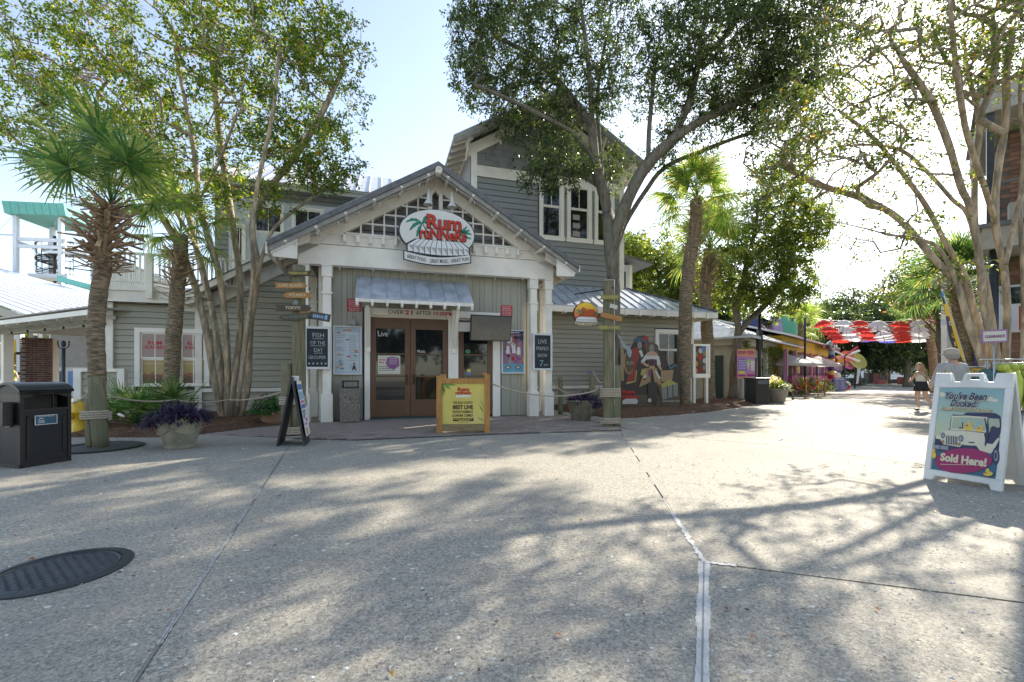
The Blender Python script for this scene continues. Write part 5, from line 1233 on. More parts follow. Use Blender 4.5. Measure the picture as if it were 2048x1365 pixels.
txt('RUM', o, X(1258), Z(727), .2, flat('faint_chalk', (.35, .33, .28)), y=-.02, width=.24, height=.12)
shp(coat, [(1262, 698), (1275, 696), (1278, 712), (1270, 735), (1268, 760), (1252, 765), (1252, 757), (1264, 742)]); shp(gol, [(1250, 765), (1268, 762), (1271, 740), (1273, 742), (1270, 764), (1252, 769)])
shp(hatb, [(1265, 687), (1270, 676), (1284, 675), (1294, 682), (1296, 692), (1286, 684), (1274, 684)]); ell(coat, 1290, 678, 7, 5); ell(coat, 1292, 692, 4, 5)
shp(shirt, [(1276, 702), (1282, 700), (1286, 712), (1282, 716)]); ell(gr, 1278, 691, 5, 8)
shp(brn, [(1293, 690), (1298, 684), (1308, 685), (1312, 692), (1318, 704), (1313, 712), (1306, 702), (1294, 706), (1290, 700)]); ell(gr, 1303, 697, 5, 8)
shp(skin, [(1292, 707), (1300, 703), (1308, 703), (1316, 708), (1315, 714), (1292, 714)]); shp(shirt, [(1291, 712), (1318, 712), (1316, 720), (1303, 718), (1292, 720)])
shp(shirt, [(1291, 709), (1295, 714), (1286, 728), (1280, 724)]); shp(shirt, [(1313, 712), (1318, 712), (1322, 730), (1314, 732)])
shp(mar, [(1294, 719), (1311, 719), (1309, 733), (1297, 733)]); shp(dbr, [(1296, 721), (1309, 721), (1308, 731), (1298, 731)])
shp(skin, [(1280, 726), (1284, 724), (1298, 731), (1294, 735)]); shp(skin, [(1315, 732), (1321, 731), (1325, 741), (1320, 740)]); shp(gol, [(1297, 733), (1309, 733), (1309, 737), (1297, 737)])
shp(tan, [(1290, 737), (1302, 737), (1300, 765), (1276, 775)]); shp(tan, [(1303, 737), (1313, 737), (1324, 770), (1310, 772)]); shp(gol, [(1282, 739), (1293, 737), (1286, 752), (1279, 750)]); shp(mar, [(1294, 740), (1302, 738), (1300, 758), (1296, 752)]); shp(shirt, [(1284, 757), (1290, 748), (1292, 757)]); shp(shirt, [(1309, 742), (1312, 742), (1322, 757), (1317, 759)]); shp(coat, [(1284, 758), (1292, 756), (1291, 760), (1285, 761)])
shp(dbr, [(1294, 765), (1314, 765), (1316, 800), (1310, 812), (1296, 800)]); shp(brn, [(1314, 768), (1322, 770), (1332, 808), (1326, 811)])
shp(stl, [(1231, 666), (1234, 670), (1252, 695), (1250, 699), (1244, 696)], 'sabre'); shp(stl, [(1250, 696), (1256, 693), (1262, 705), (1258, 717), (1253, 712)])
shp(tan, [(1321, 742), (1348, 740), (1345, 762), (1322, 764)]); shp(gr, [(1323, 775), (1357, 768), (1357, 792), (1325, 800)]); shp(gol, [(1322, 768), (1340, 760), (1357, 768), (1323, 776)]); shp(dbr, [(1334, 772), (1336, 772), (1337, 797), (1335, 797)]); shp(dbr, [(1345, 770), (1347, 770), (1348, 795), (1346, 795)]); shp(flat('painted_teal', (.08, .14, .20)), [(1334, 722), (1342, 735), (1352, 728), (1358, 740), (1352, 732), (1340, 740)])
txt('Rum', o, X(1255), Z(784), .2, redl, y=-.06, width=.44, height=.13, bold=.04); txt('ruNNeRs', o, X(1257), Z(794), .2, redl, y=-.06, width=.58, height=.13, bold=.04)
shp(shirt, [(1242, 801), (1250, 797), (1270, 797), (1274, 802), (1272, 808), (1242, 808)]); txt('RUMRUNNERS.COM', o, X(1342), Z(803), .1, shirt, y=-.06, width=.62, height=.06); ell(shirt, 1298, 801, 4, 4)

# ---- framed menu board on two white posts
MBP = at(1401, 812, 17.0); MBP.z = 0
o = thing('menu_stand', MBP, R(14), 'white framed menu board on two white posts beside the palm trunk', 'menu board')
k = 17.0 / FPX; Z = lambda py: CAMH + (750 - py) * k
for x in (-.30, .26): MB().box(x - .05, x + .05, -.05, .05, 0, Z(690)).build('leg', white, o)
b = MB(); b.box(-.40, .36, -.10, .06, Z(756), Z(748)).box(-.40, .36, -.10, .06, Z(693), Z(689)).box(-.40, -.33, -.1, .06, Z(748), Z(693)).box(.29, .36, -.1, .06, Z(748), Z(693)).box(-.40, -.34, .06, .4, Z(752), Z(691)); b.build('frame', white, o)
b = MB().mat(flat('food_photo_dark', (.10, .06, .04))); rect(b, -.33, .29, Z(748), Z(693), -.04)
for c, x, z in ((tan, -.24, Z(710)), (org, -.24, Z(728)), (tan, .16, Z(708)), (shirt, .16, Z(722)), (tan, .16, Z(736)), (redl, -.05, Z(715)), (brn, -.05, Z(725)), (coat, .0, Z(740)), (shirt, -.03, Z(702)), (org, -.26, Z(742)), (blu, .1, Z(698)), (brn, .18, Z(744))): b.mat(c); b.poly([(px_, -.045 - random.random() * .004, pz_) for px_, pz_ in oval(x, z, .10, .11, 10)])
b.build('menu_print', None, o)
# ================================================================ TREES
def grow(name, limbs, env, n_cl, base_r, leaf_n, leaf_l, leaf_w, lm, bm, label, tip=.0045, crad=.28, seed=1, step=.32, group=None, flatten=.7, shellw=.0, nside=9, droop=0, twigs=4, leafkind=0, minr=.0, cap=None, bare=.06):
    """limbs: polylines (world) - first starts at the ground, others start near an earlier limb. env: ellipsoids (centre, radii, weight)."""
    rg = np.random.default_rng(seed); rnd = random.Random(seed)
    P, par = [], []
    for L in limbs:
        pts = smooth_line(L, 4); last = -1
        if P:
            d = np.linalg.norm(np.array(P) - np.array(pts[0]), axis=1); last = int(d.argmin())
            if len(P) and pts[0].z < limbs[0][0][2] + .3 and (Vector(pts[0]).xy - Vector(limbs[0][0]).xy).length < 1.2: last = 0
        for p in pts:
            P.append(tuple(p)); par.append(last); last = len(P) - 1
    nl = len(P)
    # cluster targets
    ws = np.array([e[2] for e in env], float); ws /= ws.sum(); T = []
    for (c, r, _), k in zip(env, (ws * n_cl).astype(int)):
        v = rg.normal(size=(k, 3)); v /= np.linalg.norm(v, axis=1)[:, None]; u = rg.random(k) ** (1 / 3 if shellw == 0 else 1 / (3 + shellw)); T.append(np.array(c) + v * u[:, None] * np.array(r))
    T = np.concatenate(T); T = T[T[:, 2] > 1.6]
    d0 = np.linalg.norm(T[:, None, :] - np.array(P)[None, ::3, :], axis=2).min(1); T = T[np.argsort(d0)]
    NP = np.zeros((nl + len(T) * 14, 3)); NP[:nl] = P; n = nl; tips = []
    low = nl // 5 if len(limbs) == 1 else 0
    for t in T:
        dv = t - NP[:n]; d = np.sqrt((dv ** 2).sum(1)); cost = d + .9 * np.maximum(0, -dv[:, 2]) + (NP[:n, 2] < 1.9) * 4
        j = int(cost.argmin()); a = NP[j].copy(); L = d[j]
        k = max(1, min(12, int(L / step))); perp = rg.normal(size=3) * .10 * L; last = j
        for i in range(1, k + 1):
            f = i / k; q = a + (t - a) * f + perp * math.sin(math.pi * f) + np.array([0, 0, .10 * L * math.sin(math.pi * f)]) + rg.normal(size=3) * .02
            if n >= len(NP): break
            NP[n] = q; par.append(last); last = n; n += 1
        tips.append(last)
    NP = NP[:n]; par = np.array(par[:n])
    cnt = np.zeros(n)
    for t in tips: cnt[t] += 1
    kids = [[] for _ in range(n)]
    for i in range(n - 1, 0, -1):
        if par[i] >= 0: cnt[par[i]] += max(cnt[i], .3); kids[par[i]].append(i)
    cnt = np.maximum(cnt, .5); N0 = cnt[0]; p = math.log(max(N0, 2)) / math.log(base_r / tip); rad = np.minimum(tip * cnt ** (1 / p), cap or 9)
    # the limbs taper with their own length even where few twigs leave them
    root = thing(name, (0, 0, 0)); tag(root, label, 'tree', group); root.location = Vector(limbs[0][0])
    off = Vector(limbs[0][0])
    tb, wb = MB().mat(bm), MB().mat(bm)
    starts = [(0, None)]; 
    roots = [i for i in range(1, n) if par[i] == -1]
    starts += [(r, None) for r in roots]
    while starts:
        s, fr = starts.pop(); path = [s] if fr is None else [fr, s]; cur = s
        while kids[cur]:
            ks = sorted(kids[cur], key=lambda q: -cnt[q]); starts += [(q, cur) for q in ks[1:]]; cur = ks[0]; path.append(cur)
        pts = [Vector(NP[i]) - off for i in path]; rr = [rad[i] for i in path]
        if fr is not None: rr[0] = min(rr[0], rr[1] * 1.15)
        big = max(rr) > .05; ns = nside if max(rr) > .08 else 6 if max(rr) > .02 else 4
        if s == 0 and fr is None: rr[0] *= 1.55; rr[1] *= 1.2
        (tb if big else wb).tube(pts, rr, ns, wob=.07 if big else 0)
    tb.build('trunk', None, root); wb.build('branches', None, root)
    # leaves: sprays along short twigs round each tip
    m = len(tips); C = NP[tips]; per = leaf_n
    tw = rg.normal(size=(m, twigs, 3)); tw[:, :, 2] = tw[:, :, 2] * flatten - droop; tw /= np.linalg.norm(tw, axis=2)[:, :, None]
    q = per // twigs; f = rg.random((m, twigs, q, 1)) ** .8
    pos = C[:, None, None, :] + tw[:, :, None, :] * crad * f * rg.uniform(.6, 1.5, (m, twigs, 1, 1)) + rg.normal(size=(m, twigs, q, 3)) * .035 * (crad / .28)
    keep = rg.random(m) > bare
    pos = pos[keep].reshape(-1, 3) - np.array(off); n_ = len(pos)
    d = (tw[keep][:, :, None, :] * .8 + rg.normal(size=(keep.sum(), twigs, q, 3)) * .75).reshape(-1, 3); d[:, 2] -= .25; d /= np.linalg.norm(d, axis=1)[:, None]
    up = rg.normal(size=(n_, 3)) * .6 + np.array([0, 0, 1]); a = np.cross(d, up); a /= np.linalg.norm(a, axis=1)[:, None] + 1e-6
    l = leaf_l * rg.uniform(.6, 1.25, (n_, 1)); w = leaf_w * rg.uniform(.7, 1.2, (n_, 1)); nn = np.cross(a, d)
    V = np.stack([pos, pos + d * l * .5 + a * w / 2 + nn * w * .15, pos + d * l, pos + d * l * .5 - a * w / 2 + nn * w * .15], 1).reshape(-1, 3)
    quads('crown', V, [lm], root)
    # second mesh of twigs carrying the leaves
    b = MB().mat(bm)
    for i in np.nonzero(keep)[0][::1]:
        for k in range(min(twigs, 2)):
            p0 = Vector(C[i]) - off; p1 = p0 + Vector(tw[i, k]) * crad; s_ = Vector((tip * .7, 0, 0)); b.poly([p0 - s_, p1, p0 + s_])
    b.build('twigs', None, root)
    return root, n_
def PL(pts, Y, jitter=0, dy=None):
    out = []
    for i, (x, y) in enumerate(pts):
        Yi = Y + (dy[i] if dy else 0) + (random.uniform(-jitter, jitter) if 0 < i < len(pts) else 0); out.append(at(x, y, Yi))
    return out
def EN(px, py, rx, ry, Y, ry_depth, w): k = Y / FPX; return (tuple(at(px, py, Y)), (rx * k, ry_depth, ry * k), w)

crepe_leaf = leafmat('crepe_myrtle_leaf', [((.045, .090, .016), 5), ((.085, .14, .022), 5), ((.16, .21, .03), 3), ((.28, .27, .035), 1.6), ((.30, .13, .03), .22), ((.22, .05, .02), .06)], .5, .45)
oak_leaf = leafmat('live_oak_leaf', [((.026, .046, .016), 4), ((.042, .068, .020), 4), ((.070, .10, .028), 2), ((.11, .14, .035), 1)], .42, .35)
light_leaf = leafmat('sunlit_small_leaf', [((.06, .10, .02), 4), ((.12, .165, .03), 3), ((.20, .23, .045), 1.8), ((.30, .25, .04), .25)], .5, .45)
# ---- left crepe myrtle
Yc = 11.6
def D(n, s): return [s * i / max(1, n - 1) for i in range(n)]
L = [([(458, 845), (447, 780), (438, 700), (420, 600), (398, 520), (376, 430), (335, 330), (262, 225), (180, 140)], 1.5),
     ([(452, 846), (455, 760), (452, 660), (440, 560), (418, 480), (398, 400), (388, 300), (368, 190), (340, 60)], -.8),
     ([(462, 846), (468, 760), (480, 660), (479, 560), (470, 480), (458, 400), (442, 300), (430, 170), (410, 20)], .9),
     ([(470, 846), (482, 770), (494, 660), (506, 560), (505, 470), (512, 390), (528, 310), (548, 210), (560, 80)], -1.6),
     ([(476, 846), (496, 770), (500, 650), (516, 540), (504, 450), (535, 385), (600, 300), (655, 205), (700, 110)], .4),
     ([(446, 846), (428, 760), (408, 640), (385, 560), (352, 480), (300, 405), (225, 360), (130, 320), (40, 290)], -.6),
     ([(512, 560), (540, 470), (590, 420), (650, 380), (700, 350)], .8), ([(420, 600), (395, 500), (340, 400), (300, 260), (250, 100)], 2.0), ([(398, 400), (440, 320), (480, 200), (500, 60)], -2.2)]
limbs = [PL(p, Yc, .12, D(len(p), s)) for p, s in L]
env = [EN(330, 150, 330, 190, Yc, 3.0, 5), EN(560, 150, 170, 160, Yc, 2.4, 2.4), EN(120, 170, 190, 150, Yc, 2.2, 2.6), EN(280, 330, 250, 90, Yc, 2.2, 2.0), EN(620, 300, 100, 70, Yc, 1.4, 1), EN(400, -40, 330, 110, Yc, 2.4, 2.2), EN(480, 400, 120, 40, Yc, 1.2, .5), EN(650, 90, 90, 80, Yc, 1.2, .7), EN(640, 350, 60, 30, Yc, .8, .4)]
grow('crepe_myrtle_tree', limbs, env, 1500, .20, 52, .088, .052, crepe_leaf, cbark, 'multi stemmed crepe myrtle with bare tan trunks and airy green crown left of the entrance', tip=.0062, crad=.30, seed=3, droop=.0, cap=.08)
b = MB().mat(leafmat('crepe_flower', [((.42, .20, .38), 1), ((.32, .14, .28), 1)], .4)); 
for px, py in ((210, 15), (64, 155), (182, 142), (170, 155), (130, 237), (445, 100), (175, 288), (100, 118), (525, 80), (180, 365)):
    c = at(px, py, Yc - 2.2)
    for k in range(60): leafpoly(b, c + Vector((random.gauss(0, .06), random.gauss(0, .06), random.gauss(0, .09))), (random.gauss(0, 1), random.gauss(0, 1), random.gauss(0, 1)), .03, .02)
root_ = [o for o in bpy.data.objects if o.name == 'crepe_myrtle_tree'][0]; fo = b.build('flowers', None, root_); fo.location = -root_.location
# ---- the big oak
Yo = 15.6
L = [([(1232, 826), (1228, 740), (1228, 650), (1226, 570), (1222, 500), (1216, 430)], 0), ([(1216, 430), (1203, 370), (1190, 325), (1184, 250), (1180, 160), (1168, 60), (1150, -80)], -.8),
     ([(1216, 430), (1206, 370), (1199, 290), (1196, 180), (1215, 60), (1240, -80)], 1.2), ([(1224, 500), (1240, 440), (1262, 385), (1295, 330), (1345, 280), (1420, 232), (1500, 190), (1580, 130)], -1.0),
     ([(1226, 520), (1250, 450), (1290, 385), (1330, 335), (1410, 300), (1490, 270), (1570, 250), (1640, 240)], 1.0), ([(1190, 325), (1150, 270), (1090, 235), (1020, 200), (950, 170)], -1.6), ([(1184, 250), (1130, 180), (1060, 110), (960, 60)], 1.0),
     ([(1205, 380), (1160, 350), (1120, 330), (1090, 320)], -1.5), ([(1345, 280), (1380, 200), (1400, 100), (1420, -40)], -.5), ([(1295, 330), (1300, 240), (1310, 140), (1330, 0)], .8), ([(1262, 440), (1290, 405), (1325, 375), (1350, 345)], .5)]
limbs = [PL(p, Yo, .1, D(len(p), s)) for p, s in L]
for a_ in range(1, len(limbs)):                       # start side limbs at the depth of the limb they leave
    p0 = limbs[a_][0]; best = min((q for l_ in limbs[:a_] for q in l_), key=lambda q: (Vector((q.x / q.y, (q.z - 1.2) / q.y)) - Vector((p0.x / p0.y, (p0.z - 1.2) / p0.y))).length)
    sh = best.y / p0.y; base_shift = [1 + (sh - 1) * (1 - i / (len(limbs[a_]) - 1)) for i in range(len(limbs[a_]))]
    limbs[a_] = [Vector((q.x * f, q.y * f, CAMH + (q.z - CAMH) * f)) for q, f in zip(limbs[a_], base_shift)]
env = [EN(1010, 110, 120, 110, Yo, 2.2, 3), EN(1130, 20, 150, 110, Yo, 2.6, 3), EN(1120, 200, 130, 80, Yo, 2.2, 2.2), EN(1110, 330, 80, 45, Yo - 1, 1.3, 1.1), EN(1290, 120, 110, 110, Yo, 2.4, 2.2), EN(1450, 90, 150, 130, Yo - 1, 2.4, 4.6), EN(1420, 240, 90, 50, Yo, 1.4, .9),
       EN(1580, 60, 130, 120, Yo - 1.5, 2.2, 3.0), EN(1590, 240, 90, 50, Yo, 1.5, 1.0), EN(1530, 190, 110, 60, Yo - 1, 1.6, 1.5), EN(1300, -60, 380, 90, Yo, 3, 2.4), EN(950, 60, 60, 60, Yo, 1.2, .7), EN(1230, 340, 40, 60, Yo, .8, .25), EN(960, 170, 55, 50, Yo, 1, .5), EN(1680, 50, 70, 60, Yo - 1.5, 1.2, .6), EN(1330, 300, 40, 50, Yo, .8, .35), EN(1010, 250, 50, 30, Yo - .5, .8, .3)]
grow('live_oak_tree', limbs, env, 2150, .32, 52, .135, .055, oak_leaf, bark, 'big live oak with dark leaning limbs spreading over the restaurant tower', tip=.006, crad=.36, seed=5, flatten=.7, cap=.225, twigs=5)
# ---- right crepe myrtle, close by
Yr = 9.3
L = [([(2020, 800), (2012, 730), (2015, 640), (2008, 540), (1990, 440), (1996, 340), (2012, 240), (2015, 120), (2040, 0)], .3),
     ([(2040, 800), (2045, 700), (2046, 560), (2040, 420), (2047, 300), (2040, 180), (2060, 60)], .8),
     ([(1998, 800), (1990, 720), (1968, 610), (1958, 520), (1946, 430), (1920, 370), (1898, 290), (1860, 200), (1800, 110), (1760, 20)], -1.0),
     ([(1990, 800), (1972, 710), (1945, 610), (1925, 545), (1888, 480), (1850, 410), (1800, 340), (1740, 270), (1660, 210)], .6),
     ([(1984, 800), (1958, 710), (1935, 640), (1915, 570), (1880, 500), (1840, 480), (1780, 470), (1720, 455), (1650, 440)], -.4),
     ([(2010, 800), (1996, 720), (1978, 600), (1952, 470), (1950, 350), (1958, 240), (1935, 140), (1925, 20)], 1.5),
     ([(1958, 520), (1935, 430), (1905, 400), (1860, 350), (1800, 300), (1720, 290), (1640, 300)], 1.4), ([(1990, 440), (1960, 350), (1930, 250), (1910, 120), (1900, 0)], -1.6), ([(1915, 570), (1870, 520), (1800, 440), (1730, 400), (1640, 370), (1560, 330)], 1.0), ([(2008, 540), (2040, 400), (2090, 250), (2130, 100)], .5), ([(1958, 240), (1990, 140), (1985, 20)], 0)]
limbs = [PL(p, Yr, .08, D(len(p), s)) for p, s in L]
env = [EN(1880, 110, 170, 130, Yr, 2.2, 3), EN(1700, 200, 150, 110, Yr, 2.0, 2.4), EN(1640, 330, 130, 80, Yr, 1.6, 1.3), EN(1800, 360, 110, 80, Yr, 1.4, .8), EN(1990, 60, 110, 120, Yr, 2.0, 1.8), EN(1580, 270, 80, 60, Yr, 1.3, .7), EN(1860, -60, 250, 90, Yr, 2.2, 2.6), EN(1760, 470, 90, 30, Yr, 1.2, .4), EN(2130, 40, 130, 200, Yr, 2.5, 2.2), EN(1900, 540, 40, 30, Yr, .8, .15)]
crepe2 = leafmat('thin_crepe_leaf', [((.055, .085, .02), 5), ((.09, .13, .03), 4), ((.16, .18, .04), 2), ((.26, .12, .03), .12), ((.34, .27, .05), .5)], .5, .45)
grow('crepe_myrtle_tree', limbs, env, 1200, .22, 34, .082, .046, crepe2, cbark, 'crepe myrtle with thick fanning trunks and sparse leaves behind the clothes rack', tip=.0062, crad=.30, seed=8, cap=.064, bare=.42)
# ---- canopy off to the right of the frame that throws the foreground shade
limbs = [[Vector((10.5, 2.6, 0)), Vector((10.3, 2.7, 2)), Vector((10.0, 2.9, 4)), Vector((9.4, 3.1, 6)), Vector((8.8, 3.4, 8))], [Vector((10.1, 2.8, 3.4)), Vector((11, 4, 5.5)), Vector((11.6, 5.4, 7.4))], [Vector((10.0, 2.9, 4)), Vector((9.6, 1.2, 6)), Vector((9, -.4, 7.5))]]
env = [((9.0, 3.4, 8.2), (2.4, 2.4, 1.4), 2), ((11.4, 5.2, 7.8), (2, 2, 1.4), 1.3), ((9.2, .2, 7.8), (2.2, 2, 1.4), 1.5)]
grow('street_tree', limbs, env, 330, .13, 30, .11, .06, oak_leaf, bark, 'shade tree just right of the white sandwich board, its dappled shade on the plaza', tip=.006, crad=.36, seed=12)
# ---- small oak on the right of the wing
def simple_tree(name, base, h, spread, n_cl, lm, label, seed, bm=bark, leaf=.12, per=36, trunk=.2, env=None, lean=0, low=.35, crad=.5, group=None, limbs=None):
    base = Vector(base); rr = random.Random(seed)
    if limbs is None:
        limbs = [[base, base + Vector((lean * .3, 0, h * .25)), base + Vector((lean * .6, 0, h * .5)), base + Vector((lean, 0, h * .78))]]
        for k in range(4): a = k * 1.57 + rr.uniform(0, 1); z = h * rr.uniform(.28, .5); limbs.append([base + Vector((lean * z / h, 0, z)), base + Vector((math.cos(a) * spread * .35, math.sin(a) * spread * .35, z + h * .14)), base + Vector((math.cos(a) * spread * .7, math.sin(a) * spread * .7, z + h * .26))])
    if env is None:
        env = [(tuple(base + Vector((lean, 0, h * .72))), (spread * .75, spread * .75, h * .26), 3)]
        for k in range(6): a = k * 1.05 + rr.uniform(0, .6); env.append((tuple(base + Vector((math.cos(a) * spread * .6 + lean * .6, math.sin(a) * spread * .6, h * rr.uniform(low + .12, .8)))), (spread * .42, spread * .42, h * .13), 1))
    return grow(name, limbs, env, int(n_cl * 1.5), trunk, per, leaf * 1.35, leaf * .75, lm, bm, label, tip=.01, crad=crad, seed=seed, step=.6, twigs=4, group=group)
Ys = 20.5
L = [([(1466, 802), (1468, 740), (1474, 700), (1476, 660), (1470, 610), (1460, 560), (1450, 500)], 0), ([(1476, 668), (1500, 640), (1530, 610), (1560, 560), (1590, 500)], .6), ([(1474, 610), (1490, 540), (1510, 460), (1520, 380)], -.8)]
limbs = [PL(p, Ys, .05, D(len(p), s)) for p, s in L]
env = [EN(1500, 520, 80, 60, Ys, 2, 2), EN(1570, 470, 70, 70, Ys, 2, 2), EN(1450, 580, 60, 40, Ys, 1.6, .8), EN(1540, 600, 80, 40, Ys, 1.6, 1.6), EN(1560, 370, 60, 60, Ys, 1.6, 1.2), EN(1620, 450, 50, 60, Ys, 1.4, .9), EN(1480, 440, 60, 50, Ys, 1.6, .8), EN(1600, 560, 40, 40, Ys, 1.2, .6)]
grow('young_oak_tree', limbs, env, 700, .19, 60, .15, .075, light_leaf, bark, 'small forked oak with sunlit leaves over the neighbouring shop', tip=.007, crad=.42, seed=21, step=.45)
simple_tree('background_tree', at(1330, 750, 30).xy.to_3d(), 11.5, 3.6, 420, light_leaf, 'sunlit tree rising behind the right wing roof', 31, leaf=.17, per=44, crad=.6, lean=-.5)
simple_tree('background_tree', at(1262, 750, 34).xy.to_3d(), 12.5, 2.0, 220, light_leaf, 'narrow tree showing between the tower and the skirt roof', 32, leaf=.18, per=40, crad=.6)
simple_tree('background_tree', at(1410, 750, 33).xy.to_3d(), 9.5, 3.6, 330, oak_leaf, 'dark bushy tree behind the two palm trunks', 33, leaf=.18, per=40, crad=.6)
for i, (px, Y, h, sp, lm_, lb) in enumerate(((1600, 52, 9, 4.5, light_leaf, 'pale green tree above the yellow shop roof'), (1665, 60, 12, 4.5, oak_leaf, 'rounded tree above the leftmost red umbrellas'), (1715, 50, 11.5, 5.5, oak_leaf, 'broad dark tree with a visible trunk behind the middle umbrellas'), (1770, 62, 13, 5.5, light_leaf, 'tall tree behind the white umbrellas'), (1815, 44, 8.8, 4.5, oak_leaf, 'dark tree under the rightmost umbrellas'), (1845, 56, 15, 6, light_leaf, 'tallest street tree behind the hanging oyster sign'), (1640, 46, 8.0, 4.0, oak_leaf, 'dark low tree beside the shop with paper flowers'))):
    simple_tree('street_tree', at(px, 750, Y).xy.to_3d(), h, sp, 420, lm_, lb, 40 + i, leaf=.26, per=30, crad=.85, trunk=.3, low=.1, group='trees at the far end of the street')
simple_tree('street_tree', at(1890, 750, 26).xy.to_3d(), 9.6, 3.0, 260, crepe2, 'sparse tree leaning over the street above the hanging oyster sign', 61, leaf=.13, per=30, crad=.5, trunk=.14, lean=-.8)

# ---- palms
def palm(px_base, Y, trunk_px, r0, r1, label, boots=60, nf=30, pet=.95, blade=.95, bootlen=.3, crown=None, spread=1.0, msh=None, boot_z=None, group=None, name='cabbage_palm', skirt=0, lmn=-35):
    pts = [at(x, y, Y) for x, y in trunk_px]; pts[0].z = 0; root = thing(name, pts[0], 0, label, 'palm tree', group)
    path = smooth_line([p - pts[0] for p in pts], 8); n = len(path); b = MB(); rad = [(r0 + (r1 - r0) * i / n) * random.uniform(.96, 1.04) * (1.25 if i == 0 else 1) for i in range(n)]
    b.tube(path, rad, 18, wob=.035); b.build('trunk', pbark, root)
    top = path[-1]
    z0 = boot_z
    bb = MB().mat(boot).raw([(0, -.045, 0), (0, .045, 0), (.35, -.028, .12), (.35, .028, .12), (1, -.03, .42), (1, .03, .40), (0, -.03, .06), (0, .03, .06), (.95, -.012, .47), (1.02, .018, .47)], [(0, 1, 3, 2), (2, 3, 5, 4), (6, 0, 2), (1, 7, 3), (6, 2, 4, 8), (7, 9, 5, 3), (6, 8, 9, 7), (4, 5, 9, 8)])
    bme = bb.mesh('leaf_boot')
    for k in range(boots):
        f = k / boots; z = z0 - pts[0].z + (top.z - z0) * f; i = min(n - 2, max(0, next((i for i, p in enumerate(path) if p.z >= z), n - 2))); c = path[i]
        a = k * 2.399 + random.uniform(-.2, .2); L_ = bootlen * random.uniform(.75, 1.25) * (.8 + .4 * math.sin(math.pi * f))
        M = Matrix.Translation(Vector((c.x, c.y, z))) @ Matrix.Rotation(a, 4, 'Z') @ Matrix.Translation((rad[i] * .8, 0, 0)) @ Matrix.Rotation(-R(random.uniform(-12, 42) - (35 if skirt and random.random() < .5 else 0)), 4, 'Y') @ Matrix.Diagonal((L_, L_ * 2.2, L_ * .8, 1))
        link('leaf_boot', bme, root, mtx=M)
    for k in range(nf):
        f = (k + .5) / nf; a = k * 2.399; el = R(lmn + (85 - lmn) * f ** .8); M = orient(top + Vector((0, 0, -.1 + .25 * f)), a + random.uniform(-.2, .2), el, random.uniform(-.5, .5), spread * random.uniform(.85, 1.1))
        link('frond', random.choice(msh), root, mtx=M)
    return root
PMg = [fan_mesh('frond', palm_g, 1.15, 1.05, 40, 300, d_, .042) for d_ in (.3, .5, .7)]
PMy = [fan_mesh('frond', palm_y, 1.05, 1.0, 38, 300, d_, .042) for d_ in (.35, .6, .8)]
palm(197, 7.75, [(197, 885), (196, 800), (192, 700), (194, 620), (205, 540), (205, 480), (215, 440), (222, 410)], .125, .12, 'cabbage palm with shaggy dry boots and green fans beside the litter bin', boots=150, nf=15, bootlen=.33, msh=PMg[:2] + PMy, boot_z=CAMH + (750 - 548) / FPX * 7.75, spread=.78, skirt=1, lmn=2)
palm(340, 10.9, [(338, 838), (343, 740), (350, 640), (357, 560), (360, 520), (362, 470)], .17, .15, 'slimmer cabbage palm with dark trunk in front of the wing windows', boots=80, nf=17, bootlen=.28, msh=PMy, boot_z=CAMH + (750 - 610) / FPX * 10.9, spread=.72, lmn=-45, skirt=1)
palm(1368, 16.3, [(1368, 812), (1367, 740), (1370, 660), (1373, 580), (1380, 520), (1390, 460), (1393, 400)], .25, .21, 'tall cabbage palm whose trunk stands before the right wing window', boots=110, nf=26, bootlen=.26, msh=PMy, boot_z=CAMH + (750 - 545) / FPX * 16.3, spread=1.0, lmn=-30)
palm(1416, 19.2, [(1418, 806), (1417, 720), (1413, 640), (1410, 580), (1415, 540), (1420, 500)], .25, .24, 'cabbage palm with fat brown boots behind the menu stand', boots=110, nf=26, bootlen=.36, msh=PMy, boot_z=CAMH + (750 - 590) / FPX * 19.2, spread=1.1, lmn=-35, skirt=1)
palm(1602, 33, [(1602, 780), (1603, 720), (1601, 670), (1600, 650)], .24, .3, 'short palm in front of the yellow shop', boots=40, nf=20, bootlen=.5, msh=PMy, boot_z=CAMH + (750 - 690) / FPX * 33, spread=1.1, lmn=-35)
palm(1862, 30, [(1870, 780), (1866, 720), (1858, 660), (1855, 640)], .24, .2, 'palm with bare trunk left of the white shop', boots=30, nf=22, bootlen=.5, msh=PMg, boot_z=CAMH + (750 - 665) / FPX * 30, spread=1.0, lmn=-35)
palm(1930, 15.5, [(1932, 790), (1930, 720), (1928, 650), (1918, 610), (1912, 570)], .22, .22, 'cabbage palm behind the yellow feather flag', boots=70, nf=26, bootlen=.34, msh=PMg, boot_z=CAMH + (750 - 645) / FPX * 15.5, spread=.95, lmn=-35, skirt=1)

# trees on the far side of the plaza, behind the viewer: they show only as reflections in the doors and windows
for i, (x, y) in enumerate(((-7, -11), (1, -13), (9, -12))):
    simple_tree('plaza_tree', (x, y, 0), 9.5, 4.6, 260, oak_leaf, ('broad tree across the plaza, mirrored in the wing windows', 'broad tree across the plaza, mirrored in the entrance doors', 'broad tree across the plaza, mirrored in the tower windows')[i], 70 + i, leaf=.26, per=36, crad=.8, low=.15)
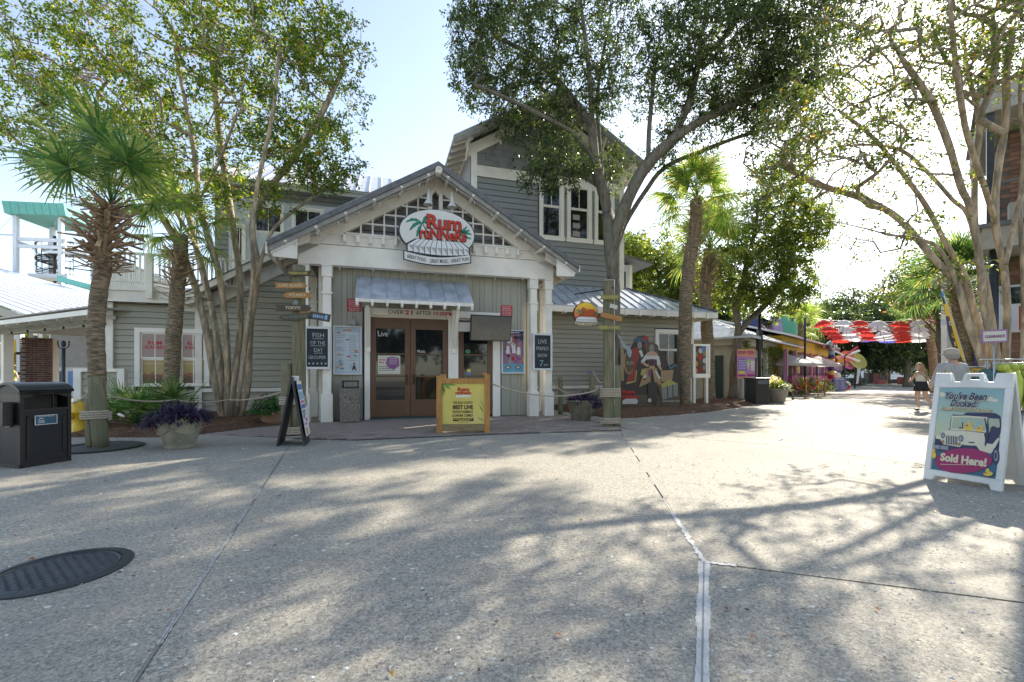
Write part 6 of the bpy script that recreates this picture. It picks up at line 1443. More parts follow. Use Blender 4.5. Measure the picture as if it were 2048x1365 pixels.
# ================================================================ RIGHT FOREGROUND: folding sign, rack, people
pl = mat('white_plastic', (.70, .70, .68), (.62, .62, .60), scale=3, rough=.4, bump=.05, c3=(.45, .44, .40), scale3=3, amt3=.3)
SB0 = gp(1846, 957); SB1 = gp(2003, 984); dx_ = SB1 - SB0; SW = dx_.length; ang = math.atan2(dx_.y, dx_.x)
o = thing('folding_sign', SB0, ang, 'white plastic folding sign advertising rubber ducks on the road, sold here, in right foreground', 'sandwich board')
LEAN = math.atan2(.27, 1.2); SH = 1.25; ML = Matrix.Rotation(-LEAN, 4, 'X')
def leafboard(par, M, w, h, name):
    f = .065; b = MB().mat(pl)
    side = [(0, 0), (.075, 0), (.085, .06), (.2, .075)]
    out = [(0, 0), (.08, 0), (.10, .055), (w - .10, .055), (w - .08, 0), (w, 0), (w - .005, h), (w * .80, h), (w * .775, h - .10), (w * .665, h - .10), (w * .645, h - .015), (w * .61, h), (w * .45, h), (w * .41, h - .015), (w * .385, h - .10), (w * .225, h - .10), (w * .20, h), (.005, h)]
    # frame built as four bars so the poster panel sits recessed
    lo, hi = .115, h - .165
    b.prism([(0, 0), (.08, 0), (.10, .055), (w - .10, .055), (w - .08, 0), (w, 0), (w, lo), (0, lo)], -.0, .05, M)
    b.prism([(0, hi), (w, hi), (w - .003, h), (w * .80, h), (w * .775, h - .10), (w * .665, h - .10), (w * .65, h - .075), (w * .375, h - .075), (w * .36, h - .10), (w * .225, h - .10), (w * .20, h), (.003, h)], 0, .05, M)
    b.prism([(w * .375, h - .075), (w * .43, h - .075), (w * .44, h - .03), (w * .585, h - .03), (w * .595, h - .075), (w * .65, h - .075), (w * .635, h - .01), (w * .61, h), (w * .42, h), (w * .39, h - .01)], .005, .045, M)
    b.prism([(0, lo), (f * .8, lo), (f * .8, hi), (0, hi)], 0, .05, M).prism([(w - f * .8, lo), (w, lo), (w, hi), (w - f * .8, hi)], 0, .05, M)
    b.prism([(f * .8, lo), (w - f * .8, lo), (w - f * .8, hi), (f * .8, hi)], .012, .03, M)
    q = b.build(name, None, par, bevel=.004); return f * .8, w - f * .8, lo, hi
x0, x1, z0, z1 = leafboard(o, ML, SW, SH, 'front_leaf')
MBk = Matrix.Translation((0, .62, 0)) @ Matrix.Rotation(LEAN, 4, 'X') @ Matrix.Translation((0, -.05, 0)); leafboard(o, MBk, SW, SH, 'back_leaf')
cnt_ = [0]
def UV(x, y):
    u = .5
    for _ in range(6):
        t = (y - 355 - 17 * u) / (730 + 88 * u); xl = 305 - 115 * t; xr = 1000 - 120 * t; u = (x - xl) / (xr - xl)
    return (x0 + .012 + u * (x1 - x0 - .024), z1 - .01 - t * (z1 - z0 - .02))
def S(c, pts, raw=False, name='poster_shape'):
    cnt_[0] += 1; y = .010 - cnt_[0] * .00022; b = MB().mat(c); P_ = pts if raw else [UV(*p) for p in pts]
    a = sum(P_[i - 1][0] * P_[i][1] - P_[i][0] * P_[i - 1][1] for i in range(len(P_)))
    if a < 0: P_ = P_[::-1]
    b.poly([ML @ Vector((x, y, z)) for x, z in P_]); return b.build(name, None, poster)
def E_(c, x, y, rx, ry): 
    return S(c, [(x + rx * math.cos(i * .3927), y + ry * math.sin(i * .3927)) for i in range(16)])
bgm = mat('poster_sky', (.30, .43, .44), (.30, .43, .44), rough=.35)
def grad():
    m = bpy.data.materials.new('poster_gradient_print'); m.use_nodes = True; nt = m.node_tree; b = nt.nodes['Principled BSDF']; b.inputs['Roughness'].default_value = .35
    tc = nt.nodes.new('ShaderNodeTexCoord'); sx = nt.nodes.new('ShaderNodeSeparateXYZ'); cr = nt.nodes.new('ShaderNodeValToRGB'); mr = nt.nodes.new('ShaderNodeMapRange'); mr.inputs[1].default_value = .1; mr.inputs[2].default_value = 1.05
    nt.links.new(tc.outputs['Object'], sx.inputs[0]); nt.links.new(sx.outputs[2], mr.inputs[0]); nt.links.new(mr.outputs[0], cr.inputs[0]); e = cr.color_ramp.elements
    e[0].color = (.05, .13, .19, 1); e[1].color = (.20, .34, .38, 1)
    for p, c in ((.18, (.05, .13, .19)), (.2, (.40, .42, .26)), (.42, (.46, .48, .30)), (.7, (.33, .45, .38))): k = e.new(p); k.color = (*c, 1)
    nt.links.new(cr.outputs[0], b.inputs['Base Color']); return m
poster = MB().mat(grad()).prism([(x0 + .006, z0 + .006), (x1 - .006, z0 + .006), (x1 - .006, z1 - .006), (x0 + .006, z1 - .006)], .0105, .013, ML).build('poster', None, o)
ivory = flat('ivory_print', (.62, .58, .46)); navy = flat('navy_print', (.035, .04, .09)); duck = flat('duck_yellow', (.68, .48, .08)); cloud = flat('cloud_print', (.62, .60, .48)); bur = flat('burgundy_print', (.30, .02, .11)); seab = flat('sea_print', (.04, .12, .20)); ambr = flat('amber_print', (.55, .25, .05)); duckd = flat('duck_bill', (.45, .12, .04))
E_(cloud, 315, 415, 35, 22); E_(cloud, 900, 476, 42, 14); E_(cloud, 840, 462, 50, 22); E_(cloud, 600, 470, 60, 10)
S(seab, [(232, 825), (960, 920), (882, 1188), (192, 1082)]);
# vehicle
S(navy, [(420, 640), (440, 600), (600, 610), (830, 622), (960, 632), (965, 760), (940, 800), (940, 940), (900, 1010), (870, 960), (540, 930), (300, 920), (225, 880), (230, 800), (300, 770), (400, 740)])
S(ivory, [(410, 740), (432, 612), (600, 614), (825, 630), (808, 772), (600, 752)]); S(flat('windscreen_print', (.36, .42, .32)), [(424, 728), (444, 626), (600, 628), (808, 642), (795, 758), (600, 738)])
S(navy, [(560, 604), (600, 585), (910, 595), (955, 620), (960, 634), (700, 622)]); S(flat('windscreen_print', (0, 0, 0)), [(835, 640), (945, 648), (950, 720), (930, 730), (870, 712), (835, 780)])
S(navy, [(850, 730), (890, 712), (925, 730), (930, 790), (890, 860), (860, 800)]); S(navy, [(500, 728), (530, 714), (552, 730)])
E_(flat('glass_blue', (.25, .42, .48)), 560, 657, 16, 18); S(navy, [(547, 675), (560, 675), (560, 735), (547, 730)]); E_(flat('glass_blue', (0, 0, 0)), 730, 687, 22, 22)
E_(duck, 625, 735, 50, 18); E_(duck, 624, 700, 24, 26); E_(duckd, 605, 705, 18, 8); E_(duck, 735, 752, 40, 14); E_(duck, 748, 725, 20, 22); E_(duckd, 732, 732, 14, 7); E_(duck, 575, 722, 14, 14)
S(ivory, [(300, 772), (330, 752), (410, 744), (600, 756), (790, 778), (780, 820), (740, 870), (560, 870), (520, 900), (330, 870), (296, 830)]); S(ivory, [(236, 815), (250, 790), (300, 776), (305, 826)])
S(ivory, [(560, 870), (600, 800), (740, 800), (790, 800), (800, 870), (870, 880), (930, 820), (945, 830), (880, 940), (850, 965), (740, 940), (700, 890), (560, 885)]); S(navy, [(548, 900), (565, 882), (695, 892), (735, 945), (540, 930)])
for i in range(7): xx = 365 + i * 20; S(navy, [(xx, 790 + i * 2), (xx + 11, 790 + i * 2), (xx + 9, 872 + i * 2), (xx - 3, 870 + i * 2)])
E_(navy, 328, 790, 24, 26); E_(flat('lamp_glass', (.25, .30, .33)), 328, 790, 17, 19); E_(navy, 535, 822, 28, 30); E_(flat('lamp_glass', (0, 0, 0)), 535, 822, 20, 22); E_(navy, 328, 846, 17, 15); E_(ambr, 328, 846, 13, 11); E_(navy, 517, 874, 17, 15); E_(ambr, 517, 874, 13, 11)
S(navy, [(225, 850), (300, 870), (540, 905), (540, 925), (300, 935), (222, 900)]); S(flat('bumper_print', (.25, .27, .30)), [(222, 872), (390, 890), (388, 925), (222, 905)]); S(navy, [(290, 880), (300, 880), (296, 915), (286, 912)])
S(navy, [(620, 855), (685, 858), (680, 868), (622, 866)]); E_(navy, 905, 990, 38, 80); E_(flat('bumper_print', (0, 0, 0)), 905, 985, 20, 52); E_(navy, 903, 985, 12, 34)
S(navy, [(795, 640), (805, 640), (838, 780), (800, 905), (790, 880), (815, 780)]); E_(duck, 220, 965, 28, 30); E_(duck, 218, 925, 20, 18); E_(duckd, 235, 938, 16, 6)
# oval badge
E_(bur, 552, 1025, 317, 114); 
def T(tx, x, y, wpx, hpx, c, bold=0, shear=0, rot=0):
    (a, z) = UV(x, y); (a2, _z) = UV(x + wpx, y); (_a, z2) = UV(x, y + hpx); cnt_[0] += 1
    return txt(tx, poster, a, z, .1, c, y=.008 - cnt_[0] * .00022, width=abs(a2 - a), height=abs(z - z2), bold=bold, mtx=ML, shear=shear, ext=.0004)
T('Sold Here!', 557, 1020, 520, 80, flat('cream', (0, 0, 0)), .05); S(flat('cream', (0, 0, 0)), [(300, 1048), (815, 1070), (815, 1074), (300, 1052)])
for dxx, dyy, c in ((0, 0, ivory), (-5, -5, navy)):
    T("You've Been", 590 + dxx, 445 + dyy, 470, 72, c, .035, .35); T('Ducked:', 572 + dxx, 512 + dyy, 310, 66, c, .035, .35)
for dxx, dyy, c in ((3, 3, navy), (0, 0, flat('cream_yellow', (.62, .52, .28)))): T('RUBBER DUCKS ON THE ROAD', 588 + dxx, 562 + dyy, 570, 30, c, .03)
E_(navy, 822, 1152, 56, 26); E_(duck, 822, 1148, 50, 22); E_(duck, 818, 1120, 20, 20); E_(duckd, 795, 1140, 18, 7)
# second board just behind, at the frame edge
o = thing('folding_sign', Vector((5.72, 4.98, 0)), R(-68), 'plain back of a cream plastic folding sign at the right edge of the plaza', 'sandwich board')
leafboard(o, Matrix.Rotation(-.2, 4, 'X'), .66, 1.2, 'front_leaf')
b = MB().mat(pl)
for z in (.25, .5, .75): b.box(.1, .56, .0, .02, z, z + .03, Matrix.Rotation(-.2, 4, 'X') @ Matrix.Translation((0, -.02, 0)))
b.build('rib', None, o)

# ---- clothes rack
chrome = mat('chrome', (.6, .6, .6), rough=.2, metal=.9)
RK = at(2000, 750, 6.9); RK.z = 0
o = thing('clothes_rack', RK, R(-6), 'chrome clothes rack with two rails behind the white folding sign', 'clothes rack')
kx = 6.9 / FPX; Zr = lambda py: CAMH + (750 - py) * kx
for nm, y, z, xa, xb in (('rail', 0, Zr(727), -.12, 1.2), ('rail', .35, Zr(718), .0, 1.2)): MB().tube([(xa, y, z), (xb, y, z)], .012, 8).build(nm, chrome, o)
for x in (-.08, .12, 1.15): MB().tube([(x, .0 if x != .12 else .35, 0), (x, .0 if x != .12 else .35, Zr(722))], .014, 8).build('upright', chrome, o)
for y in (0, .35): MB().tube([(-.1, y, .1), (1.2, y, .1)], .014, 8).build('base_bar', chrome, o)
def jacket(x, z, h, w, m, label, y0=0, hood=True, group='yellow green jackets on the rack'):
    t = thing('hanging_jacket', RK + Matrix.Rotation(R(-6), 3, 'Z') @ Vector((x, y0, 0)), R(-6 + random.uniform(-12, 12)), label, 'jacket', group)
    b = MB(); prof = [(0, .05, .03), (-.05, .16, .06), (-.10, .22, .07), (-.3, .22, .08), (-.55, .23, .09), (-h, .25, .10)]; n = 20; vs = []
    for dz, rx, ry in prof:
        for j in range(n): a = 2 * math.pi * j / n; wv = 1 + .26 * math.sin(a * 7 + x * 9) * min(1, -dz * 2.5); vs.append((ry * .42 * math.cos(a) * wv, rx * .72 * math.sin(a) * wv, z + dz))
    b.raw(vs, [(i * n + j, i * n + (j + 1) % n, (i + 1) * n + (j + 1) % n, (i + 1) * n + j) for i in range(len(prof) - 1) for j in range(n)], True); b.build('body', m, t)
    for sg_ in (-1, 1): MB().tube([(0, sg_ * .16, z - .07), (.01, sg_ * .20, z - .2), (.0, sg_ * .21, z - .40), (-.01, sg_ * .20, z - .55)], [.04, .045, .04, .035], 8).build('sleeve', m, t)
    if hood: MB().ell((-.02, 0, z - .02), .06, .10, .07).build('hood', m, t)
    MB().tube([(0, 0, z + .0), (0, 0, z + .06), (0, .02, z + .09), (0, .0, z + .10)], .004, 5).build('hanger', chrome, t); return t
lime = mat('lime_fabric', (.52, .56, .10), (.36, .42, .06), scale=7, stretch=(3, 3, .6), rough=.8, bump=.5, var=.2); teal_f = mat('slate_teal_fabric', (.06, .13, .15), (.04, .10, .12), scale=7, rough=.85, bump=.3); crm = mat('cream_fabric', (.55, .53, .46), scale=7, rough=.85)
for i, x in enumerate((.05, .13, .21, .29, .36)): jacket(x + .045 * i, Zr(734), .62, .2, lime, ('leftmost yellow green jacket hanging on the rack', 'second yellow green jacket on the rack, from the left', 'middle one of the five yellow green jackets on the rack', 'fourth yellow green jacket on the rack, from the left', 'rightmost yellow green jacket on the rack, beside the cream one')[i])
for i, x in enumerate((-.05, -.12)): jacket(x, Zr(738), .7, .2, teal_f, ('slate teal shirt next to the yellow green jackets', 'outermost slate teal shirt at the left end of the rack')[i], .1, False, 'teal shirts on the rack')
jacket(.45, Zr(733), .7, .2, crm, 'cream jacket at the right end of the rack', 0, True, 'cream clothes on the rack')
# CLEARANCE sign
cs = thing('clearance_sign', RK + Vector((-.2, -.1, 0)), R(-4), 'white clearance sign with purple border above the clothes rack', 'sign')
Mt = Matrix.Translation((0, 0, Zr(674))) @ Matrix.Rotation(R(-2.5), 4, 'Y'); pb_ = flat('purple_border', (.30, .16, .32))
MB().mat(pb_).prism([(-.19, -.1), (.19, -.1), (.19, .1), (-.19, .1)], -.006, .006, Mt).build('border_panel', None, cs); MB().mat(flat('cream_paper', (0, 0, 0))).prism([(-.165, -.075), (.165, -.075), (.165, .075), (-.165, .075)], -.009, -.006, Mt).build('sign_face', None, cs)
txt('CLEARANCE', cs, 0, -.005, .05, flat('purple_letter', (.25, .08, .22)), y=-.011, width=.29, height=.045, bold=.03, mtx=Mt); MB().tube([(.0, .01, .1), (.0, .01, Zr(685))], .008, 6).build('pole', chrome, cs)
# display of cups/bowls beside
bk = thing('display_tub', at(1948, 750, 9).xy.to_3d(), .3, 'yellow patterned tub with a glass top between the man and the rack', 'tub')
MB().lathe([(0, 0), (.12, 0), (.15, 1.2), (.16, 1.34), (0, 1.34)], n=16).build('body', mat('yellow_tub', (.5, .35, .06), (.20, .09, .03), scale=14, rough=.6, lo=.5, hi=.58), bk); MB().lathe([(0, 1.35), (.2, 1.35), (.2, 1.37), (0, 1.37)], n=16).build('tray', chrome, bk)
# feather flag
FL = at(1905, 750, 11.5); FL.z = 0; k = 11.5 / FPX
o = thing('feather_flag', FL, 0, 'tall yellow and black feather flag leaning left behind the man in the cap', 'flag')
X = lambda px: (px - 1905) * k
Z = lambda py: CAMH + (750 - py) * k
spine = smooth_line([(X(1930), 0, Z(722)), (X(1918), 0, Z(680)), (X(1905), 0, Z(640)), (X(1894), 0, Z(605)), (X(1884), 0, Z(582))], 5)
edge_ = smooth_line([(X(1921), .03, Z(722)), (X(1905), .06, Z(680)), (X(1893), .0, Z(640)), (X(1884), -.05, Z(610)), (X(1881), 0, Z(588))], 5)
MB().tube([(X(1932), 0, 0)] + spine, .012, 6).build('pole', mat('white_pole', (.6, .6, .6)), o)
fy = flat('flag_yellow', (.72, .46, .03)); fb = flat('flag_black', (.05, .045, .05)); fbl = flat('flag_blue', (.06, .18, .42)); flw = flat('flag_white', (.6, .6, .56))
n = len(spine); b = MB()
for i in range(n - 1):
    for j, (f0, f1) in enumerate(((0, .45), (.45, 1))):
        m_ = (fy if j == 0 else fb) if i < n * .5 else (fy if i < n * .68 else (fb if j else flw)) if i < n * .82 else fbl
        P4 = [spine[i].lerp(edge_[i], f0), spine[i + 1].lerp(edge_[i + 1], f0), spine[i + 1].lerp(edge_[i + 1], f1), spine[i].lerp(edge_[i], f1)]; off_ = Vector((0, .008, 0)); b.mat(m_).raw([p - off_ for p in P4] + [p + off_ for p in P4], [(0, 1, 2, 3), (7, 6, 5, 4), (0, 4, 5, 1), (2, 6, 7, 3)])
b.build('banner', None, o)
for i, tt in ((2, 'E'), (4, 'E'), (6, 'C'), (9, 'O')): c = spine[i].lerp(edge_[i], .6); txt(tt, o, c.x, c.z, .1, fy if i < 9 else flw, y=c.y - .012, width=.07, height=.12, bold=.02, rot=R(-14))

# ---- people
skin_m = mat('warm_skin', (.52, .32, .22), (.47, .28, .19), scale=6, rough=.5); hair_m = mat('blond_hair', (.42, .27, .13), (.25, .15, .07), scale=9, stretch=(6, 6, 1), rough=.5, bump=.4)  # one even skin tone for all the people
def skin(name, pts, edges, par, m, sub=2):
    """pts: (x,y,z,rx[,ry]); grown with a Skin modifier into one continuous surface"""
    me = bpy.data.meshes.new(name); me.from_pydata([p[:3] for p in pts], edges, []); o = link(name, me, par); me.materials.append(m)
    s = o.modifiers.new('skin', 'SKIN'); s.use_smooth_shade = True
    if not me.skin_vertices: bpy.context.view_layer.update()
    for v, p in zip(me.skin_vertices[0].data, pts): v.radius = (p[3], p[4] if len(p) > 4 else p[3])
    me.skin_vertices[0].data[0].use_root = True
    d = o.modifiers.new('subdivision', 'SUBSURF'); d.levels = sub; d.render_levels = sub; return o
def loft(rings, name, m, par, n=18, wob=0, seed=0):
    """rings: (cx,cy,z,rx,ry)"""
    rr = random.Random(seed); vs = []
    for cx, cy, z, rx, ry in rings:
        for j in range(n): a = 2 * math.pi * j / n; f = 1 + wob * math.sin(a * 5 + z * 13); vs.append((cx + rx * math.cos(a) * f, cy + ry * math.sin(a) * f, z))
    return MB().raw(vs, [(i * n + j, i * n + (j + 1) % n, (i + 1) * n + (j + 1) % n, (i + 1) * n + j) for i in range(len(rings) - 1) for j in range(n)], True).build(name, m, par)
WP = gp(1841, 822)
wo = thing('person', WP, R(0), 'woman walking away in cream strapless top and black shorts, long blond hair, tan shoulder bag', 'person')
P_ = [(0.03, 0, .84, .13, .105), (.02, 0, .97, .115, .09), (.01, .0, 1.10, .12, .09), (0, .0, 1.24, .135, .085), (-.01, -.0, 1.31, .05, .05), (-.03, -.01, 1.37, .045, .045),
      (-.15, 0, 1.255, .05), (-.215, .04, 1.10, .038), (-.22, .14, .97, .034), (-.14, .24, 1.02, .027), (.16, 0, 1.25, .05), (.24, .0, 1.06, .038), (.32, -.04, .88, .03), (.355, -.03, .80, .026),
      (-.045, .02, .80, .095), (-.06, .06, .44, .062), (-.045, .0, .10, .036), (.10, 0, .80, .095), (.15, -.04, .46, .062), (.27, -.18, .16, .036)]
Eg = [(0, 1), (1, 2), (2, 3), (3, 4), (4, 5), (3, 6), (6, 7), (7, 8), (8, 9), (3, 10), (10, 11), (11, 12), (12, 13), (0, 14), (14, 15), (15, 16), (0, 17), (17, 18), (18, 19)]
bd = skin('body', P_, Eg, wo, skin_m)
def head(par, c, r, face=(-1, 0), m=skin_m):
    f = Vector((face[0], face[1], 0)).normalized(); s = Vector((-f.y, f.x, 0)); c = Vector(c); Mh = Matrix(((f.x, s.x, 0, c.x), (f.y, s.y, 0, c.y), (0, 0, 1, c.z), (0, 0, 0, 1)))
    bm = bmesh.new(); bmesh.ops.create_uvsphere(bm, u_segments=24, v_segments=18, radius=1)
    for v in bm.verts:
        x, y, z = v.co; w = 1 - .22 * max(0, -z) ** 1.3; v.co = Vector((x * .92 * w + (.06 if z < -.2 and x > 0 else 0), y * .78 * w, z * 1.15))
        if x > .75 and abs(y) < .22 and -.25 < z < .15: v.co.x += .16 * (1 - abs(y) / .22) * (1 - abs(z + .12) / .35)      # nose
        if x > .6 and abs(y) < .3 and -.52 < z < -.38: v.co.x += .04                                                       # lips
        if x > .6 and .15 < abs(y) < .45 and .0 < z < .2: v.co.x -= .05                                                      # eye sockets
    bmesh.ops.scale(bm, vec=(r, r, r), verts=bm.verts); me = bpy.data.meshes.new('head'); bm.to_mesh(me); bm.free(); me.transform(Mh); me.materials.append(m)
    for p in me.polygons: p.use_smooth = True
    h = link('head', me, par)
    for sy in (-1, 1):
        MB().ell(Mh @ Vector((.80 * r, sy * .30 * r, .08 * r)), .012, .012, .010, 8, 6).build('eye', blackp, h); MB().ell(Mh @ Vector((.0, sy * .78 * r, -.05 * r)), .022, .012, .032, 8, 6).build('ear', m, h)
    MB().ell(Mh @ Vector((.90 * r, 0, -.47 * r)), .008, .022, .007, 8, 6).build('mouth', flat('lips', (.35, .10, .09)), h); return h
head(wo, (-.06, .0, 1.475), .098, (-1, .25))
loft([(-.03, .0, 1.60, .02, .02), (-.03, 0, 1.585, .07, .07), (-.02, 0, 1.53, .11, .10), (.0, 0, 1.46, .105, .10), (.04, -.01, 1.38, .09, .085), (.08, -.03, 1.28, .09, .07), (.10, -.05, 1.17, .08, .05), (.11, -.05, 1.06, .05, .03), (.12, -.05, 1.0, .01, .01)], 'hair', hair_m, wo, wob=.05)
loft([(.015, 0, .95, .145, .115), (.01, 0, 1.02, .135, .11), (.0, 0, 1.12, .145, .112), (-.003, 0, 1.20, .155, .112), (-.003, 0, 1.205, .14, .10)], 'top', mat('cream_knit', (.62, .57, .45), (.56, .51, .40), scale=30, rough=.9, bump=.2), wo)
blk = mat('black_shorts_fabric', (.012, .012, .014), (.02, .02, .02), scale=10, rough=.8); sh = MB()
loft([(.01, 0, .98, .145, .118), (.02, 0, .90, .165, .135), (.03, 0, .82, .19, .15), (.03, 0, .74, .205, .155), (.03, 0, .73, .05, .05)], 'shorts', blk, wo, wob=.02)
for x, y, z0_, z1_ in ((-.06, .03, .82, .66), (.13, -.02, .82, .66)): loft([(x, y, z0_, .10, .11), (x * 1.05, y, z1_, .115, .115), (x * 1.05, y, z1_ + .005, .09, .09)], 'shorts_leg', blk, wo)
MB().tube([(-.13, -.07, 1.27), (-.02, -.12, 1.20), (.12, -.13, 1.02), (.22, -.10, .86)], .009, 6).build('bag_strap', mat('tan_leather', (.30, .16, .08)), wo)
for x in (-.08,): MB().tube([(-.13, -.05, 1.29), (-.09, -.115, 1.20)], .007, 5).build('top_strap', mat('cream_knit', (0, 0, 0)), wo)
MB().ell((.27, -.02, .80), .10, .07, .12).build('bag', mat('woven_bag', (.45, .36, .22), (.30, .22, .13), scale=40, rough=.9, bump=.5), wo)
shoe = mat('black_shoe', (.02, .02, .022), rough=.6)
for x, y, z, a, t_ in ((-.055, .03, .045, R(20), 0), (.29, -.19, .09, R(20), R(55))):
    M = Matrix.Translation((x, y, z)) @ Matrix.Rotation(a, 4, 'Z') @ Matrix.Rotation(t_, 4, 'Y'); MB().lathe([(math.sin(math.pi * i / 8), -math.cos(math.pi * i / 8)) for i in range(9)], n=12, M=M @ Matrix.Translation((-.05, 0, 0)) @ Matrix.Diagonal((.125, .045, .04, 1))).build('shoe', shoe, wo)
def hand(par, c, d, m, r=.0085, L_=.075):
    c = Vector(c); d = Vector(d).normalized(); s = d.cross(Vector((0, 1, 0))); s = s.normalized() if s.length > .1 else Vector((1, 0, 0)); n_ = d.cross(s)
    b = MB(); b.tube([c, c + d * .05, c + d * .085], [.022, .034, .03], 8)
    for i, k_ in enumerate((-.024, -.008, .008, .024)): l = L_ * (.85, 1, .95, .75)[i]; p = c + d * .08 + s * k_; b.tube([p, p + d * l * .5 + n_ * .006, p + d * l + n_ * .02], [r, r * .9, r * .7], 6)
    b.tube([c + d * .03 + s * .03, c + d * .06 + s * .05, c + d * .09 + s * .055], [r * 1.2, r, r * .8], 6); return b.build('hand', m, par)
hand(wo, (.352, -.03, .80), (.1, .1, -1), skin_m); hand(wo, (-.15, .235, 1.02), (1, .5, .3), skin_m)

MP = at(1905, 750, 7.9); MP.z = 0
mo = thing('person', MP, 0, 'man seen from behind in beige flat cap and pale shirt beyond the folding sign', 'person')
P_ = [(0, 0, .88, .15, .12), (0, 0, 1.05, .15, .12), (0, 0, 1.22, .16, .12), (0, .01, 1.35, .15, .10), (0, 0, 1.43, .06, .06), (0, -.01, 1.49, .055, .055), (-.19, 0, 1.34, .06), (-.27, .02, 1.1, .048), (-.22, .18, .98, .038), (-.12, .3, 1.02, .03), (.19, 0, 1.34, .06), (.27, .02, 1.1, .048), (.22, .18, .98, .038), (.12, .3, 1.02, .03), (-.09, 0, .82, .09), (-.1, .02, .46, .065), (-.1, 0, .1, .045), (.09, 0, .82, .09), (.1, .02, .46, .065), (.1, 0, .1, .045)]
skin('body', P_, Eg, mo, skin_m); head(mo, (0, .01, 1.56), .098, (.15, 1))
shm_ = mat('pale_checked_shirt', (.42, .40, .38), (.30, .30, .31), scale=22, stretch=(1, 1, .25), rough=.85, bump=.5, bscale=9, c3=(.50, .48, .44), scale3=5)
sp = [(0, 0, .90, .18, .145), (0, 0, 1.05, .175, .14), (0, 0, 1.22, .185, .14), (0, .01, 1.34, .175, .115), (0, 0, 1.43, .07, .065), (-.19, 0, 1.345, .08), (-.275, .02, 1.1, .068), (-.24, .14, 1.0, .058), (.19, 0, 1.345, .08), (.275, .02, 1.1, .068), (.24, .14, 1.0, .058)]
skin('shirt', sp, [(0, 1), (1, 2), (2, 3), (3, 4), (3, 5), (5, 6), (6, 7), (3, 8), (8, 9), (9, 10)], mo, shm_)
skin('trousers', [(0, 0, .92, .165, .135), (-.09, 0, .80, .11), (-.1, .02, .46, .085), (-.1, 0, .08, .075), (.09, 0, .80, .11), (.1, .02, .46, .085), (.1, 0, .08, .075)], [(0, 1), (1, 2), (2, 3), (0, 4), (4, 5), (5, 6)], mo, mat('grey_trousers', (.12, .12, .13)))
cap = mat('beige_cap', (.42, .38, .30), (.36, .32, .25), scale=20, rough=.9)
loft([(0, .01, 1.565, .096, .108), (0, .015, 1.60, .104, .118), (0, .02, 1.635, .096, .112), (0, .02, 1.665, .07, .085), (0, .02, 1.680, .035, .045), (0, .02, 1.684, .003, .003)], 'cap', cap, mo); MB().prism([(-.08, .09), (.08, .09), (.06, .19), (-.06, .19)], 1.56, 1.575, plane='xy').build('cap_peak', cap, mo)
loft([(0, 0, 1.48, .075, .085), (0, .0, 1.53, .096, .107), (0, .01, 1.57, .098, .108)], 'hair', mat('grey_hair', (.30, .27, .24)), mo)
for x in (-.1, .1): MB().lathe([(math.sin(math.pi * i / 8), -math.cos(math.pi * i / 8)) for i in range(9)], n=12, M=Matrix.Translation((x, .05, .05)) @ Matrix.Diagonal((.05, .14, .05, 1))).build('shoe', shoe, mo)
hand(mo, (-.13, .28, 1.02), (.6, .6, .2), skin_m); hand(mo, (.13, .28, 1.02), (-.6, .6, .2), skin_m)
# ================================================================ THE STREET BEYOND
SD = Vector((.69, .724, 0)).normalized(); SA = math.atan2(SD.y, SD.x)      # street direction
pinkw = flat('pink_wall', (.55, .25, .40)); yelw = mat('yellow_wall', (.66, .42, .02), (.58, .36, .02), scale=3, rough=.7); cream_w = mat('cream_wall', (.52, .50, .42), (.45, .43, .36), scale=3, rough=.8)
maroon = flat('maroon', (.22, .03, .05)); magenta = flat('magenta_paint', (.35, .03, .16)); navyp = flat('navy_paint', (.05, .06, .20)); redfab = mat('red_fabric', (.58, .05, .035), (.52, .04, .03), scale=3, rough=.7); whfab = mat('white_fabric', (.70, .71, .74), (.64, .65, .69), scale=3, rough=.7); bluefab = mat('blue_fabric', (.10, .10, .42), (.09, .09, .36), scale=3, rough=.7)
def fabric(name, c, t=.45):
    m = bpy.data.materials.new(name); m.use_nodes = True; nt = m.node_tree; N, L_ = nt.nodes, nt.links; b = N['Principled BSDF']; b.inputs['Base Color'].default_value = (*c, 1); b.inputs['Roughness'].default_value = .7
    tr = N.new('ShaderNodeBsdfTranslucent'); tr.inputs[0].default_value = (*c, 1); mx = N.new('ShaderNodeMixShader'); mx.inputs[0].default_value = t; L_.new(b.outputs[0], mx.inputs[1]); L_.new(tr.outputs[0], mx.inputs[2]); L_.new(mx.outputs[0], N['Material Output'].inputs[0]); return m
redfab = fabric('red_umbrella_cloth', (.66, .06, .045)); whfab = fabric('white_umbrella_cloth', (.74, .75, .78)); bluefab = fabric('blue_umbrella_cloth', (.12, .12, .50)); parwh = fabric('white_parasol_cloth', (.76, .74, .70))
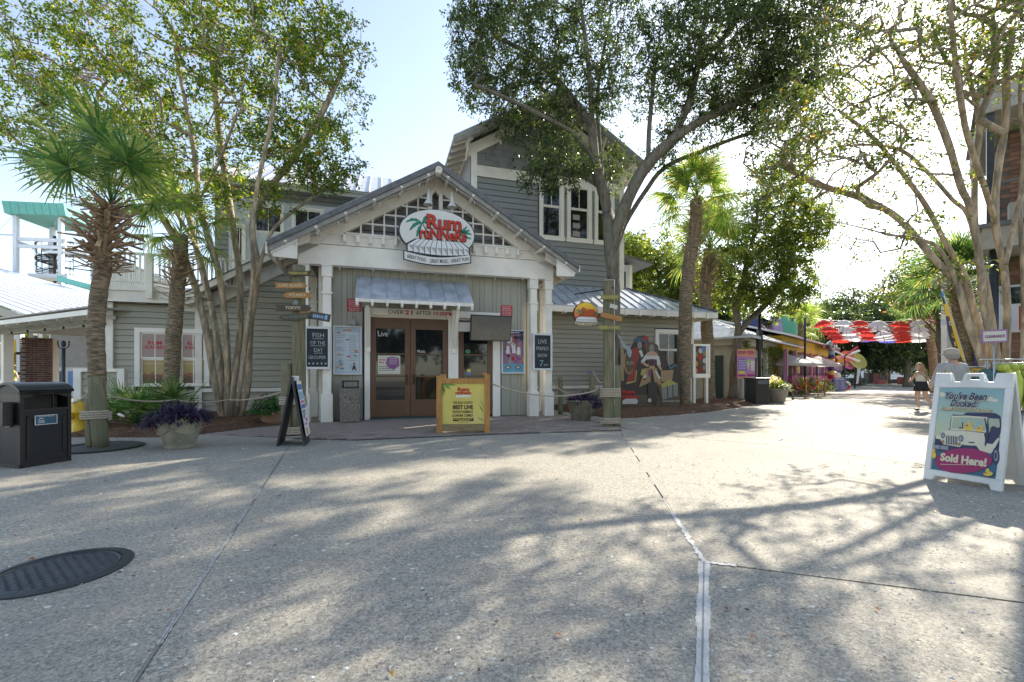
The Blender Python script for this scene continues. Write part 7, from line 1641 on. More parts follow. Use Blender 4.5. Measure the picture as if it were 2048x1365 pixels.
# ---- neighbour shop
NQ = at(1478, 750, 20.8); NQ.z = 0
shp_ = thing('neighbour_shop', NQ, SA, 'small shop with silvery hip roof and creeper covered porch right of the restaurant', 'shop')
MB().box(.3, 10, .25, 6, 0, 3.0).build('wall', cream_w, shp_)
MB().box(0, 10.2, -.15, -.02, 2.62, 2.98).build('porch_beam', cream_w, shp_); MB().box(-.15, -.02, -.15, 5.2, 2.62, 2.98).build('porch_beam', cream_w, shp_)
for x in (.0, 4.2, 7.4, 10): MB().box(x - .09, x + .09, -.18, 0, 0, 2.62).build('porch_post', cream_w, shp_)
MB().box(-.16, .02, 5.0, 5.2, 0, 2.62).build('porch_post', cream_w, shp_)
for (vs) in ([(-.6, -.7, 2.98), (10.9, -.7, 2.98), (8.5, 3, 4.5), (2.4, 3, 4.5)], [(-.6, 6.5, 2.98), (-.6, -.7, 2.98), (2.4, 3, 4.5), (2.4, 3.01, 4.5)]):
    v = [Vector(p) for p in vs]; MB().raw(v + [p - Vector((0, 0, .09)) for p in v], [(0, 1, 2, 3), (7, 6, 5, 4), (0, 4, 5, 1), (1, 5, 6, 2), (3, 7, 4, 0)]).build('roof_slope', metalroof, shp_)
b = MB()
for i in range(26): x = -.5 + i * .44; yt = min(3, (x + .6) * 1.23 - .7, (10.9 - x) * 1.54 - .7); b.bar((x, -.7, 3.0), (x, yt, 3.0 + (yt + .7) * .41), .03, .05)
tag(b.build('roof_seams', metalroof, shp_), kind='stuff')
for x0_, x1_, z1_ in ((1.0, 1.9, 2.1), (4.9, 5.8, 2.1)): MB().box(x0_, x1_, .19, .24, .0, z1_).build('door', mat('dark_teal_door', (.03, .06, .06)), shp_)
for x0_, x1_ in ((2.4, 3.6), (7.8, 9.2)): w_ = MB().box(x0_ - .07, x1_ + .07, .2, .245, .8, 2.2).build('window', white2, shp_); MB().box(x0_, x1_, .18, .2, .87, 2.13).build('pane', glass, w_)
w_ = MB().box(.2, .25, 2.2, 3.6, .8, 2.3).build('window', white2, shp_); MB().box(.17, .2, 2.3, 3.5, .9, 2.2).build('pane', glass, w_); MB().box(.2, .25, .8, 1.7, 0, 2.15).build('door', mat('dark_teal_door', (0, 0, 0)), shp_)
vine = MB().mat(light_leaf)
for k in range(5200):
    c = random.random()
    if c < .45: p = (random.gauss(7.2, 1.6), -.2 + random.gauss(0, .12), 2.75 - abs(random.gauss(0, .25)))
    elif c < .75: p = (random.choice((4.2, 7.4, 10)) + random.gauss(0, .14), -.1 + random.gauss(0, .12), random.uniform(0.2, 2.8))
    else: p = (random.uniform(5, 9.5), .1 + random.gauss(0, .1), random.uniform(1.2, 2.8))
    leafpoly(vine, p, (random.gauss(0, 1), random.gauss(0, 1), random.gauss(-.3, 1)), .11, .06)
for k in range(500): leafpoly(vine, (random.gauss(.2, .25), -.2 + random.gauss(0, .1), 2.8 - abs(random.gauss(0, .4))), (random.gauss(0, 1), random.gauss(0, 1), random.gauss(-.3, 1)), .10, .05)
tag(vine.build('creeper', None, shp_), kind='stuff')
# banner
k = 19.6 / FPX; BP = at(1494, 750, 19.6); BP.z = 0
o = thing('sale_banner', BP, R(12), 'orange and purple ice cream banner on the neighbour shop with a NOW OPEN heading', 'banner')
X = lambda px: (px - 1494) * k
Z = lambda py: CAMH + (750 - py) * k
MB().box(X(1472), X(1513), 0, .03, Z(758), Z(699)).build('sheet', flat('banner_pink', (.50, .22, .42)), o)
b = MB().mat(flat('banner_orange', (.62, .28, .14))); rect(b, X(1472), X(1513), Z(713), Z(699), -.004); rect(b, X(1472), X(1500), Z(758), Z(754), -.004); b.mat(flat('banner_purple', (.22, .12, .45))); rect(b, X(1474), X(1492), Z(742), Z(719), -.004); rect(b, X(1472), X(1513), Z(717), Z(716), -.005); b.mat(yel); rect(b, X(1474), X(1490), Z(748), Z(742), -.006)
b.mat(pap); b.poly([(X(1492), -.008, Z(722)), (X(1497), -.008, Z(742)), (X(1501), -.008, Z(722))]); b.poly([(X(1503), -.008, Z(742)), (X(1510), -.008, Z(742)), (X(1511), -.008, Z(722)), (X(1502), -.008, Z(722))]); b.mat(flat('lime_print', (.35, .5, .1))); b.poly([(x_, -.009, z_) for x_, z_ in oval(X(1497), Z(722), .1, .09, 10)]); b.mat(magenta); rect(b, X(1494), X(1512), Z(753), Z(749), -.009); rect(b, X(1474), X(1490), Z(753), Z(750), -.009); b.build('banner_print', None, o)
txt('NOW OPEN', o, X(1492), Z(706), .2, magenta, y=-.01, width=.82, height=.16, bold=.03)
b = MB().mat(whitel)
for i in range(6): scribble(b, X(1475), X(1491), Z(722 + i * 3.2), .025, -.009)
b.build('small_print', None, o)
# litter bin 2, lamp post
o = thing('litter_bin', gp(1514, 808), R(14), 'black slatted litter bin beside the neighbour shop', 'litter bin')
MB().box(-.32, .32, -.3, .3, 0, 1.02).build('body', black, o, bevel=.02); MB().box(-.37, .37, -.35, .35, 1.02, 1.08).build('lid', black, o, bevel=.02); MB().box(-.28, .28, -.312, -.30, .1, .78).build('panel', bm2, o); MB().box(-.24, .24, -.31, -.30, .82, .98).build('opening', flat('grey_glint', (.10, .11, .13)), o)
o = thing('lamp_post', gp(1519, 800), 0, 'dark lamp post with spotlight and loudspeaker in front of the creeper', 'lamp post')
k = gp(1519, 800).y / FPX; Z = lambda py: CAMH + (750 - py) * k
MB().tube([(0, 0, 0), (0, 0, Z(622))], .075, 10).build('pole', black, o); MB().lathe([(.16, 0), (.05, .1), (0, .1)], (0, 0, Z(622)), 14).build('top_lamp', black, o); MB().tube([(.05, -.05, Z(640)), (.42, -.2, Z(652))], [.12, .24], 14).build('spotlight', black, o); MB().box(-.1, .1, -.12, .12, Z(700), Z(660)).build('loudspeaker', black, o); MB().lathe([(.15, 0), (.13, .2), (.075, .4)], n=12).build('base', black, o)
# bowl planter
o = pot(1550, 806, .52, .62, 'grey bowl planter with yellow and white flowers beside the litter bin', 2, mat('grey_bowl', (.30, .28, .26))); tuft(o, (0, 0, .62), .55, .34, 800, light_leaf, .15, .06, .3); tuft(o, (.5, .2, .7), .4, .25, 300, light_leaf, .13, .05, .5); tuft(o, (-.1, 0, .9), .3, .3, 200, leafmat('yellow_flower', [((.6, .5, .08), 1), ((.6, .58, .5), 1)], .4), .10, .05, .3, 'flowers')
# bench
o = thing('street_bench', gp(1580, 802), SA, 'weathered wooden bench beyond the bowl planter', 'bench')
for y in (0, .16, .32): MB().box(-.9, 1.0, y, y + .12, .45, .49).build('seat_slat', oldwood, o)
for z in (.65, .82): MB().box(-.9, 1.0, .46, .5, z, z + .1).build('back_slat', oldwood, o)
for x in (-.8, .9):
    for y in (.02, .42): MB().box(x - .04, x + .04, y, y + .08, 0, .45 if y < .1 else .95).build('leg', oldwood, o)
# stanchions with red rope
brass = mat('brass', (.60, .38, .10), rough=.25, metal=.9); redr = mat('red_velvet_rope', (.50, .02, .02), rough=.8)
sp_ = [(1612, 798), (1636, 797), (1650, 795)]
for i, (px, py) in enumerate(sp_):
    o = thing('rope_stanchion', gp(px, py), 0, ('leftmost brass stanchion of the red rope barrier', 'middle brass stanchion of the red rope barrier', 'rightmost brass stanchion of the red rope barrier')[i], 'stanchion', 'brass stanchions')
    MB().lathe([(0, 0), (.17, 0), (.17, .02), (.05, .05), (.025, .08)], n=16).build('base', brass, o); MB().tube([(0, 0, .05), (0, 0, .98)], .025, 8).build('pole', brass, o); MB().ell((0, 0, 1.02), .045, .045, .045).build('finial', brass, o)
for a, c, lb in ((gp(1586, 797), gp(1612, 798), 'red velvet rope from the bench to the first brass stanchion'), (gp(1612, 798), gp(1636, 797), 'red velvet rope between the left and middle stanchions'), (gp(1636, 797), gp(1650, 795), 'red velvet rope between the middle and right stanchions')):
    o = thing('velvet_rope', a, 0, lb, 'rope', 'red velvet ropes'); MB().tube(sag((0, 0, .92), (c - a) + Vector((0, 0, .92)), .42, 12), .03, 7).build('strand', redr, o)
# planting and low timber wall in front of the yellow shop
o = thing('timber_wall', gp(1590, 787), SA, 'low dark timber wall in front of the yellow shop', 'wall')
for i in range(4): MB().box(0, 9.5, -.05 * (i % 2), .18, .12 + i * .30, .40 + i * .30).build('timber', oldwood if False else mat('dark_timber', (.13, .095, .07), (.08, .06, .045), scale=5, stretch=(.5, 4, 4), rough=.8), o)
for i in range(5): MB().box(i * 2.3, i * 2.3 + .18, -.12, -.02, 0, 1.5).build('post', MATS['dark_timber'], o)
for i, (px, py) in enumerate(((1600, 793), (1625, 789), (1648, 786), (1652, 793))):
    o = thing('roadside_plant', gp(px, py), 0, ('spiky plant beside the bench', 'broad leaved plant behind the middle stanchion', 'leafy plant at the end of the timber wall', 'low flowering plant by the last stanchion')[i], 'plant'); tuft(o, (0, 0, .4), .5, .5, 260, light_leaf, .4 if i < 2 else .2, .07, .2)
# ---- yellow shop
YQ = at(1553, 750, 25.5); YQ.z = 0; YL = 17.5
ys = thing('yellow_shop', YQ, SA, 'bright yellow shop with pink posts and a long white roof edge down the street', 'shop')
MB().box(0, YL, .3, 6, 0, 3.55).build('wall', mat('pale_pink_wall', (.48, .36, .36), (.55, .40, .20), scale=.9, rough=.8), ys)
MB().box(-.2, YL, -.35, .3, 2.65, 3.45).build('fascia', yelw, ys)
v = [Vector(p) for p in ((-.6, -.8, 3.5), (YL + .6, -.8, 3.5), (YL + .4, 4, 4.9), (-.6, 4, 4.9))]; MB().raw(v + [p - Vector((0, 0, .12)) for p in v], [(0, 1, 2, 3), (7, 6, 5, 4), (0, 4, 5, 1), (1, 5, 6, 2), (3, 7, 4, 0)]).build('roof', whiteroof, ys)
for i in range(8): MB().box(i * 2.4 + .2, i * 2.4 + .42, -.5, -.3, 0, 2.7).build('post', pinkw, ys)
MB().box(9.5, YL + .3, -.82, -.74, 3.15, 3.42).build('scalloped_board', maroon, ys)
MB().box(.4, YL, -.7, -.3, .2, 1.15).build('counter', magenta, ys)
for i in range(9): MB().box(1 + i * 1.8, 1.12 + i * 1.8, -.74, -.7, .3, 1.05).build('counter_slat', pink, ys)
for i in range(6): MB().box(.8 + i * 2.7, 2.2 + i * 2.7, .24, .3, .9, 2.3).build('display', (org, tealp, yel, flat('dark_window', (.05, .05, .06)), magenta, blu)[i], ys)
# purple upper decoration behind
for i, (px, c, s_) in enumerate(((1505, navyp, 1.6), (1520, purp, 1.2), (1550, flat('lilac', (.45, .35, .55)), 1.4), (1573, flat('jade', (.12, .45, .28)), 1.5), (1536, purp, 1.2))):
    o = thing('painted_roof_sculpture', at(px, 675, 29), 0, ('dark blue painted shape above the neighbour shop', 'violet painted shape glimpsed through the oak leaves', 'lilac painted shape above the yellow fascia', 'jade green painted shape beside the palm head', 'purple painted shape over the white roof edge')[i], 'roof sculpture', 'painted shapes above the shops'); MB().ell((0, 0, .4), s_ * .5, .3, s_ * .7, 12, 8).build('shape', c, o); MB().tube([(0, 0, -2.4), (0, 0, .2)], .06, 6).build('pole', black, o)
# parasols over the terrace
for i, (px, Y) in enumerate(((1602, 27.5), (1634, 29), (1576, 26.5))):
    o = thing('terrace_parasol', at(px, 750, Y).xy.to_3d(), 0, ('left white square parasol over the terrace', 'right white square parasol over the terrace', 'half hidden white parasol behind the creeper')[i], 'parasol', 'white parasols over the terrace')
    MB().tube([(0, 0, 0), (0, 0, 2.45)], .04, 8).build('pole', black, o); b = MB().mat(parwh); n = 8; top_ = (0, 0, 2.45)
    for j in range(n):
        a0, a1 = 2 * math.pi * j / n, 2 * math.pi * (j + 1) / n; r_ = 1.35; p0, p1 = (r_ * math.cos(a0), r_ * math.sin(a0), 1.88), (r_ * math.cos(a1), r_ * math.sin(a1), 1.88); b.poly([top_, p0, p1]); b.poly([p0, (p0[0], p0[1], 1.74), (p1[0], p1[1], 1.74), p1])
    b.build('canopy', None, o)
# wind toys, paper flowers
YF = 36.0; k = YF / FPX
X = lambda px: (px - 1680) * k
def flower(px, py, r, c, label, tilt):
    o = thing('giant_paper_flower', at(px, py, YF + random.uniform(-.4, .4)), 0, label, 'decoration', 'giant bright discs outside the yellow shop')
    M = Matrix.Rotation(R(tilt), 4, 'Y') @ Matrix.Rotation(R(65), 4, 'X'); MB().lathe([(0, .05), (.35 * r, .0), (.75 * r, .09), (r, .2)], n=16, M=M, smooth=False).build('disc', c, o); MB().ell((0, -.05, .02), r * .2, .1, r * .15).build('centre', yel, o); MB().tube([(0, .1, 0), (0, .15, -(CAMH + (750 - py) * k))], .03, 6).build('stem', black, o)
flower(1676, 721, .36, yel, 'yellow disc flower in the bright cluster outside the shop', 10); flower(1692, 715, .5, flat('coral', (.62, .16, .10)), 'coral disc flower, highest of the bright cluster', -15); flower(1693, 730, .52, pink, 'hot pink disc flower under the coral one', 10); flower(1712, 724, .75, flat('olive_disc', (.38, .36, .08)), 'biggest disc flower, olive, at the right of the cluster', 8); flower(1674, 737, .36, flat('lilac', (0, 0, 0)), 'lilac disc flower low in the cluster', 0); flower(1655, 738, .6, flat('blush', (.6, .35, .4)), 'blush pink disc by the right parasol', 5)
o = thing('propeller_toy', at(1690, 712, 35), 0, 'large propeller wind toy with long white and red blades', 'wind toy')
for a, c in ((20, whitel), (35, redl), (155, whitel), (-20, whitel), (200, pink)): M = Matrix.Rotation(R(-a), 4, 'Y'); MB().prism([(0, -.05), (1.2, -.1), (1.3, 0), (1.2, .08), (0, .05)], -.02, .02, M).build('blade', c, o)
MB().tube([(0, .05, 0), (0, .05, -2.6)], .04, 6).build('pole', black, o)
o = thing('balloon_column', at(1663, 750, 33).xy.to_3d(), 0, 'striped column topped by a silver balloon at the corner of the yellow shop', 'decoration')
for i, c in enumerate((redl, yel, navyp, redl, yel, navyp, flat('sky_stripe', (.3, .5, .7)))): MB().tube([(0, 0, .9 + i * .3), (0, 0, 1.2 + i * .3)], .2, 10).build('stripe', c, o)
MB().ell((0, 0, 3.35), .36, .36, .42).build('balloon', mat('silver_balloon', (.45, .48, .52), rough=.15, metal=.8), o)
o = thing('chair_sculpture', at(1668, 750, 34).xy.to_3d(), 0, 'red and blue painted figure sculpture beside the specials board', 'sculpture')
MB().tube([(-.4, 0, 1.9), (-.3, 0, 1.2), (.1, 0, 1.0), (.5, 0, 1.5)], .1, 8).build('arm', navyp, o); MB().ell((.1, 0, 1.1), .4, .3, .35).build('body', flat('cream_paper', (0, 0, 0)), o); MB().ell((.25, -.1, .7), .25, .2, .3).build('seat', redl, o); MB().tube([(.2, 0, 0), (.2, 0, .6)], .08, 8).build('leg', navyp, o); MB().tube([(-.2, 0, 2.9), (.25, 0, 2.3)], .09, 8).build('neck', redl, o)
o = thing('specials_board', gp(1679, 783), R(-4), 'blue specials board standing at the kerb', 'board'); MB().box(-.42, .42, -.03, .03, .02, 1.0).build('panel', flat('specials_blue', (.10, .15, .42)), o); txt('SPECIALS', o, 0, .88, .1, whitel, y=-.036, width=.6, height=.1, bold=.03)
b = MB().mat(whitel)
for i in range(8): scribble(b, -.34, -.02, .74 - i * .08, .02, -.036, 3); scribble(b, .06, .34, .74 - i * .08, .02, -.036, 3)
b.build('small_print', None, o)
o = thing('life_ring', gp(1693, 781) + Vector((0, .1, .36)), 0, 'red and white life ring leaning beside the specials board', 'life ring')
for i in range(4):
    a0 = i * math.pi / 2; MB().tube([(.30 * math.cos(a0 + j * math.pi / 16), 0, .30 * math.sin(a0 + j * math.pi / 16)) for j in range(9)], .08, 8).build('segment', redl if i % 2 else whitel, o)
# ---- hanging umbrellas
def umb_mesh(c, name='canopy'):
    b = MB().mat(c); n = 8; R_ = .55; tp = (0, 0, .36)
    rings = [(0, .36), (.22, .31), (.41, .18), (R_, 0)]
    for j in range(n):
        a0, a1 = 2 * math.pi * j / n, 2 * math.pi * (j + 1) / n; am = (a0 + a1) / 2
        for (r0, z0_), (r1, z1_) in zip(rings, rings[1:]):
            if r0 == 0: b.poly([(0, 0, z0_), (r1 * math.cos(a0), r1 * math.sin(a0), z1_), (r1 * math.cos(a1), r1 * math.sin(a1), z1_)])
            else:
                d = .02 if r1 == R_ else 0; k_ = .93 if r1 == R_ else 1
                b.poly([(r0 * math.cos(a0), r0 * math.sin(a0), z0_), (r1 * math.cos(a0), r1 * math.sin(a0), z1_), (r1 * k_ * math.cos(am), r1 * k_ * math.sin(am), z1_ + d), (r1 * math.cos(a1), r1 * math.sin(a1), z1_), (r0 * math.cos(a1), r0 * math.sin(a1), z0_)])
    return b.mesh(name)
UM = {c: umb_mesh(m) for c, m in (('red', redfab), ('white', whfab), ('blue', bluefab))}
hm_ = MB().mat(black).tube([(0, 0, .38), (0, 0, -.34), (.03, 0, -.38), (.06, 0, -.34)], .012, 5).mesh('handle')
cols_ = [(1648, 'red'), (1687, 'white'), (1719, 'red'), (1757, 'white'), (1797, 'red'), (1837, 'white')]
ordn = ('nearest', 'second', 'third', 'fourth', 'fifth', 'farthest')
for ci, (px, c) in enumerate(cols_):
    p0 = at(px, 653, 27.0)
    for r_ in range(6):
        cc = c
        if ci == 1 and r_ >= 4: cc = 'blue' if r_ == 5 else 'white'
        if ci == 2 and r_ == 5: cc = 'blue'
        if ci in (0, 3) and r_ == 5: cc = 'blue' if ci == 3 else 'red'
        f = (r_ / 5); p = p0 + SD * (1.5 * r_) + Vector((random.uniform(-.08, .08), 0, -.55 * math.sin(math.pi * min(1, f * .62)) + random.uniform(-.05, .05)))
        o = thing('hanging_umbrella', p, 0, f'{cc} umbrella, {ordn[r_]} in the {("leftmost", "second", "third", "fourth", "fifth", "rightmost")[ci]} file of the hanging umbrella canopy', 'umbrella', 'umbrellas strung over the street'); o.rotation_euler = (R(random.uniform(-9, 9)), R(random.uniform(-9, 9)), random.random())
        link('canopy', UM[cc], o); link('handle', hm_, o)
o = thing('umbrella_cables', (0, 0, 0), 0, 'thin steel cables carrying the hanging umbrellas across the street', 'cables')
for r_ in range(7):
    a = at(1610, 640, 27.0) + SD * 1.5 * r_; c = at(1895, 640, 27.0) + SD * 1.5 * r_; a.z = c.z = 4.7; MB().tube(sag(a, c, .25, 10), .008, 4).build('cable', black, o)
for q in (at(1610, 640, 27.0), at(1895, 640, 27.0)):
    q.z = 4.7; MB().tube([q, q + SD * 10.5], .008, 4).build('cable', black, o)
    for e in (0, 10.5): w_ = q + SD * e; MB().tube([(w_.x, w_.y, 0), (w_.x, w_.y, 4.8)], .06, 8).build('mast', black, o)
# ---- oyster house sign hung over the street
OY = 29.0; k = OY / FPX; OP = at(1850, 640, OY)
o = thing('overhead_sign', OP, 0, 'maroon oyster house sign with scroll ribbon hung high over the street', 'sign')
X = lambda px: (px - 1850) * k
Z = lambda py: (640 - py) * k
MB().prism([(X(1822), Z(622)), (X(1869), Z(618)), (X(1864), Z(641)), (X(1829), Z(641))][::-1], 0, .08).build('upper_panel', maroon, o); MB().prism([(X(1818), Z(619)), (X(1872), Z(615)), (X(1866), Z(643)), (X(1826), Z(643))][::-1], .02, .06).build('upper_border', flat('silver_border', (.4, .4, .42)), o)
shp2 = MB().mat(flat('oyster_grey', (.30, .30, .33))).poly([(X(a), -.01, Z(c)) for a, c in ((1830, 633), (1840, 627), (1852, 630), (1862, 624), (1860, 634), (1846, 638))]); shp2.build('oyster_print', None, o)
rb = [(1815, 640), (1850, 634), (1879, 643), (1875, 649), (1868, 646), (1850, 645), (1822, 650), (1812, 650), (1818, 645)]; MB().prism([(X(a), Z(c)) for a, c in rb], -.06, .0).build('ribbon', flat('ribbon_red', (.30, .03, .05)), o); txt("'s Oyster House", o, X(1850), Z(641), .2, whitel, y=-.066, width=1.05, height=.17, bold=.02)
for px in (1828, 1866): MB().tube([(X(px), .05, Z(618)), (X(px), .05, Z(560))], .015, 5).build('hanger', black, o)
# ---- far kiosks
def kiosk(px, py, w, h, c, label, cat='kiosk', name='market_kiosk', text=None, roof=None):
    p = gp(px, py); o = thing(name, p, 0, label, cat); s = p.y / FPX; w *= s; h *= s; MB().box(-w / 2, w / 2, 0, .8, 0, h).build('body', c, o)
    if roof: MB().prism([(-w * .6, h), (w * .6, h), (0, h * 1.35)], -.3, 1.1).build('roof', roof, o)
    MB().box(-w * .42, w * .42, -.04, 0, h * .35, h * .8).build('front_panel', flat('dark_window', (0, 0, 0)), o)
    if text: txt(text, o, 0, h * .2, .2, whitel, y=-.05, width=w * .7, height=h * .18)
    return o
kiosk(1716, 770.5, 34, 14, flat('kiosk_green', (.06, .16, .10)), 'low green kiosk at the far left end of the street')
kiosk(1742, 768, 10, 22, flat('kiosk_dark', (.06, .055, .05)), 'dark narrow stall under the far trees'); kiosk(1762, 769, 10, 26, flat('kiosk_red', (.30, .06, .05)), 'faded red drinks stand in the distance'); kiosk(1772, 768.5, 7, 22, flat('kiosk_orange', (.35, .12, .06)), 'orange stand next to the drinks stand')
kiosk(1812, 768.5, 14, 14, flat('kiosk_crimson', (.32, .05, .05)), 'crimson stall beneath the tour arch'); kiosk(1828, 768, 12, 20, flat('kiosk_teal', (.05, .12, .13)), 'teal stall right of the tour arch'); kiosk(1790, 767.6, 34, 9, flat('kiosk_brown', (.10, .08, .06)), 'long brown counter below the small pale parasols')
for i, (px, Y) in enumerate(((1779, 58), (1830, 55))):
    o = thing('far_parasol', at(px, 750, Y).xy.to_3d(), 0, ('small pale blue parasol over the far counter', 'small pale parasol right of the tour arch')[i], 'parasol', 'pale parasols at the far kiosks'); MB().lathe([(1.1, 1.75), (.6, 2.05), (0, 2.3)], n=8, smooth=False).build('canopy', fabric('pale_blue_cloth', (.5, .6, .68)) if i == 0 else parwh, o); MB().tube([(0, 0, 0), (0, 0, 2.2)], .04, 6).build('pole', black, o)
o = thing('tour_arch', at(1804, 750, 56).xy.to_3d(), 0, 'timber arch with orange lettering reading tour at the end of the street', 'arch')
for x in (-1.6, 1.6): MB().box(x - .08, x + .08, -.08, .08, 0, 2.3).build('post', MATS['dark_timber'], o)
MB().prism([(-1.9, 2.1), (1.9, 2.1), (1.6, 2.5), (0, 2.75), (-1.6, 2.5)], -.05, .05).build('arch_board', MATS['dark_timber'], o); txt('TOUR', o, .55, 2.35, .4, yel, y=-.06, width=1.6, height=.5, bold=.04)
o = thing('far_building', at(1775, 750, 75).xy.to_3d(), 0, 'pale blue gabled building half hidden behind the street trees', 'building'); MB().box(-4, 4, 0, 5, 0, 3.6).build('wall', bluew, o); MB().prism([(-4.4, 3.6), (4.4, 3.6), (0, 5.4)], -.4, 5).build('roof', whiteroof, o)
for x in (-2.4, 0, 2.4): MB().box(x - .4, x + .4, -.03, 0, 1.2, 2.6).build('window', flat('dark_window', (0, 0, 0)), o)
o = thing('feather_flag', gp(1713, 778), 0, 'white feather flag leaning beside the biggest paper flower', 'flag'); MB().prism([(-.05, .4), (.14, .45), (.42, 2.1), (.30, 2.4), (.12, 2.2)], -.01, .01).build('banner', flat('flag_white', (0, 0, 0)), o); MB().tube([(-.05, 0, 0), (-.05, 0, .5), (.12, 0, 1.6), (.3, 0, 2.4)], .015, 5).build('pole', black, o)
wd = tag(quads('distant_wood', np.concatenate([np.array([tuple(Vector(p) + Vector(random.choice(((0, 0, 0),))) + Vector(q)) for q in ((-.3, 0, -.1), (0, 0, -.28), (.3, 0, .05), (0, .05, .28))]) for p in [(random.uniform(-190, 260), random.uniform(95, 125), abs(random.gauss(0, 1)) * 3.0 + random.uniform(0, 4)) for _ in range(100)]]) if False else np.array([c_ for _ in range(26000) for c_ in (lambda x, y, z, s: [(x - s, y, z - s * .3), (x, y - s * .4, z - s), (x + s, y, z + s * .2), (x, y + s * .4, z + s)])(*(lambda X_, Y_: (X_, Y_, random.uniform(0, 1) ** .8 * (6.5 + 2.5 * math.sin(X_ * .13) + 1.5 * math.sin(X_ * .41 + 1)) , random.uniform(.25, .6)))(random.uniform(-170, 230), random.uniform(98, 118)))]), [oak_leaf]), 'distant wood closing the end of the street and the view', 'wood', kind='stuff')

# ---- white shop with blue shutters
WQ = at(1882, 750, 22.5); WQ.z = 0; WA = math.atan2(-.69, .724)
k = 22.5 / FPX; Z = lambda py: CAMH + (750 - py) * k
wsb = thing('white_shop', WQ, WA, 'white balconied shop with blue shutters behind the flag and the man', 'shop')
whw = mat('white_wall_paint', (.66, .68, .72), (.6, .62, .66), scale=3, rough=.6)
MB().box(.2, 7, 1.6, 6, 0, 6.2).build('wall', whw, wsb); MB().box(0, 7, -.1, 1.6, Z(652), Z(640)).build('balcony_floor', whw, wsb)
for x in (0, 2.6, 5.2): MB().box(x, x + .22, -.1, .12, 0, Z(652)).build('column', white, wsb); MB().box(x, x + .2, -.1, .1, Z(640), 6.0).build('column', white, wsb)
MB().box(0, 7, -.08, -.02, Z(615), Z(612)).build('balcony_rail', navyp, wsb)
for i in range(24): MB().box(.15 + i * .28, .18 + i * .28, -.07, -.03, Z(640), Z(615)).build('baluster', navyp, wsb)
for x in (.8, 2.2, 4.0): s_ = MB().box(x, x + .7, 1.52, 1.6, .6, 2.6).build('shutter', navyp, wsb)
MB().prism([(-.5, 6.0), (7.4, 6.0), (7.4, 6.25), (-.5, 6.25)], -.5, 6.5).build('roof', whiteroof, wsb)
# ---- red topped tents
for i, (px, py_top, Y, r_) in enumerate(((1958, 688, 27, 1.25), (1925, 694, 34, 1.0))):
    o = thing('market_tent', at(px, 750, Y).xy.to_3d(), R(20), ('red and white market tent beneath the clearance sign', 'smaller red market tent beside the feather flag')[i], 'tent'); zt = CAMH + (750 - py_top) * Y / FPX; ze = zt - .75; b = MB().mat(redfab)
    q = [(-r_, -r_, ze), (r_, -r_, ze), (r_, r_, ze), (-r_, r_, ze)]
    for j in range(4): b.poly([(0, 0, zt), q[j], q[(j + 1) % 4]])
    b.build('roof', None, o); b = MB().mat(whfab)
    for j in range(4): p, p2 = q[j], q[(j + 1) % 4]; b.poly([p, (p[0], p[1], ze - .3), (p2[0], p2[1], ze - .3), p2])
    b.build('valance', None, o)
    for p in q: MB().tube([(p[0], p[1], 0), p], .03, 6).build('leg', black, o)
# ---- brown galleried building at the right edge
RQ = at(1973, 750, 13.2); RQ.z = 0; k = 13.2 / FPX; Z = lambda py: CAMH + (750 - py) * k
rb_ = thing('galleried_building', RQ, WA, 'brown three storey building with black columns and pale gallery slabs at the right edge', 'building')
tanw = mat('weathered_fascia', (.40, .37, .30), (.32, .29, .24), scale=3, rough=.8, bump=.1); brk = mat('brown_brick_wall', (.20, .12, .08), (.14, .085, .06), scale=8, rough=.9)
bw = MB().box(.4, 6, 1.8, 6, 0, Z(150)).build('wall', mat('brick_mortar', (.12, .09, .07)), rb_)
bme2 = MB().mat(mat('brown_brick', (.26, .14, .09), (.17, .09, .06), scale=6, rough=.9, var=.25)).box(0, .40, -.02, 0, 0, .125).mesh('brick')
nb = 0
for (za_, zb_) in ((Z(770), Z(505)), (Z(450), Z(240))):
    z = za_; r_ = 0
    while z < zb_:
        x = .42 + (.2 if r_ % 2 else 0)
        while x < 2.9 and nb < 298: link('brick', bme2, bw, loc=(x, 1.8, z)); nb += 1; x += .42
        z += .145; r_ += 1
MB().box(-.1, 6, -.1, 6, Z(229), Z(178)).build('roof_slab', tanw, rb_); MB().box(-.2, 6, -.2, 6, Z(178), Z(172)).build('roof_edge', roofdark, rb_)
MB().box(-.1, 6, -.1, 1.8, Z(500), Z(458)).build('gallery_slab', tanw, rb_); MB().box(-.2, 6, -.2, 1.8, Z(458), Z(450)).build('gallery_edge', roofdark, rb_)
for x in (.0, 2.4, 4.6): MB().box(x, x + .16, .0, .16, Z(450), Z(229)).build('column', black, rb_); MB().tube([(x + .16, .16, 0), (x + .16, .16, Z(500))], .10, 10).build('column', black, rb_)
MB().box(0, 6, .02, .08, Z(372), Z(368)).build('gallery_rail', roofdark, rb_)
MB().box(.9, 2.0, 1.74, 1.8, Z(415), Z(300)).build('window', flat('sky_glass', (.35, .38, .42)), rb_)
MB().box(.5, 1.1, .5, 1.0, Z(450), Z(405)).build('air_unit', tanw, rb_)
MB().box(.35, 2.8, 1.70, 1.78, Z(660), Z(560)).build('shopfront', whw, rb_); MB().box(.45, 2.6, 1.66, 1.70, Z(600), Z(565)).build('pane', glass, rb_)
o = thing('red_shop_sign', RQ + Matrix.Rotation(WA, 3, 'Z') @ Vector((.95, .9, Z(636))), R(-10), 'red hanging shop sign with a food picture partly hidden by the crepe myrtle trunks', 'sign')
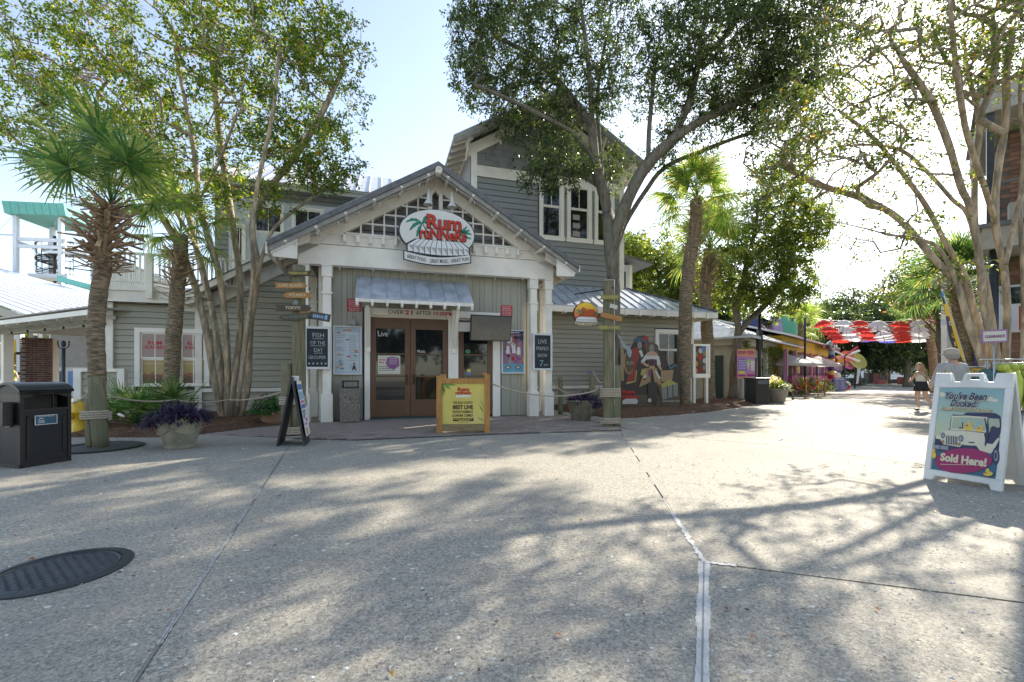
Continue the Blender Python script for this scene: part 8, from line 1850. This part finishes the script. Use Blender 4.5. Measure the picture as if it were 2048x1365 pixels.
MB().box(-.25, .25, 0, .05, -.36, .36).build('panel', flat('sign_red', (.55, .05, .02)), o); b = MB().mat(yel); rect(b, -.25, .25, -.12, .03, -.004); rect(b, -.25, .25, -.33, -.31, -.004); b.mat(flat('bun_brown', (.40, .20, .06))); b.poly([(x_, -.008, z_) for x_, z_ in oval(0, -.04, .16, .05, 12)]); b.mat(whitel); scribble(b, -.2, .2, -.18, .02, -.004); scribble(b, -.2, .2, -.23, .02, -.004); b.build('sign_print', None, o); txt('nkle', o, .0, .26, .1, whitel, y=-.006, width=.4, height=.13, bold=.05); txt('r and', o, .0, .12, .1, whitel, y=-.006, width=.38, height=.10, bold=.05)
# ================================================================ LEFT SIDE: pavilion and zip line tower
PA = math.atan2(.423, -.906)                       # beam runs away to the left
pv = thing('open_pavilion', (-11.6, 12.9, 0), PA, 'open sided pavilion with white standing seam roof left of the restaurant', 'pavilion')
# local x runs away to the left, local y toward the camera side is positive (rotated 155 deg) -> -y is behind
MB().box(-.1, 11, -.12, .12, 2.66, 3.0).build('beam', mat('khaki_beam', (.42, .39, .31), (.36, .33, .26), scale=3, rough=.7), pv)
MB().box(-.1, 11, -5.2, -5.0, 2.5, 3.0).build('beam', mat('dark_beam', (.17, .16, .15)), pv)
MB().box(-.1, 11, -5.1, .1, 3.0, 3.06).build('ceiling', mat('dark_beam', (0, 0, 0)), pv)
for x, y, m_ in ((7.6, 0, white), (.35, -5.1, MATS['khaki_beam']), (5.6, -5.1, MATS['khaki_beam']), (10.6, 0, white), (3.0, -5.1, MATS['dark_beam'])): MB().box(x - .13, x + .13, y - .13, y + .13, 0, 2.66).build('post', m_, pv)
rf = MB().box(-.4, 11.4, -5.3, .75, 3.06, 3.10).build('roof', soffit, pv)
whr = mat('white_roof_panel', (.80, .81, .83), (.72, .73, .75), scale=2, rough=.5, metal=.1)
for i in range(16):                      # the higher single slope roof falls towards the restaurant; seams run down the slope
    ya, yb_ = .35 - i * .42, .35 - (i + 1) * .42 + .006; pz_ = lambda r, y, h: (r, y, 2.09 + .22 * r + h); r0, r1 = 4.5, 31
    MB().raw([pz_(r0, ya, .02), pz_(r1, ya, .02), pz_(r1, yb_, .02), pz_(r0, yb_, .02), pz_(r0, ya, .07), pz_(r1, ya, .07), pz_(r1, ya - .03, .07), pz_(r0, ya - .03, .07), pz_(r1, ya - .03, .02), pz_(r0, ya - .03, .02)], [(0, 1, 2, 3), (4, 5, 6, 7), (0, 4, 5, 1), (7, 6, 8, 9)]).build('roof_panel', whr, rf)
MB().raw([(4.5, .4, 2.09 + .22 * 4.5 - .3), (31, .4, 2.09 + .22 * 31 - .3), (31, .4, 2.09 + .22 * 31), (4.5, .4, 2.09 + .22 * 4.5), (4.5, .34, 2.8), (31, .34, 8.6)], [(0, 1, 2, 3), (0, 4, 5, 1)]).build('rake_board', MATS['khaki_beam'], rf)
MB().box(-.4, 11.4, .72, .80, 2.84, 2.98).build('gutter', white, rf)
for i in range(13): MB().box(-.2 + i * .9, -.14 + i * .9, .1, .72, 2.80, 2.90).build('rafter_tail', white, rf)
b = MB().mat(black); b.tube([(-.1 + i * .14, .3, 2.76 - .07 * abs(math.sin(i * .35))) for i in range(78)], .008, 4)
for i in range(9): b.ell((-.1 + i * 1.26, .3, 2.66), .035, .035, .05, 8, 6)
b.build('string_lights', None, pv)
fn = thing('ceiling_fan', Vector((-11.6, 12.9, 0)) + Matrix.Rotation(PA, 3, 'Z') @ Vector((1.9, -2.0, 2.62)), 0, 'black ceiling fan under the pavilion roof', 'ceiling fan')
MB().lathe([(0, .4), (.03, .4), (.03, .15), (.16, .12), (.22, .04), (.2, -.04), (.08, -.1), (0, -.12)], n=16).build('motor', black, fn)
for i in range(4): MB().box(.15, .75, -.07, .07, .0, .015, Matrix.Rotation(i * math.pi / 2 + .35, 4, 'Z')).build('blade', black, fn)
# brick column
BC = at(82, 750, 17.2); BC.z = 0
bc = thing('brick_column', BC, R(34), 'square brick column under the far side of the pavilion', 'column')
core = MB().box(-.42, .42, -.42, .42, 0, 2.62).build('mortar_core', mat('pale_mortar', (.45, .42, .38), (.38, .35, .32), scale=9, rough=.9), bc)
brm = mat('old_red_brick', (.22, .09, .065), (.12, .06, .05), scale=5, rough=.9, bump=.3, var=.35); bm3 = MB().mat(brm).box(-.092, .092, -.05, .006, -.030, .030).mesh('brick'); n = 0
for r_ in range(31):
    z = .05 + r_ * .083
    if z > 2.6 or z < .72: continue
    for face in range(2):
        for i in range(4):
            x = -.42 + .105 + i * .21 + (.1 if r_ % 2 and i < 3 else 0) ; 
            M = (Matrix.Rotation(0 if face == 0 else -math.pi / 2, 4, 'Z')) @ Matrix.Translation((min(x, .315), -.42 - .001, z)); link('brick', bm3, core, mtx=M); n += 1
# low wall beside the path + sign frame
o = thing('low_panel_wall', at(160, 750, 11.3).xy.to_3d(), R(14), 'low grey clapboard screen wall with white posts behind the hydrant', 'wall')
MB().box(-.1, .06, -.08, .08, 0, 1.36).build('post', white, o); MB().box(.84, 1.0, -.08, .08, 0, 1.36).build('post', white, o); MB().box(.06, .84, -.09, .09, 1.28, 1.36).build('cap_rail', white, o)
for i in range(7): link('clapboard', unit_board(grey), o, loc=(.06, 0, .04 + i * .177), scale=(.78, 1, .177))
o = thing('park_lamp', at(127, 750, 15).xy.to_3d(), 0, 'slender lamp post with curled brackets seen through the pavilion', 'lamp post'); MB().tube([(0, 0, 0), (0, 0, 2.1)], .05, 8).build('pole', mat('slate_metal', (.06, .07, .10)), o); MB().tube(smooth_line([(-.2, 0, 2.35), (-.16, 0, 2.15), (0, 0, 2.1), (.16, 0, 2.15), (.2, 0, 2.35)], 4), .02, 6).build('bracket', MATS['slate_metal'], o); MB().ell((0, 0, 2.25), .07, .07, .12).build('finial', MATS['slate_metal'], o)
o = thing('grey_annex', at(150, 750, 24).xy.to_3d(), 0, 'windowless grey annex wall seen through the pavilion', 'building'); MB().box(-1.35, 3, 0, 4, 1.6, 4.2).build('wall', mat('annex_grey', (.26, .25, .24)), o); MB().box(-1.2, 3, 0, 4, 0, 1.6).build('wall_base', mat('annex_white', (.55, .55, .55)), o)
for x, c in ((-1.0, flat('dark_window', (0, 0, 0))), (-.35, blu), (.35, flat('dark_window', (0, 0, 0)))): MB().box(x, x + .4, -.04, 0, .5, 1.4).build('window', c, o)
# playground glimpses: yellow slide, blue frame, visitor
o = thing('yellow_slide', at(24, 750, 26).xy.to_3d(), 0, 'yellow slide glimpsed between pavilion post and brick column', 'slide'); v = [(-1.2, 0, 1.3), (.6, 0, 2.9), (.6, 0, 3.4), (-1.2, 0, 2.9)]; MB().raw(v + [(x, y + 1, z) for x, y, z in v], [(0, 1, 2, 3), (7, 6, 5, 4), (0, 4, 5, 1), (2, 6, 7, 3), (0, 3, 7, 4), (1, 5, 6, 2)]).build('chute', yelw, o); MB().box(.5, .8, 0, .3, 0, 3.0).build('support', bluew, o)
o = thing('play_frame', at(40, 750, 24).xy.to_3d(), 0, 'grey and white play structure behind the yellow slide', 'play structure')
for x in (-.2, .5, 1.0): MB().box(x, x + .22, 0, .22, 0, 3.9).build('post', (bluew, MATS['annex_grey'], whitel)[int(x > 0) + int(x > .7)], o)
for z in (1.2, 2.3): MB().box(-.2, 1.3, .0, .1, z, z + .14).build('rail', MATS['annex_grey'], o)
for i, c in enumerate((org, navyp, redl, yel)): MB().box(-.8 + i * .3, -.6 + i * .3, .3, .5, .9 + .2 * (i % 2), 1.5).build('panel', c, o)
VP_ = at(24, 750, 20).xy.to_3d()
o = thing('person', VP_, 0, 'distant visitor in neon yellow shirt and straw hat behind the bin', 'person'); k = 20 / FPX
skin('body', [(0, 0, .85, .14, .11), (0, 0, 1.1, .13, .10), (0, 0, 1.3, .13, .09), (0, 0, 1.42, .05, .05), (0, 0, 1.47, .05, .05), (-.17, 0, 1.3, .05), (-.25, 0, 1.05, .04), (-.2, -.2, .98, .035), (.17, 0, 1.3, .05), (.25, 0, 1.05, .04), (.2, -.2, .98, .035), (-.09, 0, .8, .09), (-.1, 0, .42, .06), (-.1, 0, .08, .05), (.09, 0, .8, .09), (.1, 0, .42, .06), (.1, 0, .08, .05)], [(0, 1), (1, 2), (2, 3), (3, 4), (2, 5), (5, 6), (6, 7), (2, 8), (8, 9), (9, 10), (0, 11), (11, 12), (12, 13), (0, 14), (14, 15), (15, 16)], o, skin_m)
head(o, (0, 0, 1.56), .095, (0, -1)); loft([(0, 0, .88, .17, .14), (0, 0, 1.1, .165, .135), (0, 0, 1.3, .20, .12), (0, 0, 1.4, .08, .07)], 'shirt', flat('neon_yellow', (.50, .65, .03)), o); loft([(0, 0, .95, .165, .135), (0, 0, .8, .2, .14), (0, 0, .5, .2, .13)], 'shorts', navyp, o); MB().lathe([(.2, 1.6), (.1, 1.62), (.09, 1.7), (0, 1.72)], n=16).build('hat', mat('straw', (.5, .38, .18)), o)
# ---- zip line tower with spiral stair
ZT = at(78, 750, 31); ZT.z = 0; k = 31 / FPX
zt_ = thing('zipline_tower', ZT, R(8), 'white zip line tower with teal roof and black spiral stair beyond the pavilion', 'tower')
X = lambda px: (px - 78) * k
Z = lambda py: CAMH + (750 - py) * k
whs = mat('tower_white', (.60, .63, .66), (.52, .56, .60), scale=4, rough=.6)
PD_ = 2.4
for x, y, t_ in ((X(38), 0, 428), (X(117), 0, 438), (X(48), PD_, 434), (X(126), PD_, 445)): MB().box(x - .12, x + .12, y - .12, y + .12, 0, Z(t_) + .2).build('post', whs, zt_)
for y in (0, PD_):
    for za_ in (480, 494): MB().box(X(36), X(126), y - .06, y + .06, Z(za_) - .12, Z(za_) + .12).build('brace', whs, zt_)
for x in (X(38), X(120)): MB().box(x - .06, x + .06, 0, PD_, Z(486) - .1, Z(486) + .1).build('brace', whs, zt_)
MB().box(X(-2), X(40), -.04, .04, Z(474), Z(471)).build('outrigger', whs, zt_); MB().box(X(10), X(40), PD_ - .04, PD_ + .04, Z(483), Z(480)).build('outrigger', whs, zt_)
MB().box(X(90), X(165), -.05, .05, Z(506), Z(501)).build('outrigger', whs, zt_)
teal = mat('teal_metal', (.12, .38, .34), (.10, .33, .30), scale=4, rough=.45, metal=.2)
for i in range(8):
    xa = X(30) + i * (X(137) - X(30)) / 8; xb = X(30) + (i + 1) * (X(137) - X(30)) / 8 - .02
    MB().raw([(xa, -.5, Z(434)), (xb, -.5, Z(434)), (xb, -.7, Z(412)), (xa, -.7, Z(412)), (xa, PD_ + .8, Z(434)), (xb, PD_ + .8, Z(434)), (xb, PD_ + .6, Z(409)), (xa, PD_ + .6, Z(409))], [(0, 1, 2, 3), (7, 6, 5, 4), (3, 2, 6, 7), (0, 4, 5, 1), (0, 3, 7, 4), (1, 5, 6, 2)]).build('roof_panel', teal, zt_)
MB().box(X(60), X(130), -.1, PD_, Z(556), Z(548)).build('platform', whs, zt_)
cx_ = X(79); MB().tube([(cx_, 1.2, Z(560)), (cx_, 1.2, Z(462))], .09, 10).build('stair_column', black, zt_)
nst = 34
for i in range(nst):
    a = i * .42; z = Z(556) + (Z(492) - Z(556)) * i / nst; M = Matrix.Translation((cx_, 1.2, z)) @ Matrix.Rotation(a, 4, 'Z'); MB().prism([(0, -.04), (.98, -.22), (.98, .22), (0, .04)], -.03, .0, M, plane='xy').build('stair_tread', black, zt_)
b = MB()
for off_ in (.95,):
    b.tube([(cx_ + .98 * math.cos(i * .21), 1.2 + .98 * math.sin(i * .21), Z(556) + off_ + (Z(492) - Z(556)) * i / (2 * nst)) for i in range(2 * nst)], .055, 5); b.tube([(cx_ + .98 * math.cos(i * .21), 1.2 + .98 * math.sin(i * .21), Z(556) + .5 + (Z(492) - Z(556)) * i / (2 * nst)) for i in range(2 * nst)], .03, 4)
b.build('handrail', black, zt_); b = MB()
for i in range(nst): a = i * .42; z = Z(556) + (Z(492) - Z(556)) * i / nst; b.tube([(cx_ + .98 * math.cos(a), 1.2 + .98 * math.sin(a), z), (cx_ + .98 * math.cos(a), 1.2 + .98 * math.sin(a), z + .95)], .024, 4)
b.build('balusters', black, zt_)
MB().box(X(79), X(112), .2, 2.2, Z(490), Z(488)).build('top_platform', black, zt_)
MB().tube([(X(118), -.1, Z(425)), (X(170), -3, Z(478))], .01, 4).build('cable', black, zt_); MB().tube([(X(38), -.1, Z(432)), (X(4), 0, Z(470)), (X(4), 0, Z(482))], .01, 4).build('cable', black, zt_)
o = thing('teal_roof_building', at(150, 750, 27).xy.to_3d(), R(16), 'teal metal roof edge behind the pavilion', 'building'); MB().prism([(-.9, 6.9), (4, 5.6), (4, 5.9), (-.9, 7.25)], 0, 4).build('roof', teal, o); MB().box(-.7, 4, .3, 4, 0, 6.0).build('wall', MATS['annex_grey'], o)
simple_tree('background_tree', at(-15, 750, 42).xy.to_3d(), 9, 4, 300, light_leaf, 'bright tree seen through the left bay of the pavilion', 91, leaf=.2, per=36, crad=.6)
